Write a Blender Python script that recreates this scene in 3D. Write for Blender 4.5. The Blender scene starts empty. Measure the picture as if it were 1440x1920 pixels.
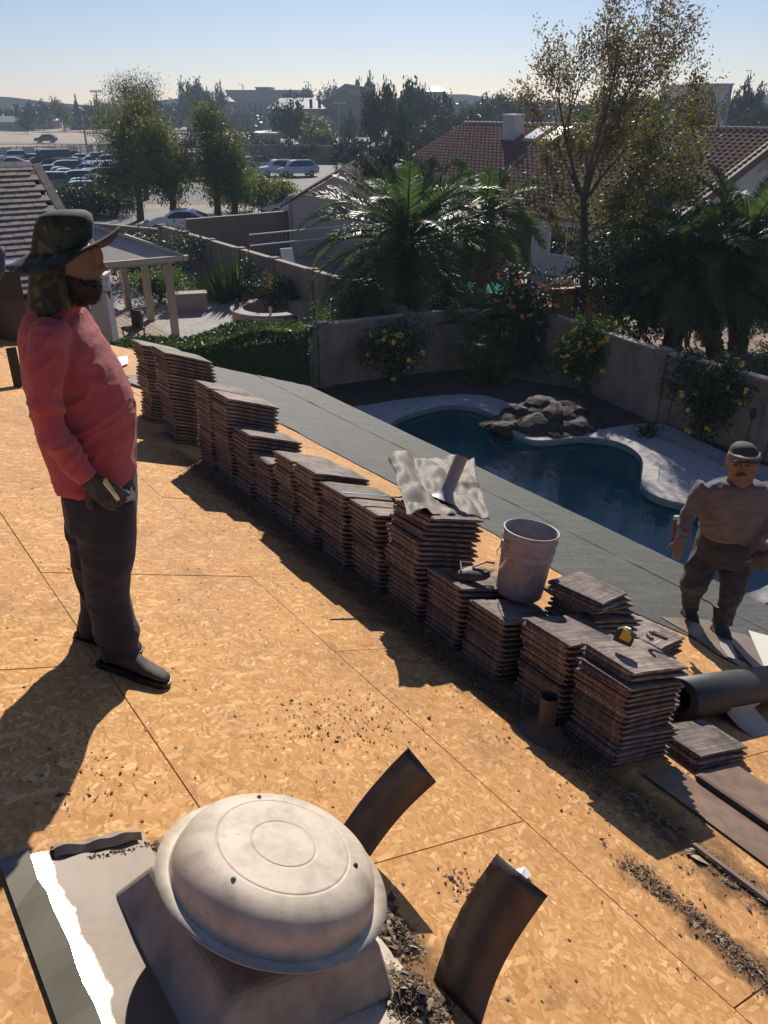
import bpy, bmesh, math, random
import numpy as np
from mathutils import Vector, Matrix, noise, Euler
random.seed(7); np.random.seed(7)
scn = bpy.context.scene
col = scn.collection
R = math.radians
PI = math.pi
# ------------------------------------------------------------ camera, sky, sun, exposure
EYE = Vector((0, 0, 0))          # the eye is the origin; the garden lies 7.2 m below it
GZ = -7.2
PITCH = math.atan(760 / 1500)
cam = bpy.data.cameras.new('camera'); camo = bpy.data.objects.new('camera', cam); col.objects.link(camo)
cam.sensor_fit = 'VERTICAL'; cam.sensor_height = 24; cam.lens = 18.75
cam.clip_start = 0.05; cam.clip_end = 6000
camo.location = EYE; camo.rotation_euler = (PI / 2 - PITCH, 0, 0)
scn.camera = camo
SUN_EL, SUN_AZ = R(30.5), R(3.5)
world = bpy.data.worlds.new('World'); scn.world = world; world.use_nodes = True
wt = world.node_tree; bg = wt.nodes['Background']
sky = wt.nodes.new('ShaderNodeTexSky'); sky.sky_type = 'NISHITA'; sky.sun_disc = False
sky.sun_elevation = SUN_EL; sky.sun_rotation = SUN_AZ; sky.air_density = 1.0; sky.dust_density = 0.15; sky.ozone_density = 2.6
wm_ = wt.nodes.new('ShaderNodeMix'); wm_.data_type = 'RGBA'; wm_.blend_type = 'MULTIPLY'; wm_.inputs[0].default_value = 1; wm_.inputs[7].default_value = (.99, .975, 1.18, 1)   # camera white balance of the sky
wt.links.new(sky.outputs[0], wm_.inputs[6]); wt.links.new(wm_.outputs[2], bg.inputs[0]); bg.inputs[1].default_value = 0.057
sun = bpy.data.lights.new('sun', 'SUN'); suno = bpy.data.objects.new('sun', sun); col.objects.link(suno)
sun.energy = 4.8; sun.angle = R(0.53); sun.color = (1, 0.93, 0.82)
sdir = Vector((math.sin(SUN_AZ) * math.cos(SUN_EL), math.cos(SUN_AZ) * math.cos(SUN_EL), math.sin(SUN_EL)))
suno.rotation_euler = (-sdir).to_track_quat('-Z', 'Y').to_euler()
vs = scn.view_settings; vs.view_transform = 'Standard'; vs.look = 'None'; vs.gamma = 1; vs.exposure = 0.27; vs.use_curve_mapping = False
cy = scn.cycles; cy.use_denoising = True; cy.max_bounces = 6; cy.transparent_max_bounces = 8; cy.volume_bounces = 0
cy.diffuse_bounces = 2; cy.glossy_bounces = 3; cy.transmission_bounces = 4; cy.sample_clamp_indirect = 6; cy.caustics_reflective = False; cy.caustics_refractive = False
# ------------------------------------------------------------ frames of the place
CP, SP = math.cos(PITCH), math.sin(PITCH)
D2 = Vector((0.806, 0.592, 0)); U2 = Vector((-0.592, 0.806, 0))   # down-slope and along-eave directions of the lots
TH = R(21); TT, CT = math.tan(TH), math.cos(TH)
DM = Matrix.Translation((0, 0, -1.78)) @ Matrix(((D2.x * CT, U2.x, D2.x * math.sin(TH), 0), (D2.y * CT, U2.y, D2.y * math.sin(TH), 0), (-math.sin(TH), 0, CT, 0), (0, 0, 0, 1)))
DR = DM.to_3x3().to_4x4()
def dk(s, u, h=0.0):             # point of the roof deck, s metres (plan) down the slope, u along the eave, h above it
    v = D2 * s + U2 * u; return Vector((v.x, v.y, -1.78 - TT * s + h))
def ray(x, y):
    b = 960 - y; return Vector((x - 720, 1500 * CP + b * SP, b * CP - 1500 * SP))
def gz(x, y, z=GZ):              # surveyed point at height z
    r = ray(x, y); return r * (z / r.z)
def gy(x, y, Y):                 # surveyed point at distance Y
    r = ray(x, y); return r * (Y / r.y)
# ------------------------------------------------------------ mesh helpers
class MB:
    def __init__(s): s.v = []; s.f = []; s.m = []; s.cur = 0
    def add(s, vs, fs):
        o = len(s.v); s.v += [tuple(v) for v in vs]; s.f += [tuple(i + o for i in f) for f in fs]; s.m += [s.cur] * len(fs); return s
    def box(s, x0, x1, y0, y1, z0, z1, M=None):
        vs = [Vector(p) for p in ((x0,y0,z0),(x1,y0,z0),(x1,y1,z0),(x0,y1,z0),(x0,y0,z1),(x1,y0,z1),(x1,y1,z1),(x0,y1,z1))]
        if M: vs = [M @ v for v in vs]
        return s.add(vs, [(0,3,2,1),(4,5,6,7),(0,1,5,4),(1,2,6,5),(2,3,7,6),(3,0,4,7)])
    def hexa(s, b, t):           # 4 bottom, 4 top corners
        return s.add(list(b) + list(t), [(0,3,2,1),(4,5,6,7),(0,1,5,4),(1,2,6,5),(2,3,7,6),(3,0,4,7)])
    def prism(s, poly, z0, z1, M=None):
        n = len(poly); vs = [Vector((p[0], p[1], z0)) for p in poly] + [Vector((p[0], p[1], z1)) for p in poly]
        if M: vs = [M @ v for v in vs]
        return s.add(vs, [tuple(range(n))[::-1], tuple(range(n, 2 * n))] + [(i, (i + 1) % n, n + (i + 1) % n, n + i) for i in range(n)])
    def tube(s, pts, rad, n=8, cap=True, sq=None):
        pts = [Vector(p) for p in pts]; rings = []
        if not hasattr(rad, '__len__'): rad = [rad] * len(pts)
        up = Vector((0, 0, 1)); vs = []
        for i, p in enumerate(pts):
            t = (pts[min(i + 1, len(pts) - 1)] - pts[max(i - 1, 0)])
            if t.length < 1e-9: t = Vector((0, 0, 1))
            t.normalize()
            a = t.cross(up)
            if a.length < 0.15: a = t.cross(Vector((0, 1, 0)))
            a.normalize(); b = a.cross(t)
            r = rad[i]; ra, rb = (r if hasattr(r, '__len__') else (r, r))
            for k in range(n):
                w = 2 * PI * k / n; vs.append(p + a * (ra * math.cos(w)) + b * (rb * math.sin(w)))
        fs = [(i * n + k, i * n + (k + 1) % n, (i + 1) * n + (k + 1) % n, (i + 1) * n + k) for i in range(len(pts) - 1) for k in range(n)]
        if cap: fs += [tuple(range(n))[::-1], tuple((len(pts) - 1) * n + k for k in range(n))]
        return s.add(vs, fs)
    def rings(s, rs, cap=True):  # rs: list of rings (lists of points) of equal length
        n = len(rs[0]); vs = [p for r in rs for p in r]
        fs = [(i * n + k, i * n + (k + 1) % n, (i + 1) * n + (k + 1) % n, (i + 1) * n + k) for i in range(len(rs) - 1) for k in range(n)]
        if cap: fs += [tuple(range(n))[::-1], tuple((len(rs) - 1) * n + k for k in range(n))]
        return s.add(vs, fs)
    def lathe(s, prof, n=24, M=None, sx=1, sy=1, cap=False):
        rs = [[(M @ Vector((r * sx * math.cos(2*PI*k/n), r * sy * math.sin(2*PI*k/n), z))) if M else Vector((r * sx * math.cos(2*PI*k/n), r * sy * math.sin(2*PI*k/n), z)) for k in range(n)] for r, z in prof]
        return s.rings(rs, cap)
    def mesh(s, name, smooth=False):
        me = bpy.data.meshes.new(name); me.from_pydata([tuple(v) for v in s.v], [], s.f)
        if any(s.m): me.polygons.foreach_set('material_index', s.m)
        if smooth: me.polygons.foreach_set('use_smooth', [True] * len(me.polygons))
        me.update(); return me
    def build(s, name, mats, parent=None, M=None, smooth=False, **kw):
        return obj(name, s.mesh(name, smooth), mats, parent, M, **kw)
def obj(name, me, mats=None, parent=None, M=None, **kw):
    o = bpy.data.objects.new(name, me); col.objects.link(o)
    if mats is not None:
        if not isinstance(mats, (list, tuple)): mats = [mats]
        if not me.materials:
            for m in mats: me.materials.append(m)
    if parent is not None: o.parent = parent
    if M is not None: o.matrix_local = M if isinstance(M, Matrix) else Matrix.Translation(M)
    for k, v in kw.items(): o[k] = v
    return o
def thing(name, label, cat, loc=(0, 0, 0), rz=0, group=None, M=None):
    o = bpy.data.objects.new(name, None); col.objects.link(o); o.empty_display_size = 0.2
    if M is not None: o.matrix_local = M
    else: o.location = loc; o.rotation_euler = (0, 0, rz)
    return tag(o, label, cat, group)
def tag(o, label, cat, group=None):
    o['label'] = label; o['category'] = cat; o['kind'] = 'thing'
    if group: o['group'] = group
    return o
def copy_tree(o, parent=None):
    c = o.copy(); col.objects.link(c); c.parent = parent
    for ch in list(o.children): copy_tree(ch, c)
    return c
def bevel(o, w=0.01, seg=2, ang=40):
    m = o.modifiers.new('bev', 'BEVEL'); m.width = w; m.segments = seg; m.limit_method = 'ANGLE'; m.angle_limit = R(ang); return o
def T(*a): return Matrix.Translation(a if len(a) == 3 else a[0])
def RZ(a): return Matrix.Rotation(a, 4, 'Z')
def RX(a): return Matrix.Rotation(a, 4, 'X')
def RY(a): return Matrix.Rotation(a, 4, 'Y')
def quads_mesh(name, c, a, b, mi=None):   # numpy: centres, half axes -> rhombic leaves
    n = len(c); v = np.empty((n, 4, 3)); v[:, 0] = c - a; v[:, 1] = c - b; v[:, 2] = c + a; v[:, 3] = c + b
    me = bpy.data.meshes.new(name); me.vertices.add(n * 4); me.vertices.foreach_set('co', v.ravel())
    me.loops.add(n * 4); me.loops.foreach_set('vertex_index', np.arange(n * 4))
    me.polygons.add(n); me.polygons.foreach_set('loop_start', np.arange(n) * 4)
    if mi is not None: me.polygons.foreach_set('material_index', mi)
    me.update(calc_edges=True); me.validate(); return me
def rnd_axes(n, size, asp, droop=0.0):
    d = np.random.normal(size=(n, 3)); d[:, 2] -= droop; d /= np.linalg.norm(d, axis=1)[:, None]
    e = np.cross(d, np.random.normal(size=(n, 3))); e /= np.linalg.norm(e, axis=1)[:, None]
    s = size * np.random.uniform(.6, 1.3, n)[:, None]
    return d * s, e * s * asp
# ------------------------------------------------------------ materials
def new_mat(name):
    m = bpy.data.materials.new(name); m.use_nodes = True; nt = m.node_tree
    return m, nt, nt.nodes['Principled BSDF']
def nd(nt, t, **kw):
    n = nt.nodes.new(t)
    for k, v in kw.items():
        if k.startswith('i_'):
            n.inputs[int(k[2:])].default_value = v
        else: setattr(n, k, v)
    return n
def c4(c): return (c[0], c[1], c[2], 1)
def mixc(nt, fac, a, b, bt='MIX'):
    n = nt.nodes.new('ShaderNodeMix'); n.data_type = 'RGBA'; n.blend_type = bt
    for i, s in ((0, fac), (6, a), (7, b)):
        if isinstance(s, (int, float)): n.inputs[i].default_value = s
        elif isinstance(s, (tuple, list)): n.inputs[i].default_value = c4(s)
        else: nt.links.new(s, n.inputs[i])
    return n.outputs[2]
def ramp(nt, src, p0, p1, c0=(0,0,0), c1=(1,1,1)):
    r = nt.nodes.new('ShaderNodeValToRGB'); e = r.color_ramp.elements
    e[0].position = p0; e[1].position = p1; e[0].color = c4(c0); e[1].color = c4(c1); nt.links.new(src, r.inputs[0]); return r.outputs[0]
def mth(nt, op, a, b=0.0, clamp=False):
    n = nt.nodes.new('ShaderNodeMath'); n.operation = op; n.use_clamp = clamp
    for i, s in ((0, a), (1, b)):
        if isinstance(s, (int, float)): n.inputs[i].default_value = s
        else: nt.links.new(s, n.inputs[i])
    return n.outputs[0]
def coords(nt, scale=(1, 1, 1), rot=(0, 0, 0), kind='Object'):
    tc = nt.nodes.new('ShaderNodeTexCoord'); mp = nt.nodes.new('ShaderNodeMapping')
    mp.inputs[3].default_value = scale; mp.inputs[2].default_value = rot
    nt.links.new(tc.outputs[kind], mp.inputs[0]); return mp.outputs[0]
def noi(nt, vec, sc, det=4, rough=.6):
    n = nt.nodes.new('ShaderNodeTexNoise'); n.inputs['Scale'].default_value = sc; n.inputs['Detail'].default_value = det; n.inputs['Roughness'].default_value = rough
    nt.links.new(vec, n.inputs[0]); return n.outputs[0]
def bump(nt, bs, h, st=.3, dist=.01):
    b = nt.nodes.new('ShaderNodeBump'); b.inputs['Strength'].default_value = st; b.inputs['Distance'].default_value = dist
    nt.links.new(h, b.inputs['Height']); nt.links.new(b.outputs[0], bs.inputs['Normal'])
def mat(name, c1, c2=None, rough=.7, metal=0, sc=6, sc2=None, bst=0, bd=.01, bsc=40, obj_var=0.0, spec=None, stretch=(1,1,1), lo=.35, hi=.65):
    m, nt, bs = new_mat(name); bs.inputs['Roughness'].default_value = rough; bs.inputs['Metallic'].default_value = metal
    if spec is not None: bs.inputs['Specular IOR Level'].default_value = spec
    v = coords(nt, stretch)
    out = None
    if c2 is not None:
        f = ramp(nt, noi(nt, v, sc, 5), lo, hi); out = mixc(nt, f, c1, c2)
        if sc2: out = mixc(nt, ramp(nt, noi(nt, v, sc2, 3), .4, .75), out, [x * .6 for x in c1])
    if obj_var:
        oi = nt.nodes.new('ShaderNodeObjectInfo'); hs = nt.nodes.new('ShaderNodeHueSaturation')
        nt.links.new(mth(nt, 'ADD', mth(nt, 'MULTIPLY', oi.outputs['Random'], obj_var * 2), 1 - obj_var), hs.inputs['Value'])
        if out is None: hs.inputs['Color'].default_value = c4(c1)
        else: nt.links.new(out, hs.inputs['Color'])
        out = hs.outputs[0]
    if out is None: bs.inputs['Base Color'].default_value = c4(c1)
    else: nt.links.new(out, bs.inputs['Base Color'])
    if bst: bump(nt, bs, noi(nt, v, bsc, 6), bst, bd)
    return m
def leafmat(name, c1, c2, c3=None, trans=.35, rough=.5, vsc=1.2, spec=.5):
    m, nt, bs = new_mat(name); bs.inputs['Roughness'].default_value = rough; bs.inputs['Specular IOR Level'].default_value = spec
    g = nt.nodes.new('ShaderNodeNewGeometry'); rp = g.outputs['Random Per Island']
    o = mixc(nt, rp, c1, c2)
    if c3: o = mixc(nt, ramp(nt, noi(nt, coords(nt), vsc, 2), .5, .62), o, c3)
    nt.links.new(o, bs.inputs['Base Color'])
    tr = nt.nodes.new('ShaderNodeBsdfTranslucent'); nt.links.new(mixc(nt, .5, o, (.5, .55, .1), 'MULTIPLY') if False else o, tr.inputs[0])
    ms = nt.nodes.new('ShaderNodeMixShader'); ms.inputs[0].default_value = trans
    nt.links.new(bs.outputs[0], ms.inputs[1]); nt.links.new(tr.outputs[0], ms.inputs[2])
    nt.links.new(ms.outputs[0], nt.nodes['Material Output'].inputs[0]); return m
# oriented strand board: several layers of rotated long flakes, dirt
def osb_mat():
    m, nt, bs = new_mat('osb_board'); bs.inputs['Roughness'].default_value = .7; bs.inputs['Specular IOR Level'].default_value = .08
    base = None; h = None
    oi = nt.nodes.new('ShaderNodeObjectInfo')
    tc = nt.nodes.new('ShaderNodeTexCoord')
    wob = nt.nodes.new('ShaderNodeVectorMath'); wob.operation = 'ADD'
    nt.links.new(tc.outputs['Object'], wob.inputs[0]); 
    sh = nt.nodes.new('ShaderNodeVectorMath'); sh.operation = 'SCALE'; sh.inputs[0].default_value = (13, 7, 0); nt.links.new(oi.outputs['Random'], sh.inputs['Scale'])
    nt.links.new(sh.outputs[0], wob.inputs[1])
    pal = [((.60,.315,.12),(.52,.26,.09)), ((.66,.36,.145),(.56,.28,.10)), ((.52,.26,.09),(.44,.215,.075)), ((.78,.47,.21),(.62,.33,.125)), ((.60,.31,.115),(.50,.25,.085)), ((.70,.40,.165),(.55,.28,.10)), ((.46,.23,.085),(.58,.30,.11)), ((.84,.55,.27),(.64,.35,.14))]
    wn = nt.nodes.new('ShaderNodeTexNoise'); wn.inputs['Scale'].default_value = 5; wn.inputs['Detail'].default_value = 1; nt.links.new(wob.outputs[0], wn.inputs[0])
    ws = nt.nodes.new('ShaderNodeVectorMath'); ws.operation = 'SCALE'; ws.inputs['Scale'].default_value = .10; nt.links.new(wn.outputs['Color'], ws.inputs[0])
    w2 = nt.nodes.new('ShaderNodeVectorMath'); w2.operation = 'ADD'; nt.links.new(wob.outputs[0], w2.inputs[0]); nt.links.new(ws.outputs[0], w2.inputs[1]); wob = w2
    pal = pal + pal[1:6]
    for i, (ang, sx, sy) in enumerate([((37 + i_ * 67.5) % 180, (18, 13, 10, 15, 9, 12)[i_ % 6], (62, 44, 30, 54, 38, 48)[(i_ * 5) % 6]) for i_ in range(13)]):
        mp = nt.nodes.new('ShaderNodeMapping')
        mp.inputs[3].default_value = (sx, sy, 1); mp.inputs[1].default_value = (i * 3.7, i * 1.9, 0)
        m0 = nt.nodes.new('ShaderNodeMapping'); m0.inputs[2].default_value = (0, 0, R(ang)); nt.links.new(wob.outputs[0], m0.inputs[0]); nt.links.new(m0.outputs[0], mp.inputs[0])
        vo = nt.nodes.new('ShaderNodeTexVoronoi'); vo.voronoi_dimensions = '2D'; vo.distance = 'CHEBYCHEV'; vo.inputs['Scale'].default_value = 1
        nt.links.new(mp.outputs[0], vo.inputs['Vector'])
        sp = nt.nodes.new('ShaderNodeSeparateColor'); nt.links.new(vo.outputs['Color'], sp.inputs[0])
        cc = mixc(nt, sp.outputs[0], pal[i][0], pal[i][1])
        if base is None: base = cc; h = sp.outputs[1]
        else:
            msk = mth(nt, 'MULTIPLY', mth(nt, 'GREATER_THAN', sp.outputs[2], .58), mth(nt, 'LESS_THAN', vo.outputs['Distance'], mth(nt, 'ADD', .22, mth(nt, 'MULTIPLY', sp.outputs[1], .2))))
            base = mixc(nt, msk, base, cc)
            hm = nt.nodes.new('ShaderNodeMix'); nt.links.new(msk, hm.inputs[0]); nt.links.new(h, hm.inputs[2]); nt.links.new(sp.outputs[1], hm.inputs[3]); h = hm.outputs[0]
    g = noi(nt, coords(nt, (60, 400, 1)), 1, 3); base = mixc(nt, .22, base, g, 'OVERLAY')
    v = coords(nt)
    base = mixc(nt, mth(nt, 'MULTIPLY', ramp(nt, noi(nt, coords(nt, (1, .5, 1), (3, 1, 0)), 1.1, 6, .65), .42, .72), .5), base, (.38, .20, .10)); d1 = ramp(nt, noi(nt, v, 1.7, 6, .7), .50, .74); d2 = ramp(nt, noi(nt, v, 14, 5, .7), .35, .6)
    base = mixc(nt, mth(nt, 'MULTIPLY', mth(nt, 'MULTIPLY', d1, d2), .7), base, (.17, .09, .045))
    fn = ramp(nt, noi(nt, v, 90, 2), .70, .74); base = mixc(nt, mth(nt, 'MULTIPLY', fn, .5), base, (.2, .11, .05))
    nt.links.new(base, bs.inputs['Base Color']); bump(nt, bs, h, .35, .0015); return m
M_osb = osb_mat()
def tile_mat(name, c1, c2, var=.25):
    m, nt, bs = new_mat(name); bs.inputs['Roughness'].default_value = .8
    v = coords(nt, (3, 110, 10)); st = noi(nt, v, 1, 3, .6)
    o = mixc(nt, ramp(nt, st, .35, .65), c1, c2)
    o = mixc(nt, ramp(nt, noi(nt, coords(nt), 9, 5, .7), .45, .7), o, [x * .55 for x in c1])
    oi = nt.nodes.new('ShaderNodeObjectInfo'); hs = nt.nodes.new('ShaderNodeHueSaturation')
    nt.links.new(mth(nt, 'ADD', mth(nt, 'MULTIPLY', oi.outputs['Random'], var * 2), 1 - var), hs.inputs['Value']); nt.links.new(o, hs.inputs['Color'])
    nt.links.new(hs.outputs[0], bs.inputs['Base Color'])
    hh = mth(nt, 'ADD', st, mth(nt, 'MULTIPLY', noi(nt, coords(nt), 130, 3), .5)); bump(nt, bs, hh, .7, .004); return m
M_tile = tile_mat('concrete_tile', (.10, .072, .06), (.34, .26, .215), .3)
M_wtile = tile_mat('weathered_tile', (.19, .135, .115), (.30, .235, .205), .16)
M_rtile = mat('red_brown_tile', (.17, .07, .05), (.25, .13, .10), .85, sc=5, spec=.2, bst=.3)
M_felt = None
def felt_mat():
    m, nt, bs = new_mat('roofing_felt'); bs.inputs['Roughness'].default_value = .75; bs.inputs['Specular IOR Level'].default_value = .3
    v = coords(nt); o = mixc(nt, ramp(nt, noi(nt, v, 3.5, 6, .7), .3, .7), (.032, .036, .035), (.062, .065, .062))
    o = mixc(nt, ramp(nt, noi(nt, coords(nt, (1, 6, 1)), 1.3, 4), .5, .8), o, (.11, .105, .095))
    o = mixc(nt, ramp(nt, noi(nt, v, 45, 4, .8), .45, .75), o, (.14, .13, .115)); sp = ramp(nt, noi(nt, v, 130, 2, .5), .70, .75); o = mixc(nt, sp, o, (.6, .6, .55))
    nt.links.new(o, bs.inputs['Base Color']); bump(nt, bs, mth(nt, 'ADD', noi(nt, v, 300, 2), mth(nt, 'MULTIPLY', noi(nt, coords(nt, (.6, 5, 1)), 2.5, 3), 6)), .45, .004); return m
M_felt = felt_mat()
M_blackfelt = mat('black_felt', (.02, .02, .021), (.035, .035, .035), .55, sc=20, bst=.4, bd=.002, bsc=300)
M_stucco = mat('pale_stucco', (.50, .48, .46), (.56, .54, .52), .9, sc=1.2, bst=.25, bsc=60)
M_wall = mat('garden_wall_stucco', (.27, .20, .155), (.32, .245, .195), .92, sc=.8, sc2=2.2, bst=.3, bsc=50)
M_wall2 = mat('brown_wall_stucco', (.20, .145, .115), (.24, .175, .14), .92, sc=.8, bst=.3, bsc=50)
M_cap = mat('wall_cap', (.38, .30, .24), (.30, .24, .19), .9, sc=4)
M_dirt = mat('garden_soil', (.075, .05, .035), (.13, .09, .065), .95, sc=3, sc2=15, bst=.7, bd=.03, bsc=14)
M_desert = mat('desert_ground', (.36, .26, .19), (.46, .345, .26), .95, sc=.06, sc2=.6, bst=.2, bsc=3)
M_gravel = mat('tan_gravel', (.30, .22, .165), (.42, .33, .26), .95, sc=2, sc2=30, bst=.5, bd=.02, bsc=60)
M_asphalt = mat('asphalt', (.075, .072, .072), (.10, .097, .095), .85, sc=.5, sc2=6, bst=.2, bsc=80)
M_asphalt2 = mat('faded_asphalt', (.17, .155, .15), (.20, .185, .175), .85, sc=.3, bst=.2, bsc=80)
M_conc = mat('concrete', (.36, .32, .29), (.44, .40, .36), .85, sc=1.5, sc2=9, bst=.15, bsc=90)
M_cooldeck = mat('cool_deck', (.46, .43, .41), (.52, .49, .47), .9, sc=1.3, sc2=8, bst=.35, bsc=90)
M_white = mat('white_paint', (.78, .77, .74), (.70, .69, .66), .5, sc=3)
M_cream = mat('cream_paint', (.58, .50, .41), (.50, .42, .34), .6, sc=3)
M_wood = mat('tan_wood', (.42, .33, .25), (.52, .42, .33), .7, sc=2, stretch=(8, 8, 1), bst=.2)
M_dkwood = mat('dark_wood', (.06, .04, .03), (.09, .06, .045), .7, sc=4)
M_bark = mat('bark', (.085, .06, .045), (.14, .105, .08), .9, sc=6, stretch=(4, 4, 1), bst=.6, bd=.02, bsc=30)
M_palmbark = mat('palm_bark', (.10, .06, .035), (.17, .11, .065), .95, sc=9, bst=.8, bd=.03, bsc=20)
M_black = mat('black_plastic', (.012, .012, .013), rough=.45)
M_dark = mat('dark_cloth', (.02, .02, .024), (.03, .03, .035), .9, sc=8)
M_glass = mat('window_glass', (.015, .02, .025), rough=.06, spec=.8)
M_tyre = mat('tyre_rubber', (.015, .015, .015), rough=.8)
M_chrome = mat('metal_rim', (.55, .55, .57), rough=.3, metal=1)
M_galv = mat('galvanised_steel', (.55, .56, .56), (.40, .41, .41), .3, 1, sc=9)
M_steel = mat('grey_pole_steel', (.22, .22, .23), rough=.5, metal=.3)
M_rock = mat('brown_rock', (.035, .022, .018), (.085, .055, .043), .85, sc=2.2, sc2=7, bst=.9, bd=.05, bsc=6)
M_brush = None
# ============================================================ ground, roads, pool
def loop_fill(name, outer, holes, z, m, **kw):
    bm = bmesh.new(); es = []
    for lp in [outer] + holes:
        vs = [bm.verts.new((p[0], p[1], z)) for p in lp]
        es += [bm.edges.new((vs[i], vs[(i + 1) % len(vs)])) for i in range(len(vs))]
    bmesh.ops.triangle_fill(bm, edges=es, use_beauty=True, use_dissolve=False, normal=(0, 0, 1))
    for f in bm.faces:
        if f.normal.z < 0: f.normal_flip()
    me = bpy.data.meshes.new(name); bm.to_mesh(me); bm.free(); return obj(name, me, m, **kw)
def smooth_loop(pts, n=8):       # closed Catmull-Rom
    out = []; L = len(pts); P = [Vector((p[0], p[1], 0)) for p in pts]
    for i in range(L):
        p0, p1, p2, p3 = P[i - 1], P[i], P[(i + 1) % L], P[(i + 2) % L]
        for k in range(n):
            t = k / n; out.append(.5 * ((2 * p1) + (p2 - p0) * t + (2 * p0 - 5 * p1 + 4 * p2 - p3) * t * t + (3 * p1 - p0 - 3 * p2 + p3) * t ** 3))
    return out
def offset_loop(lp, d):
    out = []; n = len(lp)
    for i in range(n):
        t = (lp[(i + 1) % n] - lp[i - 1]).normalized(); out.append(lp[i] + Vector((t.y, -t.x, 0)) * d)
    return out
pool_pts = [gz(735, 800), gz(800, 772), gz(862, 764), gz(915, 778), gz(950, 806), gz(1000, 832), gz(1095, 826), gz(1165, 838), gz(1203, 868), gz(1203, 915), gz(1235, 940), gz(1310, 962), gz(1390, 1010),
            (7.2, 12.4), (6.2, 11.2), (4.6, 11.0), (3.0, 12.2), (1.6, 14.0), (.2, 16.6)]
pool_loop = smooth_loop(pool_pts, 6)
area = sum(pool_loop[i - 1].x * p.y - p.x * pool_loop[i - 1].y for i, p in enumerate(pool_loop))
if area < 0: pool_loop.reverse()
cop_loop = offset_loop(pool_loop, .34)
yard = [(-16, 6), (14, 6), (14, 30), (-16, 30)]
loop_fill('ground', [(-480, -60), (480, -60), (480, 560), (-480, 560)], [yard], GZ, M_desert, kind='structure')
loop_fill('garden_ground', yard, [cop_loop], GZ, M_dirt, kind='structure')
# raised concrete pool deck sheets (left lobe, right apron)
decks = [smooth_loop([gz(650, 778), gz(700, 762), gz(800, 748), gz(900, 745), gz(965, 768), gz(955, 800), gz(860, 790), gz(760, 815), gz(700, 860)], 5),
         smooth_loop([gz(1085, 822), gz(1150, 806), gz(1240, 800), gz(1330, 840), gz(1440, 880), (12, 15), (12, 9), (8, 10.0), gz(1500, 1100), gz(1290, 960), gz(1215, 935), gz(1190, 880), gz(1130, 850)], 4)]
for dl in decks:
    ob = MB(); n = len(dl)
    a = sum(dl[i - 1].x * p.y - p.x * dl[i - 1].y for i, p in enumerate(dl))
    if a < 0: dl.reverse()
DK_h = .07
def deck_minus(name, dl):
    # deck slab drawn as fan of quads between coping edge and outer outline is awkward; use boolean of prism
    s = MB().prism(dl, GZ - .02, GZ + DK_h).build(name, M_cooldeck, kind='structure')
    return s
cutter = MB().prism(pool_loop, GZ - 3, GZ + 1).build('cut', M_cooldeck)
def booled(o, cut):
    b = o.modifiers.new('b', 'BOOLEAN'); b.operation = 'DIFFERENCE'; b.object = cut; b.solver = 'EXACT'
    dg = bpy.context.evaluated_depsgraph_get(); me = bpy.data.meshes.new_from_object(o.evaluated_get(dg)); o.modifiers.clear(); o.data = me
slabs = [deck_minus('pool_deck', dl) for dl in decks]
cop = MB().prism(cop_loop, GZ - .12, GZ + DK_h + .03).build('pool_coping', M_cooldeck, kind='structure')
bpy.context.view_layer.update()
for s in slabs + [cop]: booled(s, cutter)
bpy.data.objects.remove(cutter)
pm, nt, bs = new_mat('pool_plaster'); bs.inputs['Roughness'].default_value = .8
nt.links.new(mixc(nt, ramp(nt, noi(nt, coords(nt), .8, 4), .3, .7), (.10, .45, .46), (.28, .72, .70)), bs.inputs['Base Color'])
b = MB(); L = pool_loop; ctr = sum(L, Vector()) / len(L)
rs = [[Vector((p.x, p.y, GZ + .05)) for p in L], [Vector((p.x, p.y, GZ - .9)) for p in L], [Vector(((p.x - ctr.x) * .8 + ctr.x, (p.y - ctr.y) * .8 + ctr.y, GZ - 1.5)) for p in L]]
rs.reverse(); b.rings(rs, False); b.add(rs[0], [tuple(range(len(L)))])
b.build('pool_basin', pm, kind='structure')
def water_mat(name, tint, f0=1.33, bs_=.25):
    m, nt, bs = new_mat(name); nt.nodes.remove(bs)
    tr = nt.nodes.new('ShaderNodeBsdfTransparent'); tr.inputs[0].default_value = c4(tint)
    gl = nt.nodes.new('ShaderNodeBsdfGlossy'); gl.inputs['Roughness'].default_value = .02; gl.inputs[0].default_value = (1, 1, 1, 1)
    fr = nt.nodes.new('ShaderNodeFresnel'); fr.inputs[0].default_value = f0
    bp = nt.nodes.new('ShaderNodeBump'); bp.inputs['Strength'].default_value = bs_; bp.inputs['Distance'].default_value = .02
    nt.links.new(noi(nt, coords(nt, (1.6, 1, 1)), 3.2, 3, .5), bp.inputs['Height'])
    nt.links.new(bp.outputs[0], gl.inputs['Normal']); nt.links.new(bp.outputs[0], fr.inputs['Normal'])
    ms = nt.nodes.new('ShaderNodeMixShader'); nt.links.new(fr.outputs[0], ms.inputs[0]); nt.links.new(tr.outputs[0], ms.inputs[1]); nt.links.new(gl.outputs[0], ms.inputs[2])
    nt.links.new(ms.outputs[0], nt.nodes['Material Output'].inputs[0]); return m
M_water = water_mat('pool_water', (.55, .88, .92), 1.38, .3)
MB().add([(p.x, p.y, GZ - .06) for p in offset_loop(L, .02)], [tuple(range(len(L)))]).build('pool_water', M_water, kind='structure')
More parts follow.
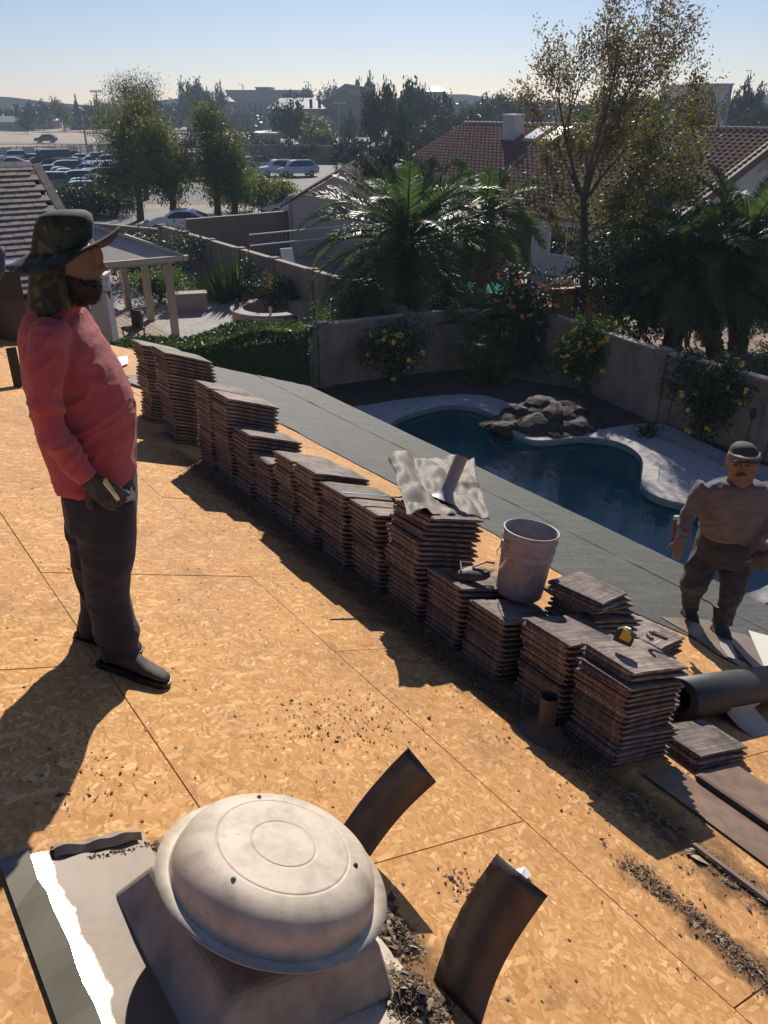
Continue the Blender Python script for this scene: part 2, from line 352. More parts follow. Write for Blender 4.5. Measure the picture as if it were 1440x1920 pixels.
# neighbour's patio, side streets, car park, fields
def sheet(name, pts, z, m, **kw):
    return MB().add([(p[0], p[1], z) for p in pts], [tuple(range(len(pts)))]).build(name, m, kind='structure', **kw)
sheet('patio', [(-15.5, 24.2), (-6.8, 25.6), (-4.2, 27.4), (-.8, 30.2), (-3.6, 34.0), (-8.2, 33.6), (-9.5, 36), (-15.5, 38)], GZ + .012, M_conc)
sheet('neighbour_yard', [(1, 24.6), (9, 20), (14.2, 12), (40, 12), (40, 40), (11, 37), (6, 46), (-3.5, 43), (-6, 40)], GZ + .008, M_gravel)
sheet('neighbour_patio', [(2.6, 32), (6.5, 30), (9.5, 35), (7, 44), (2, 42)], GZ + .016, M_conc)
sheet('side_street', [(-60, 52), (-5, 47), (-4, 60), (-6, 69), (-60, 60)], GZ + .006, M_asphalt2)
sheet('car_park', [(-80, 72), (2, 70), (6, 100), (4, 122), (-80, 138)], GZ + .01, M_asphalt)
sheet('dirt_verge', [(-5.5, 70), (40, 66), (60, 110), (4, 135), (4, 100)], GZ + .004, M_desert)
road = [(-400, 205), (-60, 186), (40, 182), (250, 175), (250, 190), (40, 197), (-60, 202), (-400, 226)]
sheet('main_road', road, GZ + .01, M_asphalt2)
MB().box(-400, 250, -.15, .15, 0, .13, T(0, 186, GZ) @ RZ(R(-1.5))).build('road_kerb', M_conc, kind='structure')
sheet('cross_road', [(-24, 200), (-8, 200), (30, 420), (6, 420)], GZ + .014, M_asphalt2)
sheet('far_car_park', [(18, 128), (75, 110), (110, 165), (20, 172)], GZ + .012, M_asphalt)
MB().add([(x * .5, 545, GZ + h) for x in range(-900, 901, 50) for h in (0, 11 + 8 * noise.noise((x / 140, 0, 0)) + 3 * noise.noise((x / 40, 3, 0)))],
         [(2 * i, 2 * i + 2, 2 * i + 3, 2 * i + 1) for i in range(36)]).build('far_hills', mat('hills', (.16, .15, .14)), kind='structure')
for i, (a, b2) in enumerate([((-12.8, 52.6), (-9.9, 51.9)), ((-10.4, 51.0), (-8.4, 50.5))]):
    pass
# ============================================================ walls
def wall(name, label, pts, top, m, thick=.2, base=GZ, cap=True, pil=None, group='garden walls between the lots', capm=None):
    t = thing(name, label, 'wall', (pts[0][0], pts[0][1], base), 0, group); o = Vector((pts[0][0], pts[0][1], base))
    for i in range(len(pts) - 1):
        a, c = Vector((*pts[i][:2], 0)), Vector((*pts[i + 1][:2], 0)); d = c - a; L = d.length; ang = math.atan2(d.y, d.x)
        n = max(1, round(L / (pil or 99)));
        for k in range(n):
            Mx = T(a - Vector((o.x, o.y, 0))) @ RZ(ang)
            MB().box(L * k / n, L * (k + 1) / n - .012, -thick / 2, thick / 2, 0, top - base - (.055 if cap else 0), Mx).build('wall_panel', m, t)
            if cap: MB().box(L * k / n, L * (k + 1) / n - .006, -thick / 2 - .03, thick / 2 + .03, top - base - .052, top - base, Mx).build('cap', capm or M_cap, t)
            if pil: MB().box(L * k / n - .17, L * k / n + .17, -thick / 2 - .08, thick / 2 + .08, 0, top - base + .05, Mx).build('pilaster', m, t)
    return t
corner = gz(975, 650, -5.4)
corner = (4.35, 24.6)
wall('garden_wall', 'brown stucco garden wall behind the pool, yellow flower bushes against it', [(-6.5, 19.2), (-1.75, 22.3), (.7, 23.5), corner], -5.4, M_wall, pil=3.2)
wall('garden_wall', 'brown stucco wall running along the right side of the pool deck with torches before it', [corner, (6.95, 19.45), (8.75, 16.9), (14, 9.6)], -5.38, M_wall, pil=3.6)
wall('garden_wall', 'tan capped wall with pilasters stepping down behind the round fire pit', [(-11.4, 43.2), (-.9, 28.2), (.6, 24.4)], -5.42, M_wall, pil=3.3)
wall('garden_wall', 'tall dark brown wall beside the side street behind the white railing', [(-9.9, 42.2), (-4.1, 46.6)], -5.0, M_wall2, pil=None)
wall('garden_wall', 'long brown wall at the back of the car park beyond the dirt', [(-22, 128), (-8, 124), (6, 121), (9, 136)], -4.9, M_wall2, pil=None, group='walls beyond the car park')
wall('garden_wall', 'low wall left of the tiled shelter, half hidden behind the white sedan', [(-24, 50.5), (-11.4, 43.2)], -5.6, M_wall2, pil=None)
# white railing behind the wall
t = thing('metal_railing', 'white metal railing in front of the tall dark wall', 'railing', (-6.4, 39.8, GZ))
dv = Vector((4.4, 3.3, 0)); ang = math.atan2(3.3, 4.4)
for z in (1.25, 1.75): MB().box(0, 5.5, -.02, .02, z, z + .05, RZ(ang)).build('rail', M_white, t)
for k in range(28): MB().box(k * .2, k * .2 + .02, -.01, .01, .2, 1.75, RZ(ang)).build('picket', M_steel, t)
# ============================================================ buildings
def slope_roof(parent, P0, along, down, Ln, W, pitch, tile_w, rows, m, corr=.05, thick=.05, name='roof', M0=None, lipm=None):
    """stepped, corrugated tile courses as one real mesh: P0 ridge start, along ridge Ln, down plan W"""
    al = Vector((*along, 0)).normalized(); dn = Vector((*down, 0)).normalized(); b = MB(); nc = max(2, int(Ln / tile_w)) * 4
    for r in range(rows):
        a0 = W * r / rows; a1 = W * (r + 1.12) / rows; rowv = []
        for (aa, lift) in ((a0, .0), (a1, thick)):
            for j in range(nc + 1):
                ph = j * PI / 2; zz = -pitch * aa + lift + corr * (.5 + .5 * math.cos(ph))
                rowv.append(P0 + al * (Ln * j / nc) + dn * aa + Vector((0, 0, zz)))
        for j in range(nc + 1):
            rowv.append(P0 + al * (Ln * j / nc) + dn * (a1 - .005) + Vector((0, 0, -pitch * a1 - .02)))
        q = nc + 1; b.add(rowv, [(j, j + 1, q + j + 1, q + j) for j in range(nc)] + [(q + j, q + j + 1, 2 * q + j + 1, 2 * q + j) for j in range(nc)])
    return b.build(name, m, parent, kind='stuff') if False else b.build(name, m, parent)
def wbox(b, p0, p1, z0, z1, t=.2):
    a, c = Vector((*p0[:2], 0)), Vector((*p1[:2], 0)); d = c - a
    return b.box(0, d.length, -t / 2, t / 2, z0, z1, T(a) @ RZ(math.atan2(d.y, d.x)))
def window(parent, p0, p1, z0, z1, nrm, frame=M_white, panes=2, wallt=.1):
    """window frame on a wall running p0->p1, its panes sub-parts; stands proud of the wall on the side nrm"""
    a, c = Vector((*p0[:2], 0)), Vector((*p1[:2], 0)); d = (c - a); L = d.length; Mx = T(a + Vector((*nrm, 0)).normalized() * wallt) @ RZ(math.atan2(d.y, d.x))
    f = MB()
    f.box(0, L, -.05, .05, z0, z0 + .06, Mx).box(0, L, -.05, .05, z1 - .06, z1, Mx)
    for k in range(panes + 1): f.box(k * (L - .06) / panes, k * (L - .06) / panes + .06, -.048, .048, z0 + .06, z1 - .06, Mx)
    fo = f.build('window', frame, parent)
    for k in range(panes): MB().box(k * L / panes + .03, (k + 1) * L / panes - .03, -.02, .02, z0 + .05, z1 - .05, Mx).build('pane', M_glass, fo)
# --- the big neighbour house
eav = Vector((6.97, 40.5, -4.4)); zr = -.95; run = 8.0; pit = (4.4 + zr) / run
ridge0 = Vector((5.1, 56.5, zr)); Uv, Dv = U2, D2
Lr = 21.5
rA = ridge0; rB = rA - Uv * Lr
hs = thing('house', 'white neighbour house with red-brown barrel tile roof, chimney and two skylights', 'house', (0, 0, 0))
slope_roof(hs, rA, -U2.xy, -D2.xy, Lr, run + .35, pit, .34, 26, M_rtile, .07)
slope_roof(hs, rA + Vector((0, 0, .0)), -U2.xy, D2.xy, Lr, run, pit, .34, 26, M_rtile, .07, name='back_roof')
b = MB()
for k in range(58): b.box(0, .36, -.1, .1, -.02, .14, T(rA - Uv * (k * .37)) @ RZ(math.atan2(-Uv.y, -Uv.x)) @ RY(R(3)))
b.build('ridge_cap', mat('ridge_mortar', (.42, .33, .29), (.5, .42, .38), .8), hs)
eA, eB = rA - Dv * run, rB - Dv * run
bA, bB = rA + Dv * run, rB + Dv * run
b = MB(); zt = zr - pit * run - .25
wr0, wr1 = Vector((7.2, 40.4, 0)), rB - Dv * (run - .6)
wbox(b, wr0, wr1, GZ, zt); b.build('wall', M_stucco, hs)
inn = wr0 + Dv * 3.2
wbox(MB(), wr0, inn, GZ, zt).build('side_wall', M_stucco, hs)
M_shade_wall = mat('patio_wall', (.22, .19, .17), rough=.9)  # house stucco darkened in colour for the shade of the patio recess
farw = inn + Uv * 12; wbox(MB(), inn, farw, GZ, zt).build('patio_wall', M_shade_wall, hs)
for k in range(3): p = wr0 + Uv * (3.4 * (k + 1)); MB().box(-.15, .15, -.15, .15, GZ, zt, T(p.x, p.y, 0)).build('patio_post', M_stucco, hs)
# gable end wall with vent
g0 = rB - Dv * (run - .6) ; g1 = rB + Dv * (run - .6)
b = MB(); n3 = -Uv * .0
ap = rB + Vector((0, 0, -.3))
th = Uv * .2
b.add([(g0.x, g0.y, GZ), (g1.x, g1.y, GZ), (g1.x, g1.y, zt + .2), (ap.x, ap.y, ap.z), (g0.x, g0.y, zt + .2)] + [(p.x + th.x, p.y + th.y, z) for p, z in ((g0, GZ), (g1, GZ), (g1, zt + .2), (ap, ap.z), (g0, zt + .2))],
      [(0, 1, 2, 3, 4), (9, 8, 7, 6, 5), (0, 5, 6, 1), (1, 6, 7, 2), (2, 7, 8, 3), (3, 8, 9, 4), (4, 9, 5, 0)])
b.build('gable_wall', M_stucco, hs)
rk = MB()
for sgn in (-1, 1):
    p, q = rB - Uv * .25, rB - Uv * .25 + Dv * sgn * (run + .3)
    for w0, w1 in ((-.32, .06),):
        rk.hexa([Vector((p.x, p.y, zr + w0)), Vector((q.x, q.y, zr - pit * (run + .3) + w0)), Vector((q.x, q.y, zr - pit * (run + .3) + w0)) + Uv * .45, Vector((p.x, p.y, zr + w0)) + Uv * .45],
                [Vector((p.x, p.y, zr + w1)), Vector((q.x, q.y, zr - pit * (run + .3) + w1)), Vector((q.x, q.y, zr - pit * (run + .3) + w1)) + Uv * .45, Vector((p.x, p.y, zr + w1)) + Uv * .45])
rk.build('fascia', mat('fascia_brown', (.12, .07, .05), rough=.7), hs)
f2 = MB(); wbox(f2, eA, eB, zr - pit * run - .28, zr - pit * run - .1, .12); f2.build('eave_fascia', bpy.data.materials['fascia_brown'], hs)
vt = rB - Dv * .9 - Uv * .06
ang = math.atan2(-Dv.y, -Dv.x)
v = MB().box(-.75, .75, -.04, .04, -1.6, -1.52, T(vt.x, vt.y, zr) @ RZ(ang)).box(-.04, .04, -.04, .04, -1.6, -.95, T(vt.x, vt.y, zr) @ RZ(ang)).build('gable_vent', M_stucco, hs)
for k in range(7): MB().box(-.7 + .07 * k, .7 - .07 * k, -.05, .05, -1.48 + k * .09, -1.42 + k * .09, T(vt.x, vt.y, zr) @ RZ(ang) @ RX(R(20))).build('slat', M_cream, v)
# window in the front wall
dW = (wr1 - wr0).normalized(); wa = wr0 + dW * 1.15; wb_ = wr0 + dW * 3.1
window(hs, wa, wb_, GZ + .95, GZ + 2.35, (-Dv.x, -Dv.y))
# chimney
ch = rA - Uv * 5.9 - Dv * 1.5
cp = gy(953, 258, ch.y)
chm = MB().box(-.46, .46, -.4, .4, -1.2, 1.15, T(ch.x, ch.y, zr - pit * 1.5) @ RZ(math.atan2(-Uv.y, -Uv.x) )).build('chimney', M_stucco, hs)
MB().box(-.5, .5, -.44, .44, 1.15, 1.22, T(ch.x, ch.y, zr - pit * 1.5) @ RZ(math.atan2(-Uv.y, -Uv.x))).build('chimney_cap', M_white, chm)
M_sky = mat('skylight_dome', (.62, .60, .56), rough=.12, spec=.8)
for px, py in ((1010, 255), (1046, 256)):
    r = ray(px, py)      # where this line meets the roof plane
    nrm = Vector((-Dv.x * pit, -Dv.y * pit, 1)); 
    tt = nrm.dot(rA) / nrm.dot(r); q = r * tt
    Mx = T(q) @ RZ(math.atan2(-Dv.y, -Dv.x)) @ RY(math.atan(pit))
    fo = MB().box(-.75, .75, -.45, .45, 0, .22, Mx).build('skylight', M_sky, hs)
    MB().box(-.8, .8, -.5, .5, -.02, .12, Mx).build('curb', M_cream, fo)
# lower projecting roof at its left
lr = thing('small_house', 'low pale house with a dark gable roof behind the big palm', 'house', (0, 0, 0))
sa = Vector((-2.2, 44.7, -2.95)); 
Sf = Vector((-.05, -.999, 0)); Ss = Vector((-.999, .05, 0))
slope_roof(lr, sa - Sf * 8, Sf.xy, Ss.xy, 8.2, 3.2, .55, .34, 12, M_rtile, .07)
slope_roof(lr, sa - Sf * 8, Sf.xy, -Ss.xy, 8.2, 3.2, .55, .34, 12, M_rtile, .07, name='back_roof')
c0, c1 = sa + Ss * 2.75, sa - Ss * 2.75; b = MB(); th = -Sf * .2; zz = sa.z - 1.55
b.add([(c0.x, c0.y, GZ), (c1.x, c1.y, GZ), (c1.x, c1.y, zz), (sa.x, sa.y, sa.z - .06), (c0.x, c0.y, zz)] + [(p.x + th.x, p.y + th.y, z) for p, z in ((c0, GZ), (c1, GZ), (c1, zz), (sa, sa.z - .06), (c0, zz))],
      [(0, 1, 2, 3, 4), (9, 8, 7, 6, 5), (0, 5, 6, 1), (1, 6, 7, 2), (2, 7, 8, 3), (3, 8, 9, 4), (4, 9, 5, 0)]); b.build('gable_wall', mat('tan_stucco', (.42, .35, .30), (.47, .39, .34), .9, sc=1), lr)
wbox(MB(), c0, c0 - Sf * 8, GZ, zz - .1).build('wall', bpy.data.materials['tan_stucco'], lr)
# wing of the tiled roof at the left
wg = thing('wing_roof_house', 'neighbouring house whose brown concrete tile roof fills the left edge', 'house', (0, 0, 0))
P0 = gy(60, 313, 24.0); We = Vector((.56, -.83, 0)); Wr = Vector((-.83, -.56, 0)); wp = .52
phi = math.atan(wp); lp = .41 / math.cos(0)
def wing(r, a, h=0): v = P0 + We * r + Wr * a; return Vector((v.x, v.y, P0.z - wp * r + h))
wtm = MB().box(0, .30, 0, .318, 0, .034); wtm.v = [(x, y, z + (.006 if x > .2 and z > .01 else 0)) for x, y, z in wtm.v]; wtme = wtm.mesh('tile'); wtme.materials.append(M_wtile)
ez = Vector((We.x, We.y, -wp)).normalized(); ey = Vector((Wr.x, Wr.y, 0)); en = ez.cross(ey)
if en.z < 0: en = -en
Wm = Matrix(((ez.x, ey.x, en.x, 0), (ez.y, ey.y, en.y, 0), (ez.z, ey.z, en.z, 0), (0, 0, 0, 1)))
slopeL = 7.6; nrow = 22; rowp = .245
rest = MB()
for r in range(nrow):
    for c in range(44):
        q = P0 + ez * (r * rowp) + ey * (c * .325 + .02 + (r % 2) * .16) + en * .015
        Mx = T(q) @ Wm @ RY(R(-5.5)) @ RZ(random.uniform(-.006, .006)); Mx.translation += en * random.uniform(.018, .026)
        if c < 13: obj('tile', wtme, None, wg, Mx)
        else: rest.box(0, .30, 0, .318, 0, .034, Mx)
rest.build('tile_field', M_wtile, wg, kind='stuff')
# underside plane, barge tiles, walls
e0 = P0; b = MB()
pts = [P0 - en * .05, P0 + ey * 14.5 - en * .05, P0 + ey * 14.5 + ez * (nrow * rowp) - en * .05, P0 + ez * (nrow * rowp) - en * .05]
b.hexa([p - en * .12 for p in pts], pts); b.build('roof_deck', M_dkwood, wg)
for k in range(14):
    Mx = T(P0 + ez * (k * .40) - ey * .13 + en * .03) @ Wm @ RY(R(3)); MB().box(0, .44, -.09, .12, 0, .06, Mx).box(0, .44, -.11, -.085, -.2, .055, Mx).build('barge_tile', M_wtile, wg)
for k in range(34): MB().box(-.12, .12, 0, .44, .02, .09, T(P0 + ey * (k * .42)) @ Wm).build('ridge_tile', M_wtile, wg)
pe = P0 + ez * (nrow * rowp - .8)
b = MB(); wbox(b, (pe.x - .2, pe.y), (pe.x + Wr.x * 14, pe.y + Wr.y * 14), GZ, pe.z - .25); wbox(b, (pe.x - .2, pe.y), (P0.x - .2, P0.y), GZ, pe.z - .25); b.build('wall', M_wall2, wg)
pr = P0 + Vector((.8*3, .6*0, 0))
# back slope of the wing
qb = [P0, P0 + ey * 14.5, P0 + ey * 14.5 - We * 6 + Vector((0, 0, -3)), P0 - We * 6 + Vector((0, 0, -3))]
MB().hexa([p - Vector((0, 0, .2)) for p in qb], [p - Vector((0, 0, .02)) for p in qb]).build('back_roof', M_wtile, wg)
# --- far buildings
M_bld = mat('far_block_wall', (.19, .14, .125), (.22, .165, .15), .9); M_metalroof = mat('metal_roof', (.30, .32, .34), rough=.6, metal=.0, spec=.2)
M_bld2 = mat('far_tan_wall', (.34, .30, .275), rough=.9)
def far_windows(t, x0, x1, y, z0, z1, n):
    for k in range(n):
        xa = x0 + (x1 - x0) * (k + .25) / n; xb = x0 + (x1 - x0) * (k + .75) / n
        f = MB().box(xa, xb, y - .12, y + .02, z0, z1).build('window', M_bld2, t); MB().box(xa + .12, xb - .12, y - .17, y - .1, z0 + .12, z1 - .12).build('pane', M_glass, f)
Y = 250
gl, gr_, ga = gy(597, 196, Y), gy(703, 191, Y), gy(645, 168, Y)
t = thing('school_building', 'dark brick school hall with broad gable and raised metal clerestory roof', 'school', (0, Y, GZ))
pf = [(gl.x, 0), (gr_.x, 0), (gr_.x, gr_.z - GZ), (ga.x, ga.z - GZ), (gl.x, gl.z - GZ)]
XZ = Matrix(((1, 0, 0, 0), (0, 0, -1, 0), (0, 1, 0, 0), (0, 0, 0, 1)))
MB().prism(pf, -26, 0, XZ).build('wall', M_bld, t)
rf = MB()
for a, c in (((gl.x - 1.4, gl.z - GZ - .7), (ga.x, ga.z - GZ)), ((ga.x, ga.z - GZ), (gr_.x + 1.4, gr_.z - GZ - .7))):
    rf.prism([(a[0], a[1] + .05), (c[0], c[1] + .05), (c[0], c[1] + .5), (a[0], a[1] + .5)], -27, 1.2, XZ)
rf.build('roof', M_metalroof, t)
c0, c1, c2 = gy(632, 172, Y), gy(696, 168, Y), gy(647, 160, Y)
MB().prism([(c0.x, ga.z - GZ - 1.2), (c1.x, ga.z - GZ - 1.6), (c1.x, c1.z - GZ), (c2.x, c2.z - GZ), (c0.x, c0.z - GZ)], -20, -1.5, XZ).build('clerestory', M_bld2, t)
rf = MB().prism([(c2.x, c2.z - GZ + .02), (c1.x + 1, c1.z - GZ - .1), (c1.x + 1, c1.z - GZ + .35), (c2.x, c2.z - GZ + .45)], -21, -.5, XZ).prism([(c0.x - 1, c0.z - GZ - .3), (c2.x, c2.z - GZ + .02), (c2.x, c2.z - GZ + .45), (c0.x - 1, c0.z - GZ + .1)], -21, -.5, XZ)
rf.build('clerestory_roof', M_metalroof, t)
far_windows(t, gl.x + 2, gr_.x - 2, -.0, 1.2, 3.4, 7)
def simple_building(label, px0, px1, pytop, Y, depth, wallm, roofm, roofh, nwin, cat='building'):
    a, c = gy(px0, pytop, Y), gy(px1, pytop, Y); t = thing('far_building', label, cat, (a.x, Y, GZ)); W = c.x - a.x; H = a.z - GZ
    MB().box(0, W, 0, depth, 0, H).build('wall', wallm, t)
    if roofh < .8: MB().box(-.4, W + .4, -.4, depth + .4, H + .01, H + roofh).build('roof', roofm, t)
    else: MB().hexa([(-1, -1, H + .01), (W + 1, -1, H + .01), (W + 1, depth + 1, H + .01), (-1, depth + 1, H + .01)], [(2, depth * .5 - .3, H + roofh), (W - 2, depth * .5 - .3, H + roofh), (W - 2, depth * .5, H + roofh), (2, depth * .5, H + roofh)]).build('roof', roofm, t)
    far_windows(t, 1, W - 1, 0, H * .35, H * .7, nwin); return t
simple_building('low school wing with pale metal roof left of the gabled hall', 507, 600, 204, 235, 14, M_bld, M_metalroof, 2.6, 6)
simple_building('large flat tan school block left of the gabled hall', 425, 560, 172, 330, 30, M_bld2, M_metalroof, .6, 12)
simple_building('narrow raised block on top behind the large tan school block', 480, 506, 166, 336, 12, M_bld2, M_metalroof, .5, 2)
simple_building('brown gabled school wing behind the pepper trees', 345, 420, 190, 300, 16, M_bld2, M_metalroof, 3.0, 6)
simple_building('plain grey warehouse behind the white van at right', 1303, 1372, 160, 210, 25, mat('warehouse_wall', (.36, .36, .37), rough=.8), M_metalroof, .4, 2)
simple_building('low pale house at the far left edge of the field', -20, 42, 229, 300, 10, M_bld2, M_metalroof, 1.8, 4, 'house')
simple_building('low pale house with grey roof behind the bare field', 62, 96, 226, 320, 10, M_bld2, M_metalroof, 2.2, 3, 'house')
simple_building('brown house with pale roof between field and pepper trees', 155, 185, 227, 310, 9, M_bld, M_metalroof, 1.5, 2, 'house')
simple_building('small roof with white sheen among the trees right of the hall', 800, 835, 172, 240, 12, M_bld2, M_metalroof, 1.5, 3)
simple_building('tan ramada roof beside the road below the hall', 470, 515, 253, 150, 8, M_bld2, M_cream, .35, 2)
# field fence with hanging signs
t = thing('mesh_fence', 'low mesh fence with pale square banners along the field road', 'fence', (0, 0, 0))
fa, fb = gz(-40, 304), gz(250, 292)
M_banner = mat('pale_banner', (.5, .48, .5), (.42, .42, .46), .8, sc=.6)
dd = fb - fa; Lf = dd.length; an = math.atan2(dd.y, dd.x)
for k in range(26): MB().tube([fa + dd * k / 25, fa + dd * k / 25 + Vector((0, 0, 2.0))], .06, 6).build('post', M_steel, t)
fm, nt, bs = new_mat('mesh_screen'); bs.inputs['Base Color'].default_value = (.42, .36, .32, 1); bs.inputs['Alpha'].default_value = .45; bs.inputs['Roughness'].default_value = .9
MB().box(0, Lf, -.01, .01, .1, 1.9, T(fa) @ RZ(an)).build('mesh_screen', fm, t)
for k, (x0, x1) in enumerate(((.13, .2), (.27, .34), (.41, .47), (.55, .62), (.68, .72), (.76, .80))):
    MB().box(Lf * x0, Lf * x1, -.06, -.02, .35, 1.75, T(fa) @ RZ(an)).build('banner', M_banner, t)
# ============================================================ poles, signals, signs
def pole(label, px, pyt, Y, kind='light', r=.12, cat='light pole', name='light_pole', group=None):
    top = gy(px, pyt, Y); t = thing(name, label, cat, (top.x, Y, GZ), 0, group); H = top.z - GZ
    MB().tube([(0, 0, 0), (0, 0, H)], [r * 1.4, r], 8).build('pole', M_steel, t)
    if kind == 'stadium':
        MB().box(-2.4, 2.4, -.15, .15, H - .3, H - .1).box(-2.0, 2.0, -.15, .15, H - 1.3, H - 1.1).build('crossarm', M_steel, t)
        for k in range(5): MB().box(-2.4 + k * 1.05, -1.75 + k * 1.05, -.3, .2, H - .1, H + .6).build('floodlight', M_steel, t)
    elif kind == 'light':
        MB().box(-1.0, .2, -.08, .08, H - .1, H).build('arm', M_steel, t); MB().box(-1.7, -.8, -.2, .2, H - .15, H + .05).build('lamp', M_steel, t)
    elif kind == 'wood':
        MB().box(-.9, .9, -.08, .08, H - .9, H - .7).build('crossarm', M_dkwood, t)
    return t
pole('tall stadium floodlight mast above the trees behind the bare field', 180, 172, 380, 'stadium', .25)
pole('tall stadium floodlight mast near the tan school block', 455, 158, 380, 'light', .2)
pole('thin light mast between the pine and the school hall', 578, 153, 330, 'light', .16)
pole('slim street lamp standing at the edge of the field road', 152, 205, 175, 'wood', .16, 'utility pole', 'utility_pole')
pole('thick dark utility pole beside the white van at right', 1371, 160, 118, 'light', .22, 'utility pole', 'utility_pole')
pole('small double lamp in front of the grey warehouse', 1349, 182, 135, 'light', .07)
pole('thin curved street lamp above the trees near the right edge', 1409, 132, 300, 'light', .12)
pole('thin curved street lamp left of the warehouse treetops', 1325, 138, 300, 'light', .12)
pole('street lamp beside the traffic lights in front of the hall', 499, 175, 215, 'light', .1)
# traffic signal mast with street sign
Y = 185; tp = gy(634, 170, Y); t = thing('traffic_signal', 'traffic signal mast with two arms and a green street name sign', 'traffic light', (tp.x, Y, GZ)); H = tp.z - GZ
MB().tube([(0, 0, 0), (0, 0, H)], [.2, .12], 8).build('pole', M_steel, t)
l1 = gy(598, 194, Y) - Vector((tp.x, Y, GZ)); r1 = gy(704, 187, Y) - Vector((tp.x, Y, GZ)); lm = gy(634, 205, Y) - Vector((tp.x, Y, GZ))
MB().tube([lm, (l1 + lm) / 2 + Vector((0, 0, .5)), l1], .09, 6).build('mast_arm', M_steel, t); MB().tube([lm, (r1 + lm) / 2 + Vector((0, 0, .9)), r1], .09, 6).build('mast_arm', M_steel, t)
M_green = mat('sign_green', (.02, .22, .12), rough=.5)
s0, s1 = gy(622, 190, Y - .3), gy(652, 196, Y - .3); o = Vector((tp.x, Y, GZ))
sg = MB().box(s0.x - o.x, s1.x - o.x, -.34, -.28, s1.z - GZ, s0.z - GZ).build('street_sign', M_green, t)
w = (s1.x - s0.x); hh = s0.z - s1.z
for k in range(9): MB().box(s0.x - o.x + w * (.06 + k * .1), s0.x - o.x + w * (.12 + k * .1), -.355, -.342, s1.z - GZ + hh * .35, s1.z - GZ + hh * .68).build('letter_stroke', M_white, sg)
for px in (583, 599):
    q = gy(px, 192, Y) - o; MB().box(q.x - .3, q.x + .3, -.3, .1, q.z - 1.1, q.z + .6).build('signal_head', M_black, t)
# ============================================================ cars
M_paint = {}
def paint(n, c, r=.25, me=.3):
    m, nt, bs = new_mat('paint_' + n); bs.inputs['Base Color'].default_value = c4(c); bs.inputs['Roughness'].default_value = r; bs.inputs['Metallic'].default_value = me; bs.inputs['Coat Weight'].default_value = 1; bs.inputs['Coat Roughness'].default_value = .03; M_paint[n] = m
paint('white', (.82, .82, .82), .3, 0); paint('silver', (.55, .57, .6)); paint('grey', (.12, .13, .14)); paint('black', (.012, .012, .014)); paint('blue', (.03, .05, .12)); paint('red', (.18, .02, .02)); paint('tan', (.3, .25, .2))
M_lamp = mat('headlamp_glass', (.6, .6, .62), rough=.1); M_tail = mat('tail_lamp', (.35, .01, .01), rough=.2)
PROF = {  # lower outline, roof line (x front -> rear), heights
 'sedan': ([(-2.3,.35),(-2.33,.6),(-2.2,.75),(-1.2,.92),(-.9,.95),(1.5,1.0),(2.1,1.0),(2.3,.9),(2.32,.45),(2.25,.3)], [(-1.15,.93),(-.35,1.42),(.15,1.46),(.75,1.42),(1.75,.99)]),
 'suv': ([(-2.3,.4),(-2.35,.7),(-2.25,.95),(-1.2,1.08),(-1.0,1.1),(2.2,1.15),(2.3,1.1),(2.33,.5),(2.25,.38)], [(-1.15,1.08),(-.5,1.68),(0,1.75),(1.6,1.72),(2.22,1.14)]),
 'minivan': ([(-2.45,.38),(-2.5,.65),(-2.35,.88),(-1.7,1.02),(-1.4,1.05),(2.4,1.12),(2.48,1.0),(2.5,.5),(2.4,.34)], [(-1.65,1.03),(-.6,1.70),(0,1.76),(1.7,1.74),(2.4,1.12)]),
 'van': ([(-2.7,.4),(-2.75,.8),(-2.5,1.05),(-2.1,1.15),(-1.9,1.18),(2.7,1.2),(2.75,1.1),(2.75,.5),(2.7,.36)], [(-2.05,1.16),(-1.4,2.0),(-.9,2.1),(2.55,2.1),(2.72,1.2)]),
 'pickup': ([(-2.7,.45),(-2.75,.8),(-2.6,1.05),(-1.5,1.12),(-1.3,1.14),(2.6,1.14),(2.75,1.1),(2.75,.55),(2.7,.45)], [(-1.4,1.12),(-.75,1.76),(-.4,1.8),(.7,1.78),(.9,1.13)]),
}
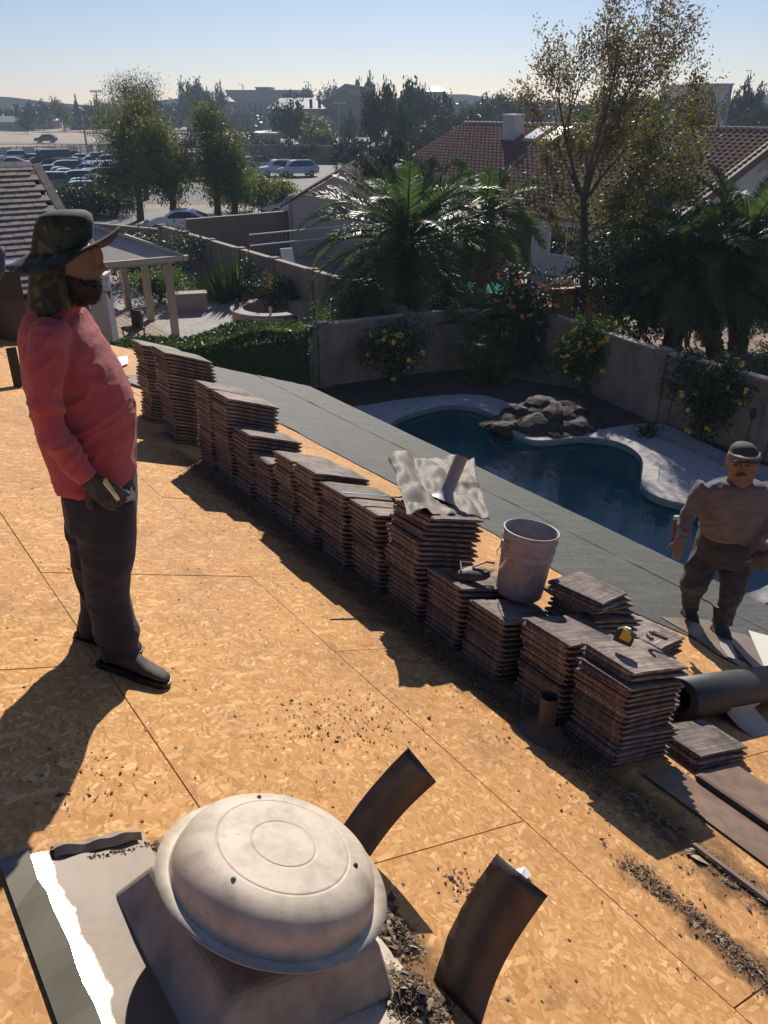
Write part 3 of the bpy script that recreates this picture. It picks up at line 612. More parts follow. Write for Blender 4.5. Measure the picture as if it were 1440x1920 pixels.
def car_proto(kind, pn):
    lo, up = PROF[kind]; body = M_paint[pn]; root = thing('parked_car', 'x', 'car'); W = .9
    XZc = Matrix(((1, 0, 0, 0), (0, 0, 1, 0), (0, 1, 0, 0), (0, 0, 0, 1)))
    bm = MB()
    def outline(pts, hw, inset=0): return [Vector((x, hw, z)) for x, z in pts]
    full = [(x, z) for x, z in lo]
    # body loft across width with tucked sides
    secs = []
    for yy, sc, dz in ((-W, .97, -.03), (-W * .96, 1, 0), (0, 1.01, .03), (W * .96, 1, 0), (W, .97, -.03)):
        secs.append([Vector((x * sc, yy, z + (dz if z > .8 else 0))) for x, z in full])
    n = len(full); vsx = [p for s_ in secs for p in s_]
    bm.add(vsx, [(i * n + k, (i + 1) * n + k, (i + 1) * n + (k + 1) % n, i * n + (k + 1) % n) for i in range(4) for k in range(n)] + [tuple(range(n)), tuple(4 * n + k for k in range(n))[::-1]])
    # cabin
    cab = [[Vector((x, s_ * (W * .93 if z < up[0][1] + .1 else W * .72), z)) for x, z in up] for s_ in (-1, 1)]
    m_ = len(up); bm.add(cab[0] + cab[1], [tuple(range(m_)), tuple(range(m_, 2 * m_))[::-1]] + [(k, m_ + k, m_ + k + 1, k + 1) for k in range(m_ - 1)])
    # mirrors
    for s_ in (-1, 1): bm.box(up[0][0] + .35, up[0][0] + .5, s_ * W - (.0 if s_ > 0 else .18), s_ * W + (.18 if s_ > 0 else 0), up[0][1] + .02, up[0][1] + .16)
    bo = bm.build('body', body, root)
    # glass: side, front, rear, slightly proud
    g = MB(); e = .012
    for s_ in (-1, 1):
        a = [Vector((x, 0, z)) for x, z in up]; zb = up[0][1] + .06
        q = [(up[0][0] + .22, zb), (up[1][0] + .08, up[1][1] - .09), (up[2][0], up[2][1] - .09), (up[3][0] - .05, up[3][1] - .09), (up[4][0] - .28, zb)]
        def yy(z): tq = (z - up[0][1]) / (up[2][1] - up[0][1]); return s_ * (W * (.93 - .21 * max(0, tq)) + e + .006)
        if kind == 'van': q = [q[0], q[1], (-.55, up[2][1] - .15), (-.5, zb)]
        g.add([Vector((x, yy(z), z)) for x, z in q], [tuple(range(len(q)))])
        fw, rw = (up[0], up[1]), (up[4], up[3])
    for (p, q_), sg_ in ((((up[0]), (up[1])), -1), (((up[4]), (up[3])), 1)):
        ya, yb = W * .8, W * .62; dx, dz = .015 * sg_, .015
        g.add([Vector((p[0] * .93 + q_[0] * .07 + dx, -ya, p[1] * .93 + q_[1] * .07 + dz)), Vector((p[0] * .93 + q_[0] * .07 + dx, ya, p[1] * .93 + q_[1] * .07 + dz)), Vector((p[0] * .08 + q_[0] * .92 + dx, yb, p[1] * .08 + q_[1] * .92 + dz)), Vector((p[0] * .08 + q_[0] * .92 + dx, -yb, p[1] * .08 + q_[1] * .92 + dz))], [(0, 1, 2, 3)])
    g.build('windows', M_glass, root)
    wm = MB(); wx = MB(); Mw = RX(PI / 2); wm.lathe([(.0, -.1), (.29, -.11), (.33, -.09), (.33, .09), (.29, .11), (0, .1)], 16, Mw); wx.lathe([(0, -.125), (.2, -.12), (.21, -.1), (.21, .1), (.2, .12), (0, .125)], 10, Mw)
    tm, rm = wm.mesh('wheel', True), wx.mesh('rim'); tm.materials.append(M_tyre); rm.materials.append(M_chrome)
    f = lo[0][0] + .9; r_ = lo[-1][0] - .85
    for x in (f, r_):
        for s_ in (-1, 1): wo = obj('wheel', tm, None, root, T(x, s_ * .82, .33)); obj('rim', rm, None, wo)
    z = lo[2][1] - .1
    for s_ in (-1, 1):
        MB().box(lo[1][0] + .0, lo[1][0] + .35, s_ * .82 - .12, s_ * .82 + .105, z - .1, z + .04).build('headlight', M_lamp, root)
        MB().box(lo[-2][0] - .2, lo[-2][0] + .02, s_ * .78 - .1, s_ * .78 + .15, z - .05, z + .15).build('tail_light', M_tail, root)
    if kind == 'pickup': pass
    return root
protos = {}
usedp = set()
def place_car(kind, pn, px, py, ang, label, group=None, Y=None, z=GZ + .02, cat='car', scale=1):
    k = (kind, pn)
    if k not in protos: protos[k] = car_proto(kind, pn)
    p = gz(px, py) if Y is None else gy(px, py, Y)
    c = protos[k] if k not in usedp else copy_tree(protos[k]); usedp.add(k)
    c.location = (p.x, p.y, z); c.rotation_euler = (0, 0, R(ang)); c.scale = (scale,) * 3; c['label'] = label; c['category'] = cat
    if group: c['group'] = group
    elif 'group' in c: del c['group']
    return c
# the front (-x) of these cars turned toward the left and the roof
cars = [
 ('suv','silver',25,307,'silver',"top left corner, just above the tile ridge"), ('sedan','silver',22,318,'silver','partly hidden behind the tile ridge'),
 ('sedan','grey',58,310,'grey','left of the big black van'), ('van','black',98,312,'black','the biggest dark van at the back of the lot'),
 ('sedan','black',135,303,'black','peeking out right of the black van'), ('sedan','black',96,322,'black','in front of the black van'),
 ('minivan','black',122,332,'black','centre of the second row'), ('sedan','silver',150,310,'silver','right of the black van'),
 ('sedan','red',172,315,'dark red','only dark red one in the back rows'), ('sedan','silver',197,304,'silver','back row by the fence'),
 ('suv','black',216,300,'black','rear row touching the pepper tree'), ('suv','white',200,318,'white','beside the dark red one'),
 ('sedan','black',92,336,'black','left in the middle row'), ('sedan','white',121,344,'white','middle of the lot showing its side'),
 ('sedan','silver',160,332,'silver','behind the long black car'), ('sedan','silver',188,327,'silver','right half of the third row'),
 ('suv','black',222,336,'black','against the pepper tree, third row'), ('sedan','silver',166,344,'silver','second from the pepper tree'),
 ('suv','black',143,356,'black','long black car before the silver sedan'), ('suv','black',188,350,'black','dark car partly under the tree'),
 ('suv','grey',92,360,'grey','dark car right beside the tile edge'), ('sedan','grey',150,366,'grey','grey roof behind the pale hatchback'),
 ('sedan','black',195,362,'black','dark car nearest the pepper trunk'), ('suv','silver',148,382,'silver','pale hatchback nearest the tile roof'),
 ('sedan','white',110,306,'white','squeezed behind the big black van'), ('suv','silver',78,303,'silver','back row left of centre'), ('sedan','white',138,318,'white','between the first and second rows'),
 ('suv','silver',180,312,'silver','just left of the dark red one'), ('sedan','silver',112,340,'silver','left of the white one showing its side'), ('suv','white',205,332,'white','partly behind the pepper branches, third row'),
 ('sedan','white',172,356,'white','between two long black cars'), ('sedan','silver',120,352,'silver','nose just right of the tile edge'), ('sedan','white',208,345,'white','last one left of the pepper trunk'),
 ('suv','white',345,312,'white','seen between the two pepper trees, upper'), ('sedan','silver',343,322,'silver','seen between the pepper trees, lower'),
 ('sedan','white',312,338,'white','low white car under the pepper branches'), ('sedan','black',385,338,'black','dark car under the right pepper tree'),
 ('suv','silver',447,334,'silver','right of the pepper trees'), ('suv','black',470,322,'black','behind the silver one right of the pepper trees'),
 ('suv','white',520,330,'white','second from the right in the near row'), ('minivan','white',556,331,'white','at the right end of the near row'),
]
G1 = 'cars parked in the school car park'
for kind, pn, px, py, cn, where in cars:
    place_car(kind, pn, px, py, 22 + random.uniform(-3, 3), f'{cn} {"car" if kind == "sedan" else kind} in the car park, {where}', G1)
place_car('sedan', 'white', 341, 438, 8, 'white sedan parked on the side street under the pepper tree', 'cars on the side street')
place_car('sedan', 'silver', 548, 404, 20, 'silver blue sedan beside the brown wall and the small gable house', 'cars on the side street')
place_car('suv', 'black', 87, 268, 2, 'lone black SUV driving on the road along the bare field', 'cars on the main road')
place_car('suv', 'black', 372, 252, 5, 'black SUV on the road behind the pepper trees', 'cars on the main road')
place_car('sedan', 'black', 458, 243, 3, 'black sedan on the road left of the school hall', 'cars on the main road')
place_car('pickup', 'silver', 508, 240, -4, 'silver pickup on the road before the low school wing', 'cars on the main road', cat='pickup truck')
place_car('minivan', 'white', 452, 222, 6, 'white minivan standing far off beside the tan school block', 'cars on the main road')
place_car('van', 'white', 1347, 212, 0, 'white delivery van before the grey warehouse at right', 'vans', cat='van', Y=130)
for i, (px, py) in enumerate([(885, 212), (902, 220), (918, 211), (930, 222), (948, 213), (965, 222), (985, 214), (1003, 221), (1428, 205), (1440, 214), (893, 228), (915, 231), (1400, 207)]):
    place_car(['sedan', 'suv', 'minivan'][i % 3], ['silver', 'white', 'grey', 'blue', 'tan'][i % 5], px, py + 44, 15, ['gleaming far car in the sunny lot behind the tile ridge, near its left end','far car behind the tile ridge, second in the sunny lot','far car left of the chimney, top row of the sunny lot','far car just left of the white chimney','far car directly above the white chimney','far car just right of the white chimney','far car seen through the left twigs of the ash tree','far car seen past the trunk of the ash tree','far car above the right end of the tile ridge','far car at the right edge above the gable peak','far car lowest at the left end of the sunny lot','far car lowest left of the chimney','far car near the right edge beside the dark pole'][i], 'cars in the far sunny lot')
for k, (px, py, lb) in enumerate([(655, 285, 'small white car glinting between bushes below the hall'), (672, 280, 'second white car right of the first among the bushes'), (760, 292, 'small car behind the tall dark tree, left one'), (800, 290, 'small car behind the tall dark tree, right one'), (838, 300, 'dark car in front of the hedge left of the tile roof')]):
    place_car('sedan', ['white', 'silver', 'white', 'silver', 'black'][k], px, py, 10, lb, 'cars by the far bushes')
# box truck
p = gz(385, 290); t = thing('box_truck', 'white box truck with blue lower panel behind the pepper trees', 'truck', (p.x, p.y, GZ), R(5))
MB().box(-3, 3, -1.2, 1.2, 1.0, 3.4).build('cargo_box', M_white, t); MB().box(-3.02, -1.4, -1.22, 1.22, 1.0, 2.2).build('blue_panel', mat('blue_paint', (.02, .05, .28), rough=.4), t)
MB().hexa([(-5, -1.1, .5), (-3.05, -1.1, .5), (-3.05, 1.1, .5), (-5, 1.1, .5)], [(-4.4, -1, 2.6), (-3.05, -1, 2.6), (-3.05, 1, 2.6), (-4.4, 1, 2.6)]).build('cab', M_white, t)
for x in (-4.1, 1.9):
    for s_ in (-1, 1): MB().lathe([(0, -.15), (.45, -.15), (.45, .15), (0, .15)], 14, T(x, s_ * 1.05, .45) @ RX(PI / 2)).build('wheel', M_tyre, t)
# ============================================================ vegetation
L_olive = leafmat('olive_leaf', (.09, .11, .025), (.20, .19, .05), (.05, .08, .02), .5)
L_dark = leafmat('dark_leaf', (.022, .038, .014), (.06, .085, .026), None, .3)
L_green = leafmat('green_leaf', (.05, .10, .02), (.12, .19, .035), None, .5)
L_hedge = leafmat('hedge_leaf', (.05, .09, .02), (.12, .19, .035), (.03, .055, .015), .4)
L_far = leafmat('far_leaf', (.03, .042, .022), (.065, .078, .04), (.045, .05, .03), .2, vsc=.5)
L_brown = leafmat('brown_leaf', (.13, .07, .035), (.19, .12, .05), (.09, .05, .03), .4)
L_ash = leafmat('ash_leaf', (.15, .12, .035), (.28, .17, .06), (.20, .09, .05), .5, vsc=.6)
L_palm = leafmat('palm_leaf', (.04, .075, .02), (.10, .15, .04), None, .42, .45, spec=.35)
L_deadpalm = leafmat('dry_palm_leaf', (.16, .10, .045), (.26, .16, .075), None, .3)
F_yel = mat('yellow_petal', (.75, .50, .03), rough=.6); F_org = mat('orange_petal', (.70, .25, .09), rough=.6); F_red = mat('red_petal', (.6, .05, .02), rough=.6)
def blob_pts(blobs, n, shell=.55):
    """points spread in a union of ellipsoids (x,y,z,rx,ry,rz), denser towards the outside"""
    w = np.array([b[3] * b[4] * b[5] for b in blobs]) ** .7; w /= w.sum(); k = np.random.choice(len(blobs), n, p=w); B = np.array(blobs)[k]
    d = np.random.normal(size=(n, 3)); d /= np.linalg.norm(d, axis=1)[:, None]
    r = np.random.uniform(shell ** 3, 1, n) ** (1 / 3); r *= 1 + .16 * np.sin(d[:, 0] * 9 + B[:, 0] * 3) * np.sin(d[:, 2] * 8 + d[:, 1] * 7)
    return B[:, :3] + d * r[:, None] * B[:, 3:]
def clumpy(blobs, n, cl, csz):
    c = blob_pts(blobs, cl, .35); k = np.random.randint(0, cl, n); return c[k] + np.random.normal(size=(n, 3)) * csz
def crown_mesh(name, blobs, n, size, cl=None, csz=.2, asp=.45, droop=0):
    p = clumpy(blobs, n, cl, csz) if cl else blob_pts(blobs, n); a, b = rnd_axes(n, size, asp, droop); return quads_mesh(name, p, a, b)
def tree(name, label, cat, loc, blobs, n, size, m, cl=None, csz=.2, trunk=None, group=None, droop=0, asp=.45, tm=None):
    t = thing(name, label, cat, loc, 0, group)
    obj('crown', crown_mesh('crown', blobs, n, size, cl, csz, asp, droop), m, t)
    if trunk:
        for i, (pts, rad) in enumerate(trunk): MB().tube(pts, rad, 8).build('trunk' if i == 0 else 'limb', tm or M_bark, t, smooth=True)
    return t
def bush(label, px, py, w, h, n, m, z=GZ, cat='bush', name='bush', fl=None, fn=0, size=.07, dz=0, group=None, loc=None, asp=.45, lump=7):
    p = loc or gz(px, py, z); t = thing(name, label, cat, (p[0], p[1], GZ), 0, group)
    bl = [(random.uniform(-.45, .45) * w, random.uniform(-.3, .3) * w, h * random.uniform(.35, .78) + dz, w * .36, w * .34, h * .26) for _ in range(lump)] + [(0, 0, h * .5 + dz, w * .42, w * .4, h * .42)]
    obj('foliage', crown_mesh('foliage', bl, n, size, max(20, n // 40), .12 * w ** .5, asp), m, t)
    st = MB()
    for k in range(5): st.tube([(random.uniform(-.1, .1), random.uniform(-.1, .1), 0), (random.uniform(-.3, .3) * w, random.uniform(-.3, .3) * w, h * .55 + dz)], [.03, .012], 5)
    st.build('stems', M_bark, t)
    if fl:
        pts = blob_pts(bl, fn * 7, .93)
        q = pts[(pts[:, 1] < w * .1)][:fn]; b = MB()
        for c in q:
            for _ in range(3):
                s_ = random.uniform(.035, .06); v = Vector(c) + Vector([random.uniform(-.06, .06) for _ in range(3)]); b.add([v + Vector((s_ * math.cos(a), -.3 * s_ * math.sin(2 * a), s_ * math.sin(a))) for a in (0, 1.26, 2.5, 3.77, 5.0)] + [v + Vector((0, -.4 * s_, 0))], [(0, 1, 5), (1, 2, 5), (2, 3, 5), (3, 4, 5), (4, 0, 5)])
        b.build('flowers', fl, t, kind='stuff')
    return t
# palms -------------------------------------------------
def frond_mesh(L, el0, bend, nl=52, lw=.5, wid=.027, name='frond'):
    """rachis starts outward at elevation el0 and curves down by bend radians along its length"""
    b = MB(); P = []; p = Vector((0, 0, 0)); N = 16
    for i in range(N + 1):
        P.append(p.copy()); a = el0 - bend * (i / N) ** 1.4; p = p + Vector((math.cos(a), 0, math.sin(a))) * (L / N)
    b.tube(P, [.035 * (1 - .85 * i / N) + .004 for i in range(N + 1)], 4)
    for i in range(nl):
        f = .14 + .86 * i / nl; x = f * N; j = min(N - 1, int(x)); q = P[j].lerp(P[j + 1], x - j); tg = (P[j + 1] - P[j]).normalized(); up = tg.cross(Vector((0, 1, 0))) * -1
        if up.z < 0: up = -up
        ll = lw * (math.sin(PI * min(1, f * .93 + .08)) ** .6) * random.uniform(.85, 1.1)
        for s_ in (-1, 1):
            d = (tg * .62 + Vector((0, s_, 0)) * .85 + up * random.uniform(.05, .5)).normalized(); w = tg * wid
            e = q + d * ll + Vector((0, 0, -.10 * ll)); mdl = q + d * ll * .5
            b.add([q - w * .6, mdl - w, e, mdl + w, q + w * .6], [(0, 1, 2, 3, 4)])
    return b.mesh(name)
def palm(label, loc, H, L, nf, trunk_r, m, seed, dead=0, name='palm_tree', lean=(0, 0), tr0=None, lowest=-.7, lw=.5):
    random.seed(seed); t = thing(name, label, 'palm tree', loc)
    ms = [frond_mesh(L * 1.0, .2, 1.2, lw=lw), frond_mesh(L, .25, 1.5, lw=lw), frond_mesh(L * .95, .1, .9, lw=lw), frond_mesh(L * .8, .05, .6, lw=lw * .9)]
    for q in ms: q.materials.append(m)
    dm = frond_mesh(L * .85, .1, 1.1, 34, lw * .8); dm.materials.append(L_deadpalm)
    top = Vector((lean[0], lean[1], H)); tb = MB()
    N = 14; pts = [Vector((lean[0] * (i / N), lean[1] * (i / N), H * i / N)) for i in range(N + 1)]
    tb.tube(pts, [(tr0 or trunk_r) + (trunk_r - (tr0 or trunk_r)) * i / N + .02 * (i % 2) for i in range(N + 1)], 14)
    # old frond stubs wrapped round the trunk
    for i in range(int(H * 26)):
        z = random.uniform(.1, H); a = i * 2.4; r0 = trunk_r * .92; c = Vector((lean[0] * z / H + math.cos(a) * r0, lean[1] * z / H + math.sin(a) * r0, z)); o_ = Vector((math.cos(a), math.sin(a), 0)); s_ = Vector((-math.sin(a), math.cos(a), 0))
        tb.hexa([c - s_ * .07, c + s_ * .07, c + s_ * .05 - o_ * .05, c - s_ * .05 - o_ * .05], [c + o_ * .07 - s_ * .045 + Vector((0, 0, .14)), c + o_ * .07 + s_ * .045 + Vector((0, 0, .14)), c + s_ * .04 + Vector((0, 0, .16)), c - s_ * .04 + Vector((0, 0, .16))])
    tb.build('trunk', M_palmbark, t)
    for i in range(nf):
        f = i / nf; tilt = 1.25 - (1.25 - lowest) * f ** .8; az = i * 2.39996 + random.uniform(-.2, .2)
        Mx = T(top + Vector((math.cos(az), math.sin(az), 0)) * .12 + Vector((0, 0, .15 - .5 * f))) @ RZ(az) @ RY(-(tilt - .1)) @ RX(random.uniform(-.25, .25))
        dd_ = dead and i >= nf - dead
        obj('dry_frond' if dd_ else 'frond', dm if dd_ else ms[i % 3 if f > .15 else 3], None, t, Mx)
    return t
palm('big dark date palm rising behind the middle of the garden wall', (.75, 27.0, GZ), 3.4, 3.8, 84, .42, L_palm, 3, lowest=-.75, lw=.62)
palm('slimmer palm with hanging brown dry fronds right of the big palm', (3.5, 29.5, GZ), 3.9, 2.7, 44, .2, L_palm, 5, dead=14, lowest=-1.35)
palm('tall feathery palm at the right edge before the white gable', (11.6, 25.8, GZ), 3.5, 3.2, 60, .3, L_palm, 8, lean=(-.3, .3), lowest=-.9, lw=.55)
palm('leaning palm trunk beside the gap in the right wall planting', (10.6, 24.9, GZ), 3.0, 2.7, 46, .26, L_palm, 9, lean=(-1.1, .5), dead=8, lowest=-1.0)
palm('bare thick palm trunk with drooping crown behind the right wall', (9.0, 24.6, GZ), 3.2, 2.6, 46, .28, L_palm, 11, dead=8, lowest=-1.1, lean=(0, .2))
def fan_palm(label, loc, h, n, r, seed, m=None):
    random.seed(seed); t = thing('fan_palm', label, 'palm'); t.location = loc
    b = MB(); ns = 22
    for k in range(ns):
        a = -1.35 + 2.7 * k / (ns - 1); d = Vector((math.cos(a), math.sin(a), 0)); s_ = Vector((-d.y, d.x, 0)) * .02
        b.add([Vector((.0, 0, 0)), d * r * .6 - s_, d * r + Vector((0, 0, -.12 * r)), d * r * .6 + s_], [(0, 1, 2, 3)])
    b.tube([(-.7, 0, -.15), (0, 0, 0)], [.012, .008], 4); me = b.mesh('leaf_fan'); me.materials.append(m or L_palm)
    for i in range(n):
        az = i * 2.4; ti = random.uniform(-.4, 1.2); R0 = T(0, 0, h * random.uniform(.55, 1)) @ RZ(az) @ RY(-ti) @ T(.7, 0, 0) @ RY(random.uniform(-.2, .5)); obj('fan_leaf', me, None, t, R0)
    MB().tube([(0, 0, 0), (0, 0, h)], [.09, .07], 8).build('trunk', M_palmbark, t); return t
fan_palm('small fan palm against the garden wall under the slim palm', (2.7, 23.3, GZ), 1.5, 22, .75, 3)
fan_palm('second small fan palm between flowering bush and slim palm', (3.4, 23.6, GZ), 1.0, 14, .6, 4)
fan_palm('bright spiky palm at the right edge above the gravel gap', (12.6, 24.0, GZ), 2.0, 22, .9, 6)
# ash tree ----------------------------------------------
def ash():
    random.seed(21); base = Vector((7.1, 29.2, GZ)); t = thing('ash_tree', 'tall thinly leaved tree with olive and rust leaves before the white house', 'tree', base)
    wood = MB(); tips = []
    def br(p, d, L, r, dep, dens):
        n = 5; pts = [p.copy()]; rad = [r]; q = p.copy()
        for i in range(n):
            d = (d + Vector([random.uniform(-.13, .13) for _ in range(3)]) + Vector((0, 0, .03))).normalized(); q = q + d * (L / n); pts.append(q.copy()); rad.append(r * (1 - .5 * (i + 1) / n))
            if dep <= 2 and i >= 1: tips.append((q.copy(), dens, dep))
        wood.tube(pts, rad, 6 if dep > 2 else 4, cap=False)
        if dep == 0: return
        for k in range(3 if dep > 1 else 3):
            a = d.orthogonal().normalized(); a.rotate(Matrix.Rotation(random.uniform(0, 6.28), 3, d)); nd_ = (d + a * random.uniform(.35, .75)).normalized(); s_ = pts[random.choice((2, 3, 4, 5))] if k else pts[-1]
            br(s_, nd_ if k else (d + a * .25).normalized(), L * random.uniform(.6, .78), rad[-1] * .85, dep - 1, dens)
    fork = Vector((-.25, .1, 4.3)); wood.tube([(0, 0, 0), (.06, 0, 1.5), (-.1, 0, 3.0), fork], [.2, .165, .14, .125], 10)
    for d, L, r, dens in (((-.42, .1, 1), 2.4, .085, .45), ((-.7, -.1, .9), 1.9, .05, .35), ((-.12, -.15, 1), 2.6, .09, .45), ((.34, .1, 1), 2.5, .085, .8), ((.75, .1, .75), 2.1, .07, .9), ((.1, .4, .9), 2.2, .07, .5)):
        br(fork, Vector(d).normalized(), L, r, 3, dens)
    for p0, d, L, r, dens in (((0, 0, 2.2), (-.9, -.2, .6), 2.0, .05, .8), ((0, 0, 2.9), (.9, -.1, .45), 2.2, .06, 1.3), ((.05, 0, 2.0), (.8, .3, .35), 2.0, .05, 1.0), ((0, 0, 3.5), (-.7, .3, .5), 1.7, .05, .8), ((0, 0, 1.6), (.5, -.4, .5), 1.4, .045, .3), ((0, 0, 3.3), (.4, -.7, .5), 1.6, .05, 1.2)):
        br(Vector(p0), Vector(d).normalized(), L, r, 2, dens)
    wood.build('trunk', M_bark, t, smooth=True)
    P = []; 
    for q, dn, dep in tips:
        for _ in range(int(dn * random.uniform(16, 44))): P.append(q + Vector([random.gauss(0, .19) for _ in range(3)]))
    P = np.array([tuple(p) for p in P]); print('ash leaves', len(P)); a, b = rnd_axes(len(P), .066, .4, .5)
    low = (P[:, 2] < 5.2); me = quads_mesh('crown', P, a, b, (np.random.rand(len(P)) < np.where(low, .14, .6)).astype(int))
    o = obj('crown', me, [L_olive, L_ash], t)
    # second trunk crossing at its right
    MB().tube([(1.1, -.3, 0), (1.3, -.2, 1.3), (2.0, 0, 2.3), (3.2, .1, 2.9), (4.4, .1, 3.2)], [.11, .1, .08, .05, .03], 8).build('leaning_limb', M_bark, t, smooth=True)
ash()
bl = lambda *a: list(a)
tree('bushy_tree', 'dense dark green tree just behind the tall thin tree', 'tree', (8.9, 30.6, GZ), [(-.9, 0, 6.3, 1.5, 1.4, 1.1), (.9, .2, 6.0, 1.5, 1.4, 1.1), (0, 0, 4.0, 1.7, 1.5, 1.3), (1.3, 0, 4.8, 1.2, 1.2, 1.0), (.3, 0, 5.1, 1.1, 1, .9)], 8000, .08, L_olive, 170, .28, [([(0, 0, 0), (.1, 0, 3.8)], [.14, .08])])
# pepper trees by the car park
def pepper(label, px, py, Y, W, H, n, m, base=.18, feather=False):
    p = gy(px, py, Y); bl_ = []
    for _ in range(24):
        a = random.uniform(0, 6.28); r = random.uniform(0, .42) * W; z = random.uniform(base + .12, .88) * H; f = 1 - max(0, z / H - .55)
        bl_.append((math.cos(a) * r * f, math.sin(a) * r * f, z, W * .13, W * .13, H * .10))
    tr = [([(0, 0, 0), (.15, 0, H * .25), (-.1, .1, H * .5)], [.28, .2, .12])] + [([(.1, 0, H * .22), (random.uniform(-.3, .3) * W, random.uniform(-.3, .3) * W, H * .65)], [.14, .05]) for _ in range(4)]
    return tree('pepper_tree', label, 'tree', (p.x, Y, GZ), bl_, n, .13 if not feather else .09, m, n // 36, .42, tr, 'trees along the car park', droop=1.2, asp=.28)
random.seed(5)
pepper('drooping pepper tree nearest the tiled roof, left of the white sedan', 262, 400, 60, 6.2, 8.2, 17000, L_olive)
pepper('feathery grey green mesquite with wispy top behind the pepper tree', 275, 380, 74, 7.6, 9.6, 15000, L_far, feather=True)
pepper('pepper tree with trunk beside the white sedan', 325, 420, 57, 5.4, 7.0, 12000, L_olive)
pepper('tall narrow pepper tree with gaps right of the pair', 408, 410, 60, 4.0, 7.6, 9000, L_olive)
pepper('low leafy pepper branches right of the narrow tree', 440, 415, 60, 3.4, 5.2, 6000, L_green)
bush('yellow green scrub between pepper trees and the silver blue sedan', 500, 400, 6.2, 2.6, 7000, L_olive, size=.13)
bush('dark scrub under the pepper trees beside the tile roof', 200, 405, 6.0, 2.6, 6000, L_dark, size=.13)
bush('grey green scrub in front of the pale hatchback', 135, 400, 3.6, 2.0, 3000, L_far, size=.12)
bush('pale green scrub left of the long white minivan', 455, 350, 4.0, 2.2, 3000, L_olive, size=.14)
for i, (px, py, w, h, m, lb) in enumerate([(500, 300, 6, 3, L_far, 'pale scrub on the dirt below the brown far wall, left one'), (540, 303, 5, 2.6, L_far, 'pale scrub on the dirt below the far wall, middle one'), (580, 305, 6, 2.6, L_dark, 'dark scrub on the dirt below the far wall, right one'), (455, 292, 7, 4, L_far, 'round desert bush right of the box truck')]):
    bush(lb, px, py, w, h, 1800, m, size=.22)
# hedge behind the roof
ha, hb = Vector((-6.4, 18.6, 0)), Vector((-2.15, 21.5, 0)); t = thing('hedge', 'clipped green hedge with sunlit top along the left garden wall', 'hedge', (ha.x, ha.y, GZ)); dd = hb - ha; N = 26000
q = np.random.rand(N, 3); along = q[:, 0:1] * dd.length; hh = 2.05 + .1 * np.sin(along * 2.3) + np.random.normal(size=(N, 1)) * .03
zz = np.where(np.random.rand(N, 1) < .5, hh - np.random.rand(N, 1) ** 2 * .25, q[:, 2:3] * hh); yy = (q[:, 1:2] - .5) * 1.1; side = np.random.rand(N, 1) < .35; yy = np.where(side, np.sign(yy) * (.5 + .08 * np.random.rand(N, 1)), yy)
P = np.hstack([along, yy, zz]); a, b = rnd_axes(N, .045, .45, -.6); obj('hedge_leaves', quads_mesh('hedge_leaves', P, a, b), L_hedge, t, RZ(math.atan2(dd.y, dd.x)))
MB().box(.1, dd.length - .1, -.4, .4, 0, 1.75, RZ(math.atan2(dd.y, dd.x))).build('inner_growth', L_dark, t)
# bushes of the yard
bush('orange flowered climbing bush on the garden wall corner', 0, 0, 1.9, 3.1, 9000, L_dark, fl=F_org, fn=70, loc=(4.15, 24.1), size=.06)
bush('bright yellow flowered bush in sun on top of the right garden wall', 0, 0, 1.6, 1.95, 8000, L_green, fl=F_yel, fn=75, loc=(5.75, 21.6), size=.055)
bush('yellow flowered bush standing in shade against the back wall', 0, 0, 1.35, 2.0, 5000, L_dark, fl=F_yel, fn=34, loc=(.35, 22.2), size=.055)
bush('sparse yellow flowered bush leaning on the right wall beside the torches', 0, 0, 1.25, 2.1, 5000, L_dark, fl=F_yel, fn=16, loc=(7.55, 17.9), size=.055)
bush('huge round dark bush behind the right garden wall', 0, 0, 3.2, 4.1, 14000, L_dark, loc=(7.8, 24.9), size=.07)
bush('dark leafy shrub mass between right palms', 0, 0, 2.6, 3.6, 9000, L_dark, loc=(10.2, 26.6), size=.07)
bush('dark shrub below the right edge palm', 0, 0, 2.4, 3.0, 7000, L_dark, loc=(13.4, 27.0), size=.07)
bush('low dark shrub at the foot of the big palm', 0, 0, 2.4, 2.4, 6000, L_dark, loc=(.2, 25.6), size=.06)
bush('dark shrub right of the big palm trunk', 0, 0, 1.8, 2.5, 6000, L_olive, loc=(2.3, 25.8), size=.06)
bush('green shrub beyond the shelter posts', 0, 0, 1.7, 1.3, 5000, L_green, loc=(-9.2, 33.2), size=.06)
bush('dark shrub by the wall right of the potted plant', 0, 0, 1.5, 1.4, 3500, L_dark, loc=(-4.1, 31.6), size=.06)
bush('dark ivy like shrub behind the shelter', 0, 0, 4.5, 2.0, 7000, L_dark, loc=(-10.9, 37.5), size=.08)
bush('leafy shrub low beside the fire pit under palm fronds', 0, 0, 2.0, 1.2, 4000, L_green, loc=(-1.4, 26.2), size=.06)
bush('small dry plant in the soil beside the pool steps', 0, 0, .5, .35, 300, L_dark, loc=(6.35, 18.1), size=.05)
bush('yellow green plant above the wall near the right edge', 0, 0, 1.1, 2.2, 3000, L_green, loc=(10.1, 19.9), size=.07, asp=.2)
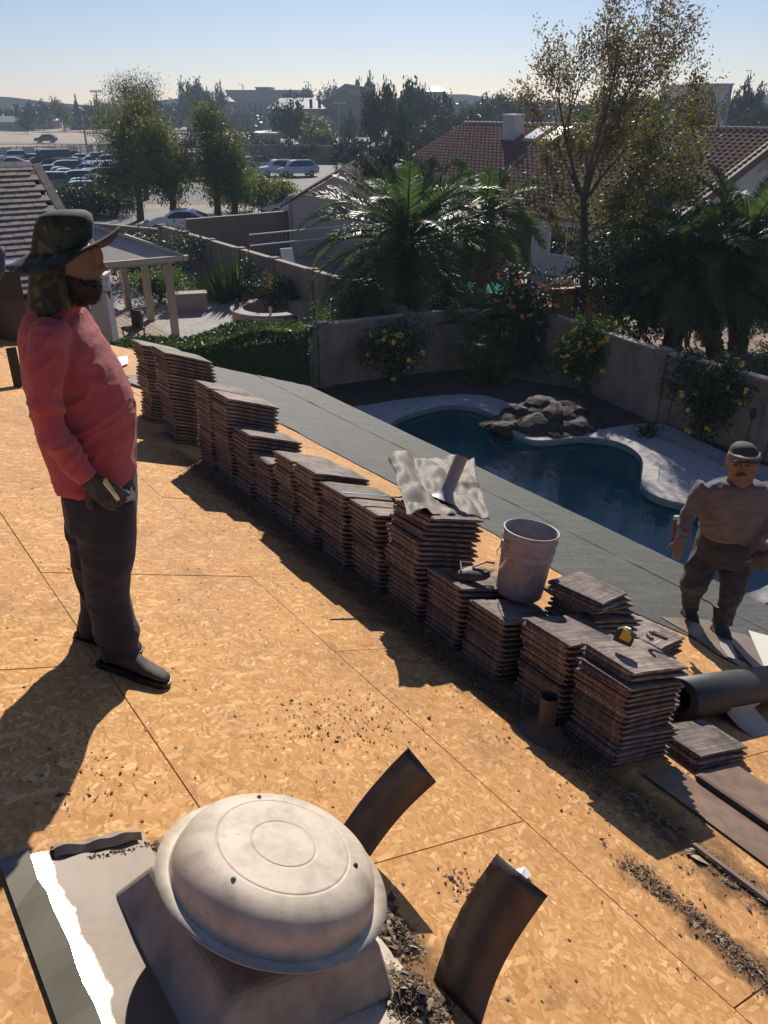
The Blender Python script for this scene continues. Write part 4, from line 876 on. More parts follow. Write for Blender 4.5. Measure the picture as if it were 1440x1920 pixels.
# agave
def agave(label, loc, h, n, m=None, sc=1.0, name='agave'):
    t = thing(name, label, 'plant', loc); b = MB(); b.add([(-.03, 0, 0), (.03, 0, 0), (.035, .5 * h, .35 * h), (.0, h * .7, h * 1.0), (-.035, .5 * h, .35 * h)], [(0, 1, 2, 3, 4)]); me = b.mesh('leaf'); me.materials.append(m or L_green)
    for i in range(n): obj('leaf', me, None, t, RZ(i * 2.4) @ RX(random.uniform(-.75, .45)) @ Matrix.Scale(random.uniform(.75, 1.1) * sc, 4))
    return t
agave('spiky yucca with pale upright leaves by the stepping wall', (-6.3, 33.6, GZ), 1.5, 60)
agave('small spiky agave at the foot of the back garden wall', (3.1, 22.6, GZ), .8, 40)
# potted plants
for i, (x, y, h, lb) in enumerate([(-5.35, 32.4, 1.9, 'tall thin shrub in a clay pot against the stepping wall'), (-4.4, 30.9, 1.4, 'bare twiggy plant in a pot right of the clay pot shrub')]):
    t = thing('potted_plant', lb, 'potted plant', (x, y, GZ), 0, 'pots along the stepping wall')
    MB().lathe([(.14, 0), (.2, .4), (.22, .4), (.22, .45), (.18, .45), (.16, .38)], 14).build('pot', mat('clay_pot', (.28, .11, .06), rough=.8), t)
    obj('foliage', crown_mesh('foliage', [(0, 0, .45 + h * .3, .28, .28, h * .3), (0, 0, .45 + h * .65, .2, .2, h * .25)], 1500 if i == 0 else 260, .05, 60, .08), L_dark if i == 0 else L_brown, t); MB().tube([(0, 0, .4), (.02, 0, h)], [.025, .01], 5).build('stem', M_bark, t)
# distinct far trees, each crown its own shape
protoc = []
for k in range(7):
    random.seed(40 + k); bls = [(random.uniform(-.5, .5), random.uniform(-.5, .5), random.uniform(.35, .85), random.uniform(.25, .45), random.uniform(.25, .45), random.uniform(.12, .25)) for _ in range(9)] + [(0, 0, .55, .5, .5, .3)]
    me = crown_mesh('crown', bls, 2600, .055, 90, .07); me.materials.append([L_far, L_dark, L_far, L_olive, L_far, L_far, L_far][k]); protoc.append(me)
pine = crown_mesh('crown', [(0, 0, .3 + .07 * i, .42 - .04 * i, .42 - .04 * i, .05) for i in range(10)], 2400, .05, 90, .05); pine.materials.append(L_dark)
ttm = MB().tube([(0, 0, 0), (.02, 0, .3), (-.02, .02, .6)], [.045, .035, .02], 6).mesh('trunk'); ttm.materials.append(M_bark)
def far_tree(label, px, pyt, pyb, Y, wpx, k, group='trees beyond the car park'):
    top = gy(px, pyt, Y); bot = gy(px, pyb, Y); H = top.z - GZ; W = wpx * (Y * CP - GZ * 0) / 1500
    t = thing('pine_tree' if k == 9 else 'far_tree', label, 'tree', (top.x, Y, GZ), random.uniform(0, 6), group)
    Mx = Matrix.Diagonal((W, W, H, 1)); obj('crown', pine if k == 9 else protoc[k % 7], None, t, Mx); obj('trunk', ttm, None, t, Mx); return t
random.seed(77)
for a in [('tall brown green tree with two lobes right of the school hall', 715, 152, 300, 118, 50, 2), ('narrow dark cypress like tree right of the two lobed tree', 748, 182, 310, 112, 34, 1), ('darker tree peak behind the hall roof', 685, 140, 250, 260, 30, 1),
          ('broad dark bushy tree in the centre right tree belt', 785, 165, 290, 135, 56, 0), ('grey green tree with airy top in the centre right belt', 768, 148, 280, 150, 44, 4), ('tree with reddish tint right of the airy one', 812, 162, 280, 145, 44, 2),
          ('low rounded bush left of the two lobed tree', 655, 255, 320, 100, 48, 0), ('round olive tree at the foot of the traffic light', 600, 235, 290, 140, 50, 3), ('dark round tree in front of the low school wing', 540, 182, 268, 160, 44, 1),
          ('dark tree right of it before the ramada', 595, 236, 285, 150, 42, 1), ('small round tree right of the traffic light', 655, 212, 262, 170, 24, 0), ('wide pale tree below the dark round tree', 575, 214, 262, 165, 62, 3),
          ('airy pine between school block and hall', 560, 163, 250, 300, 40, 2), ('round tree left of the hall roof', 623, 156, 240, 290, 32, 1), ('dark tree at the left edge of the school block', 400, 168, 260, 250, 26, 0),
          ('spiky pine in the left tree line', 140, 180, 245, 290, 18, 9), ('tall tree group above the pepper trees', 348, 148, 240, 280, 40, 1), ('tree beside the tall group above the pepper trees', 380, 158, 240, 280, 30, 0), ('thin dark pine right of them', 413, 155, 240, 290, 15, 9),
          ('big round tree in the far left line', 45, 190, 245, 300, 34, 1), ('second round tree in the far left line', 75, 192, 245, 310, 30, 0), ('grey shrub tree beside the far left house', 46, 222, 240, 260, 18, 0), ('pale tree in the left line before the pine', 112, 186, 245, 290, 30, 3),
          ('tree right of the utility pole in the left line', 172, 188, 242, 290, 26, 0), ('dense tree left of the pepper trees far back', 200, 186, 242, 280, 30, 1), ('tree with dark crown behind the chimney', 900, 186, 270, 170, 46, 0), ('tree behind the thin tall tree, left', 940, 172, 270, 180, 46, 2),
          ('tree behind the thin tall tree, middle', 1000, 178, 270, 180, 60, 0), ('dark tree left of the chimney top', 855, 200, 285, 140, 56, 2), ('leafless pinkish tree in the right belt', 830, 215, 300, 125, 50, 2), ('round dark tree low in the right belt', 790, 238, 305, 115, 46, 0),
          ('olive tree against the warehouse wall', 1320, 165, 255, 140, 34, 2), ('dark tree group right of the utility pole', 1400, 160, 250, 150, 50, 0), ('tree at the right edge above the gable', 1437, 162, 250, 150, 40, 1), ('tree low before the right edge trees', 1425, 200, 262, 120, 44, 2), ('small tree left of the white van', 1322, 190, 262, 125, 26, 2), ('tree at the right end left of the warehouse', 1285, 172, 255, 160, 50, 0), ('tree behind the ash crown right side', 1215, 178, 262, 165, 70, 1), ('tree behind the ash crown centre', 1120, 178, 262, 165, 70, 0),
          ('dark bush tree beside the tile roof hip', 735, 262, 345, 92, 60, 1), ('olive scrub tree hiding the left end of the tiled roof', 748, 270, 400, 47, 105, 0), ('dark scrub tree beside it behind the palm fronds', 700, 292, 400, 49, 80, 1), ('olive bush tree above the big palm', 800, 275, 345, 88, 60, 0), ('olive bush right of the low one', 690, 268, 340, 90, 56, 0)]: far_tree(*a)
# the far wood as one mass
bls = []
random.seed(8)
for i in range(330):
    x = random.uniform(-260, 260); y = random.uniform(300, 420) if x < -20 else random.uniform(255, 400)
    if -30 < x < 25 and y < 380: y += 100
    h = random.uniform(4.5, 8) + 3 * noise.noise((x / 30, y / 30, 0)) + (1 if x > 30 else 0); bls.append((x, y, h * .5, random.uniform(3, 6), 4, h * .5))
obj('far_wood', quads_mesh('far_wood', *(lambda p: (p, *rnd_axes(len(p), .95, .6)))(blob_pts(bls, 90000, .7) + np.array([0, 0, GZ]))), L_far, kind='stuff')
# scrub in the right far lot and along the belt
bls = [(random.uniform(-2, 60), random.uniform(98, 125), .9, 2.2, 2, 1.2) for _ in range(120)]
obj('undergrowth', quads_mesh('undergrowth', *(lambda p: (p, *rnd_axes(len(p), .3, .5)))(blob_pts(bls, 26000, .6) + np.array([0, 0, GZ]))), L_far, kind='stuff')
# ============================================================ yard furnishings
# rock waterfall: separate stones
def rock(me_name, r, seed, flat=.6):
    bm = bmesh.new(); bmesh.ops.create_icosphere(bm, subdivisions=3, radius=1)
    for v in bm.verts:
        n = noise.noise(v.co * 1.3 + Vector((seed, 0, 0))) * .45 + noise.noise(v.co * 4 + Vector((0, seed, 0))) * .12; v.co *= (1 + n); v.co.z *= flat; v.co *= r
    me = bpy.data.meshes.new(me_name); bm.to_mesh(me); bm.free(); return me
rk = thing('rock_waterfall', 'brown boulder waterfall at the far rim of the pool', 'rocks', (3.95, 18.8, GZ))
for i, (x, y, z, r) in enumerate([(0, 0, .1, .62), (-.75, .1, .05, .45), (.75, -.1, .05, .5), (.1, .3, .5, .5), (-.5, .5, .3, .48), (.6, .5, .35, .5), (1.25, .1, .0, .38), (-1.15, .25, -.02, .35), (.25, -.4, .0, .4), (-.3, -.35, .0, .38), (.05, .55, .72, .34), (.95, .75, .1, .5)]):
    obj('boulder', rock('boulder', r * 1.15, i * 3.1, .5), M_rock, rk, T(x * .95, y, z * .62) @ RZ(i))
# garden torches
for i, (x, y, lb) in enumerate([(7.1, 18.9, 'short black garden torch leftmost before the right wall'), (8.2, 16.9, 'black garden torch second from the right wall end'), (8.55, 16.6, 'tall black garden torch nearest the capped man')]):
    t = thing('garden_torch', lb, 'torch', (x, y, GZ), 0, 'torches before the right garden wall'); h = [.9, .95, 1.5][i]
    MB().tube([(0, 0, 0), (.03, 0, h)], .012, 6).build('stake', M_black, t); MB().lathe([(.02, h), (.06, h + .05), (.075, h + .16), (.05, h + .26), (.01, h + .28)], 12, T(.03, 0, 0)).build('lamp_head', M_black, t)
MB().box(0, 5.6, -.14, .14, 0, .09, T(6.35, 18.6, GZ) @ RZ(math.atan2(-.86, .51))).build('garden_edging', M_conc, kind='structure')
# neighbour pool with low walls
t = thing('raised_pool', 'turquoise raised pool of the neighbour seen between the palms', 'pool', (3.9, 34.2, GZ))
Mp = RZ(R(-12))
b = MB(); b.box(-2.2, 2.0, -1.6, -1.35, 0, .55, Mp).box(-2.2, 2.0, 1.35, 1.6, 0, .55, Mp).box(-2.2, -1.95, -1.35, 1.35, 0, .55, Mp).box(1.75, 2.0, -1.35, 1.35, 0, .55, Mp); b.build('basin_wall', M_cooldeck, t)
MB().box(-1.95, 1.75, -1.35, 1.35, .2, .45, Mp).build('water', mat('turquoise_water', (.03, .30, .27), rough=.05, spec=.6), t)
# picket fence and painted wall by it
t = thing('picket_fence', 'cream picket fence above the painted play wall', 'fence', (6.1, 30.0, GZ))
an = math.atan2(.9, 1.7)
for z in (1.05, 1.5): MB().box(0, 2.0, -.02, .02, z, z + .06, RZ(an)).build('rail', M_cream, t)
for k in range(19): MB().box(k * .105, k * .105 + .055, -.03, .0, .85, 1.55, RZ(an)).build('picket', M_cream, t)
t = thing('play_wall', 'yellow and red painted wall with a dark blue post behind the orange bush', 'wall', (5.9, 28.2, GZ))
MB().box(0, 2.3, -.1, .1, 0, 1.35, RZ(an * .6)).build('yellow_panel', mat('yellow_paint', (.52, .27, .05), (.45, .22, .05), .7, sc=2), t)
MB().box(-.1, 2.4, -.12, .12, 1.355, 1.58, RZ(an * .6)).build('red_band', mat('red_paint', (.30, .05, .03), rough=.7), t)
MB().box(.75, 1.15, -.22, -.1, 0, 1.64, RZ(an * .6)).build('blue_post', mat('navy_paint', (.02, .035, .09), rough=.6), t)
t = thing('trampoline', 'dark blue round cover standing before the white house wall', 'trampoline', (8.6, 33.0, GZ)); MB().lathe([(0, .9), (1.0, .9), (1.05, .8), (1.0, .72), (0, .72)], 24).build('cover', mat('navy_cover', (.015, .02, .06), rough=.6), t)
for k in range(4): MB().tube([(.9 * math.cos(k * 1.57), .9 * math.sin(k * 1.57), 0), (.9 * math.cos(k * 1.57), .9 * math.sin(k * 1.57), .74)], .03, 6).build('leg', M_steel, t)
# shelter (pergola)
pg = thing('shelter', 'cream garden shelter with solid pitched roof on square posts', 'pergola', (0, 0, 0))
fp = [gz(333, 628), gz(278, 606)*1.0, gz(224, 586)]
pA, pB, pC = Vector((-7.35, 28.0, GZ)), Vector((-8.75, 30.1, GZ)), Vector((-10.2, 32.2, GZ))
pD, pE = Vector((-11.6, 25.4, GZ)), Vector((-14.2, 29.5, GZ))
for p in (pA, pB, pC, pD, pE): MB().box(-.11, .11, -.11, .11, 0, 2.45, T(p) @ RZ(math.atan2(U2.y, U2.x))).build('post', M_wood, pg); 
zb = GZ + 2.45
def beam(a, c, z0, z1, w, m, nm, ext=.25):
    a2, c2 = Vector(a), Vector(c); d = (c2 - a2); d.z = 0; L = d.length; return MB().box(-ext, L + ext, -w / 2, w / 2, z0, z1, T(a2.x, a2.y, 0) @ RZ(math.atan2(d.y, d.x))).build(nm, m, pg)
beam(pA, pC, zb, zb + .22, .14, M_wood, 'beam'); beam(pD, pA, zb, zb + .22, .135, M_wood, 'beam'); beam(pD, pE, zb + .002, zb + .22, .14, M_wood, 'beam')
dA = (pA - pD).normalized(); dC = (pC - pA).normalized()
q = [pD - dA * .5 - dC * .4, pA + dA * .45 - dC * .4, pC + dA * .45 + dC * .5, pC - dA * 5.6 + dC * .5]
z = zb + .225; ri0 = (q[0] + q[1]) / 2 + dC * 2.4; ri1 = (q[2] + q[3]) / 2 - dC * 1.6
V = lambda p, z: Vector((p.x, p.y, z)); rz = z + 1.15
b = MB(); b.add([V(q[0], z), V(q[1], z), V(q[2], z), V(q[3], z), V(ri0, rz), V(ri1, rz)], [(0, 1, 4), (1, 2, 5, 4), (2, 3, 5), (3, 0, 4, 5), (0, 3, 2, 1)]); b.build('roof_panel', mat('tan_roof_sheet', (.50, .41, .35), (.55, .46, .39), .7, sc=2), pg)
for a, c in ((q[0], q[1]), (q[1], q[2])): beam(V(a, 0), V(c, 0), z - .1, z + .07, .1, M_cream, 'fascia', .15)
MB().tube([V(q[1], z + .05), V(ri0, rz + .06)], .07, 4).build('hip_trim', M_cream, pg)
MB().tube([V(ri1, rz + .06), V(ri0, rz + .06)], .07, 4).build('ridge_trim', M_cream, pg)
bm_ = mat('paver_brick', (.33, .25, .21), (.42, .33, .28), .9, sc=5, bst=.2)
b = MB()
Mp = T(pA.x, pA.y, GZ + .03) @ RZ(math.atan2(dC.y, dC.x))
for i in range(24):
    for j in range(22): b.box(i * .21 - .3, i * .21 - .31 + .2, j * .21 + .1, j * .21 + .29, 0, .03, Mp)
b.build('paver_floor', bm_, kind='stuff')
# bench block, hoop, ornaments
t = thing('block_bench', 'pale stucco garden bench block in sun beyond the shelter', 'bench', (-7.75, 31.9, GZ), R(14))
bevel(MB().box(-.75, .75, -.28, .28, 0, .62).build('block', mat('tan_block', (.38, .32, .27), rough=.9), t), .03); MB().box(-.78, .78, -.31, .31, .62, .7).build('seat_top', M_conc, t)
t = thing('garden_hose', 'yellow hose loop standing up behind the pale bench block', 'hose', (-8.1, 32.6, GZ)); MB().tube([(-.17 * math.cos(a), 0, .55 + .38 * math.sin(a)) for a in np.linspace(-.3, 3.4, 14)], .03, 6).build('hose', mat('yellow_hose', (.55, .45, .2), rough=.5), t)
t = thing('garden_gnome', 'small orange and white garden figure in the shade behind the bench', 'ornament', (-8.0, 34.6, GZ)); MB().lathe([(.09, 0), (.12, .2), (.05, .4), (0, .45)], 8).build('body', M_white, t); MB().lathe([(.1, .45), (.12, .6), (.02, .8)], 8).build('head', mat('orange_glaze', (.6, .13, .03), rough=.4), t)
# fire pit ring and water table
fc = gz(512, 606); fc = Vector((-4.15, 30.0, GZ)); t = thing('fire_pit', 'round stone ring seat around the sunken fire pit', 'fire pit', fc)
b = MB(); a0, a1, n = R(15), R(305), 40; rs = []
for k in range(n + 1):
    a = a0 + (a1 - a0) * k / n; c, s = math.cos(a), math.sin(a); rs.append([Vector((1.15 * c, 1.15 * s, 0)), Vector((1.5 * c, 1.5 * s, 0)), Vector((1.5 * c, 1.5 * s, .5)), Vector((1.15 * c, 1.15 * s, .5))])
b.rings(rs); b.build('ring_wall', bpy.data.materials['tan_block'], t)
rs = [[Vector((1.1 * math.cos(a), 1.1 * math.sin(a), .5)), Vector((1.55 * math.cos(a), 1.55 * math.sin(a), .5)), Vector((1.55 * math.cos(a), 1.55 * math.sin(a), .57)), Vector((1.1 * math.cos(a), 1.1 * math.sin(a), .57))] for a in np.linspace(a0, a1, n)]
MB().rings(rs).build('ring_cap', M_conc, t)
MB().lathe([(0, .02), (1.1, .02)], 24).build('pit_floor', M_dkwood, t)
t = thing('side_table', 'low table with white figurines at the mouth of the fire pit', 'table', (-4.1, 28.7, GZ)); MB().box(-.55, .55, -.2, .2, .42, .47).build('table_top', M_galv, t)
for x in (-.5, .5): MB().box(x - .03, x + .03, -.15, .15, 0, .42).build('leg', M_black, t)
t = thing('figurine', 'small white and green figurine on the fire pit table', 'ornament', (-4.05, 28.7, GZ + .47)); MB().lathe([(.04, 0), (.05, .1), (.03, .22), (.08, .3), (.02, .4)], 8).build('body', M_white, t)
for i, (a, lb) in enumerate([(2.6, 'dark stone bird on the left rim of the ring seat'), (2.1, 'second dark ornament on the back rim of the ring seat'), (3.3, 'dark ornament on the front rim of the ring seat')]):
    t = thing('stone_bird', lb, 'ornament', (fc.x + 1.3 * math.cos(a), fc.y + 1.3 * math.sin(a), GZ + .57)); MB().lathe([(.02, 0), (.11, .06), (.09, .16), (.04, .24), (.05, .3), (0, .34)], 8).build('body', M_dkwood, t)
# wicker chairs, table in the shelter
M_wick = mat('dark_wicker', (.05, .035, .028), (.09, .06, .045), .6, sc=30, bst=.4, bsc=100)
def chair(label, x, y, rz):
    t = thing('patio_chair', label, 'chair', (x, y, GZ), R(rz), 'wicker chairs in the shelter'); MB().box(-.3, .3, -.3, .3, .38, .46).build('seat', M_wick, t)
    b = MB(); rs = []
    for a in np.linspace(R(20), R(160), 10): c, s = math.cos(a), math.sin(a); rs.append([Vector((.32 * c, .3 * s, .4)), Vector((.36 * c, .34 * s, .4)), Vector((.42 * c, .42 * s, .95)), Vector((.38 * c, .38 * s, .95))])
    b.rings(rs).build('backrest', M_wick, t)
    for sx in (-1, 1):
        for sy in (-1, 1): MB().tube([(sx * .25, sy * .25, 0), (sx * .27, sy * .27, .4)], .025, 6).build('leg', M_wick, t)
chair('dark wicker chair facing the shelter table, nearest the middle post', -8.6, 27.3, -50); chair('dark wicker chair at the left side of the shelter table', -11.0, 29.4, 60); chair('dark wicker chair in front of the shelter table', -9.6, 26.2, 190)
t = thing('patio_table', 'round patio table between the wicker chairs', 'table', (-10.0, 28.4, GZ)); MB().lathe([(0, .72), (.62, .72), (.62, .76), (0, .76)], 24).build('table_top', M_conc, t); MB().tube([(0, 0, 0), (0, 0, .72)], .06, 8).build('pedestal', M_wick, t)
t = thing('chimney_stub', 'plain pale stucco block rising beside the bearded man', 'chimney', (-7.9, 22.6, GZ)); MB().box(-.25, .25, -.25, .25, 0, 3.05).build('block', M_stucco, t); MB().box(-.3, .3, -.3, .3, 3.05, 3.12).build('cap', M_white, t)
t = thing('lounge_chair', 'white plastic lounger back behind the stepping wall', 'chair', (-4.4, 38.0, GZ), R(20)); MB().hexa([(-.3, -.3, .35), (.3, -.3, .35), (.3, -.25, .35), (-.3, -.25, .35)], [(-.28, .25, 1.4), (.28, .25, 1.4), (.28, .3, 1.4), (-.28, .3, 1.4)]).build('backrest', M_white, t); MB().box(-.3, .3, -1.5, -.3, .3, .36).build('seat', M_white, t)
for sx in (-.25, .25): MB().box(sx - .03, sx + .03, -1.4, -1.3, 0, .3).build('leg', M_white, t)
# ============================================================ the roof being re-laid
def dkp(x, y, h=0.0):            # surveyed point h above the deck
    r = ray(x, y); s = r.dot(D2); return r * ((1.78 - h) / (-r.z - TT * s))
def su(v): return v.dot(D2), v.dot(U2)
rf = thing('roof_deck', 'bare strand board roof half covered in grey felt', 'roof', M=DM)
UMIN, UMAX, SE = -3.2, 12.05, 7.15
random.seed(11)
pan = 1.11
for k in range(-4, 6):
    s0 = .63 + pan * k; s1 = min(s0 + pan, SE)
    off = (1.46 if k % 2 == 0 else 2.79) - 2.22 * 4
    for j in range(9):
        u0 = off + 2.22 * j; u1 = u0 + 2.22; u0 = max(u0, UMIN); u1 = min(u1, UMAX)
        if u1 - u0 < .05: continue
        g = .0028; z = random.uniform(-.0012, .0012)
        b = MB().box(s0 / CT + g, s1 / CT - g, u0 + g, u1 - g, -.012 + z, z); b.build('osb_panel', M_osb, rf)
MB().box(-3.85 / CT, SE / CT, UMIN, UMAX, -.05, -.0155).build('rafter_board', M_dkwood, rf)
# felt sheets with wavy upper edge
def felt(name, edge, s1, z, m, u_lo=UMIN, u_hi=UMAX):
    b = MB(); n = 130; mrow = 34; vs = []
    for i in range(n + 1):
        u = u_lo + (u_hi - u_lo) * i / n; e = np.interp(u, [q[0] for q in edge], [q[1] for q in edge]) + .03 * noise.noise((u * 1.7, 0, 5)) + .012 * noise.noise((u * 7, 0, 5))
        for j in range(mrow + 1):
            s = e + (s1 - e) * j / mrow; h = z + .006 * abs(noise.noise((u * .9, s * 4.5, z * 100))) + .004 * (noise.noise((u * 3, s * 9, 1)) + .5) * (1 if j else 0) + (.012 * max(0, noise.noise((u * 2.3, 0, 9))) if j == 0 else 0); vs.append((s / CT, u, h))
    q = mrow + 1; b.add(vs, [(i * q + j, i * q + j + 1, (i + 1) * q + j + 1, (i + 1) * q + j) for i in range(n) for j in range(mrow)])
    return b.build(name, m, rf, smooth=True)
felt('felt_sheet', [(-3.2, 5.9), (1.2, 5.5), (2.15, 5.12), (2.66, 4.93), (3.31, 4.70), (4.0, 4.72), (4.8, 4.80), (6.3, 4.62), (7.84, 4.50), (12, 4.2)], SE + .02, .006, M_felt)
felt('felt_sheet', [(-3.2, 6.25), (12, 6.1)], SE + .025, .013, M_felt)
MB().box(SE / CT + .002, SE / CT + .03, UMIN, UMAX + .02, -.17, -.002).build('fascia', M_dkwood, rf)
MB().box(-3.8 / CT, SE / CT, UMAX + .002, UMAX + .03, -.19, -.004).build('rake_board', M_dkwood, rf)
Wt = DM.inverted()
b = MB(); 
for (p, q) in ((dk(6.6, UMIN), dk(6.6, UMAX - .5)), (dk(6.6, UMAX - .5), dk(-3, UMAX - .5))): wbox(b, p, q, GZ, min(p.z, q.z) - .3 if p.z == q.z else -4.6)
b.v = [tuple(Wt @ Vector(v)) for v in b.v]; b.build('house_wall', M_stucco, rf)
# ridge behind the viewer and the far slope
rs_ = -3.85
b = MB(); a0, a1 = dk(rs_, UMIN), dk(rs_, UMAX); c0, c1 = a0 - D2 * 6 - Vector((0, 0, 6 * TT)), a1 - D2 * 6 - Vector((0, 0, 6 * TT)); b.hexa([Wt @ (p - Vector((0, 0, .1))) for p in (c0, a0, a1, c1)], [Wt @ p for p in (c0, a0, a1, c1)]); b.build('far_slope', M_wtile, rf)
# ---- roof tiles in stacks
LT, WT_, TK, PV = .475, .30, .0275, .0325
def tile_me(seed):
    random.seed(seed); pr = [(-.152, .013), (-.152, .0275), (.134, .0275), (.134, .015), (.152, .015), (.152, 0), (-.13, 0), (-.13, .013)]
    n = 7; rs = []
    for i in range(n + 1):
        x = -LT / 2 + LT * i / n; e = (.004 if i in (0, n) else 0)
        rs.append([Vector((x + (random.uniform(-.002, .002) if i in (0, n) else 0), y + random.uniform(-.0012, .0012), z + random.uniform(-.0008, .0008) - (e if z > .02 else 0))) for y, z in pr])
    for e_ in (0, n):      # knocked off corners
        if random.random() < .75:
            k = random.choice((1, 2, 3)); d_ = random.uniform(.006, .022) * (1 if e_ == 0 else -1); rs[e_][k].x += d_
            if k == 1: rs[e_][0].x += d_
    b = MB().rings(rs[::-1]); b.box(-LT / 2 + .01, -LT / 2 + .035, -.12, .12, -.004, .0005); me = b.mesh('roof_tile'); me.materials.append(M_tile); return me
tms = [tile_me(i) for i in range(12)]
tile_count = 0
ORD = ['topmost', 'second', 'third', 'fourth', 'fifth', 'sixth', 'seventh', 'eighth', 'ninth', 'tenth', 'eleventh', 'twelfth', 'thirteenth', 'fourteenth', 'fifteenth', 'sixteenth', 'seventeenth', 'eighteenth', 'nineteenth', 'twentieth', 'twenty-first', 'twenty-second', 'twenty-third', 'twenty-fourth', 'twenty-fifth', 'twenty-sixth']
def stack(s0, u0, u1, h, where, seed, top=None, yaw=0, sc=None, base_h=0.0):
    """tiles piled on the deck: nose end at s0, between u0 and u1, h high"""
    global tile_count
    random.seed(seed); n = max(1, round(h / PV)); wsc = (u1 - u0) / .305; grp = 0; gx = gy_ = 0; flip = 0; gyaw = 0; out = []
    drift = random.uniform(-.02, .02)
    for i in range(n):
        if grp == 0: grp = random.choice((3, 4, 4, 5)); gx = random.uniform(-.02, .02); gy_ = random.uniform(-.010, .010); gyaw = random.uniform(-1.8, 1.8)
        grp -= 1
        tp = n - 1 - i; ex, ey, ew = (0, 0, 0)
        if top and tp in top: ex, ey, ew = top[tp]
        c = dk(s0 + .235 * 1.0 * CT + gx + ex + random.uniform(-.008, .008), (u0 + u1) / 2 + gy_ + ey + random.uniform(-.007, .007) + drift * i / n, base_h + i * PV)
        Mx = T(c) @ DR @ RZ(R(yaw + gyaw + ew + random.uniform(-1.3, 1.3))) @ Matrix.Diagonal((1, wsc, 1, 1))
        # lay the tile a little flatter than the deck: piles are packed level by eye
        o = obj('roof_tile', random.choice(tms), None, None, Mx); tile_count += 1
        tag(o, f'brown roof tile, {ORD[tp]} from top of the stack {where}' if tp else f'brown roof tile on top of the stack {where}', 'roof tile', 'roof tiles stacked along the deck'); out.append(o)
    return out
stack(2.50, 1.60, 1.90, .56, 'under the tape measure', 1, top={0: (.035, .03, 1), 1: (.03, .02, 0), 2: (-.02, .0, 0)})
stack(2.52, 1.95, 2.26, .50, 'behind the dark vent pipe', 2)
stack(2.50, 2.38, 2.67, .40, 'holding up the white bucket', 3)
stack(2.50, 2.71, 3.01, .41, 'carrying the dark tool pouch', 4)
stack(2.50, 3.06, 3.38, .70, 'under the crumpled metal sheet', 5, top={3: (.03, 0, 3), 2: (.06, .0, 4), 1: (.07, 0, 5), 0: (.08, 0, 6), 4: (.04, 0, 2)})
stack(2.52, 3.46, 3.77, .55, 'bearing the bright pry bar', 6)
stack(2.50, 3.82, 4.12, .56, 'second left of the crumpled metal sheet', 7)
stack(2.50, 4.17, 4.46, .58, 'third left of the crumpled metal sheet', 8)
stack(2.50, 4.50, 4.77, .55, 'fourth left of the crumpled metal sheet', 9)
stack(2.50, 4.81, 5.09, .43, 'lowest one left of the middle', 10)
stack(2.50, 5.13, 5.42, .55, 'just right of the tall double stack', 12)
stack(2.50, 5.47, 5.76, .76, 'right half of the tall double stack', 13)
stack(2.50, 5.79, 6.08, .76, 'left half of the tall double stack', 14)
stack(2.50, 6.60, 6.92, .85, 'tallest one beside the bearded man', 15)
stack(2.55, 7.28, 7.58, .78, 'just behind the tallest one', 16)
# short leaning pile behind stack two and loose tiles
stack(2.98, 2.20, 2.52, .62, 'set back, its top tiles tilted', 18, top={0: (-.03, .03, 16), 1: (-.02, .02, 14), 2: (-.02, .02, 10), 3: (.0, .05, -4)}, yaw=0)
stack(3.42, 2.12, 2.44, .36, 'low and twisted, nearest the grey felt', 19, yaw=14)
stack(3.00, 1.44, 1.72, .10, 'of three beside the felt roll', 20, yaw=-3)
for i, (s, u, rz, lb) in enumerate([(3.1, 9.2, 40, 'loose roof tile lying at the far end behind the bearded man'), (3.35, 9.5, 70, 'loose roof tile overlapping another at the far end'), (3.6, 9.0, 15, 'loose roof tile nearest the blue white tarp'), (3.2, 9.35, 120, 'loose roof tile on top of the far end pair')]):
    tag(obj('roof_tile', tms[i], None, None, T(dk(s, u, .01 + .03 * (i % 3))) @ DR @ RZ(R(rz))), lb, 'roof tile', 'loose roof tiles'); 
print('tiles', tile_count)
# broken corner piece on the front stack
M_dirtdk = mat('loose_debris', (.07, .045, .03), (.22, .16, .10), .95, sc=30, obj_var=.2)
# ---- white bucket
bp = dkp(972, 1112, .42); bk = thing('bucket', 'scuffed white plastic bucket standing on the tile stacks', 'bucket', M=T(bp) @ Matrix.Rotation(R(9), 4, Vector((-D2.y, D2.x, 0))))
M_buck = mat('scuffed_white_plastic', (.40, .345, .34), (.29, .25, .245), .5, sc=7, sc2=22, bst=.1)
rr = [(.0, .002), (.125, .002), (.131, .01), (.134, .05), (.142, .24), (.148, .245), (.148, .255), (.143, .26), (.145, .285), (.152, .29), (.152, .30), (.146, .305), (.147, .335), (.155, .34), (.155, .352), (.149, .357), (.150, .385), (.157, .387), (.158, .395), (.151, .398), (.146, .393), (.140, .25), (.128, .012), (0, .012)]
MB().lathe(rr, 48).build('bucket_body', M_buck, bk, smooth=True)
for a in (R(200), R(20)): MB().box(-.02, .02, -.012, .012, .29, .335, RZ(a) @ T(0, 0, 0) @ T(.157, 0, 0) @ RZ(PI / 2)).build('handle_ear', M_buck, bk)
MB().tube([(.165 * math.cos(R(200 - 180 * t)), .165 * math.sin(R(200 - 180 * t)) - .0, .31 - .16 * math.sin(PI * t)) for t in np.linspace(0, 1, 20)], .0025, 6).build('handle', M_galv, bk)
# ---- crumpled metal sheet with pipe on stack
cs = [dkp(728, 852, .74), dkp(885, 872, .76), dkp(918, 972, .70), dkp(762, 962, .72)]
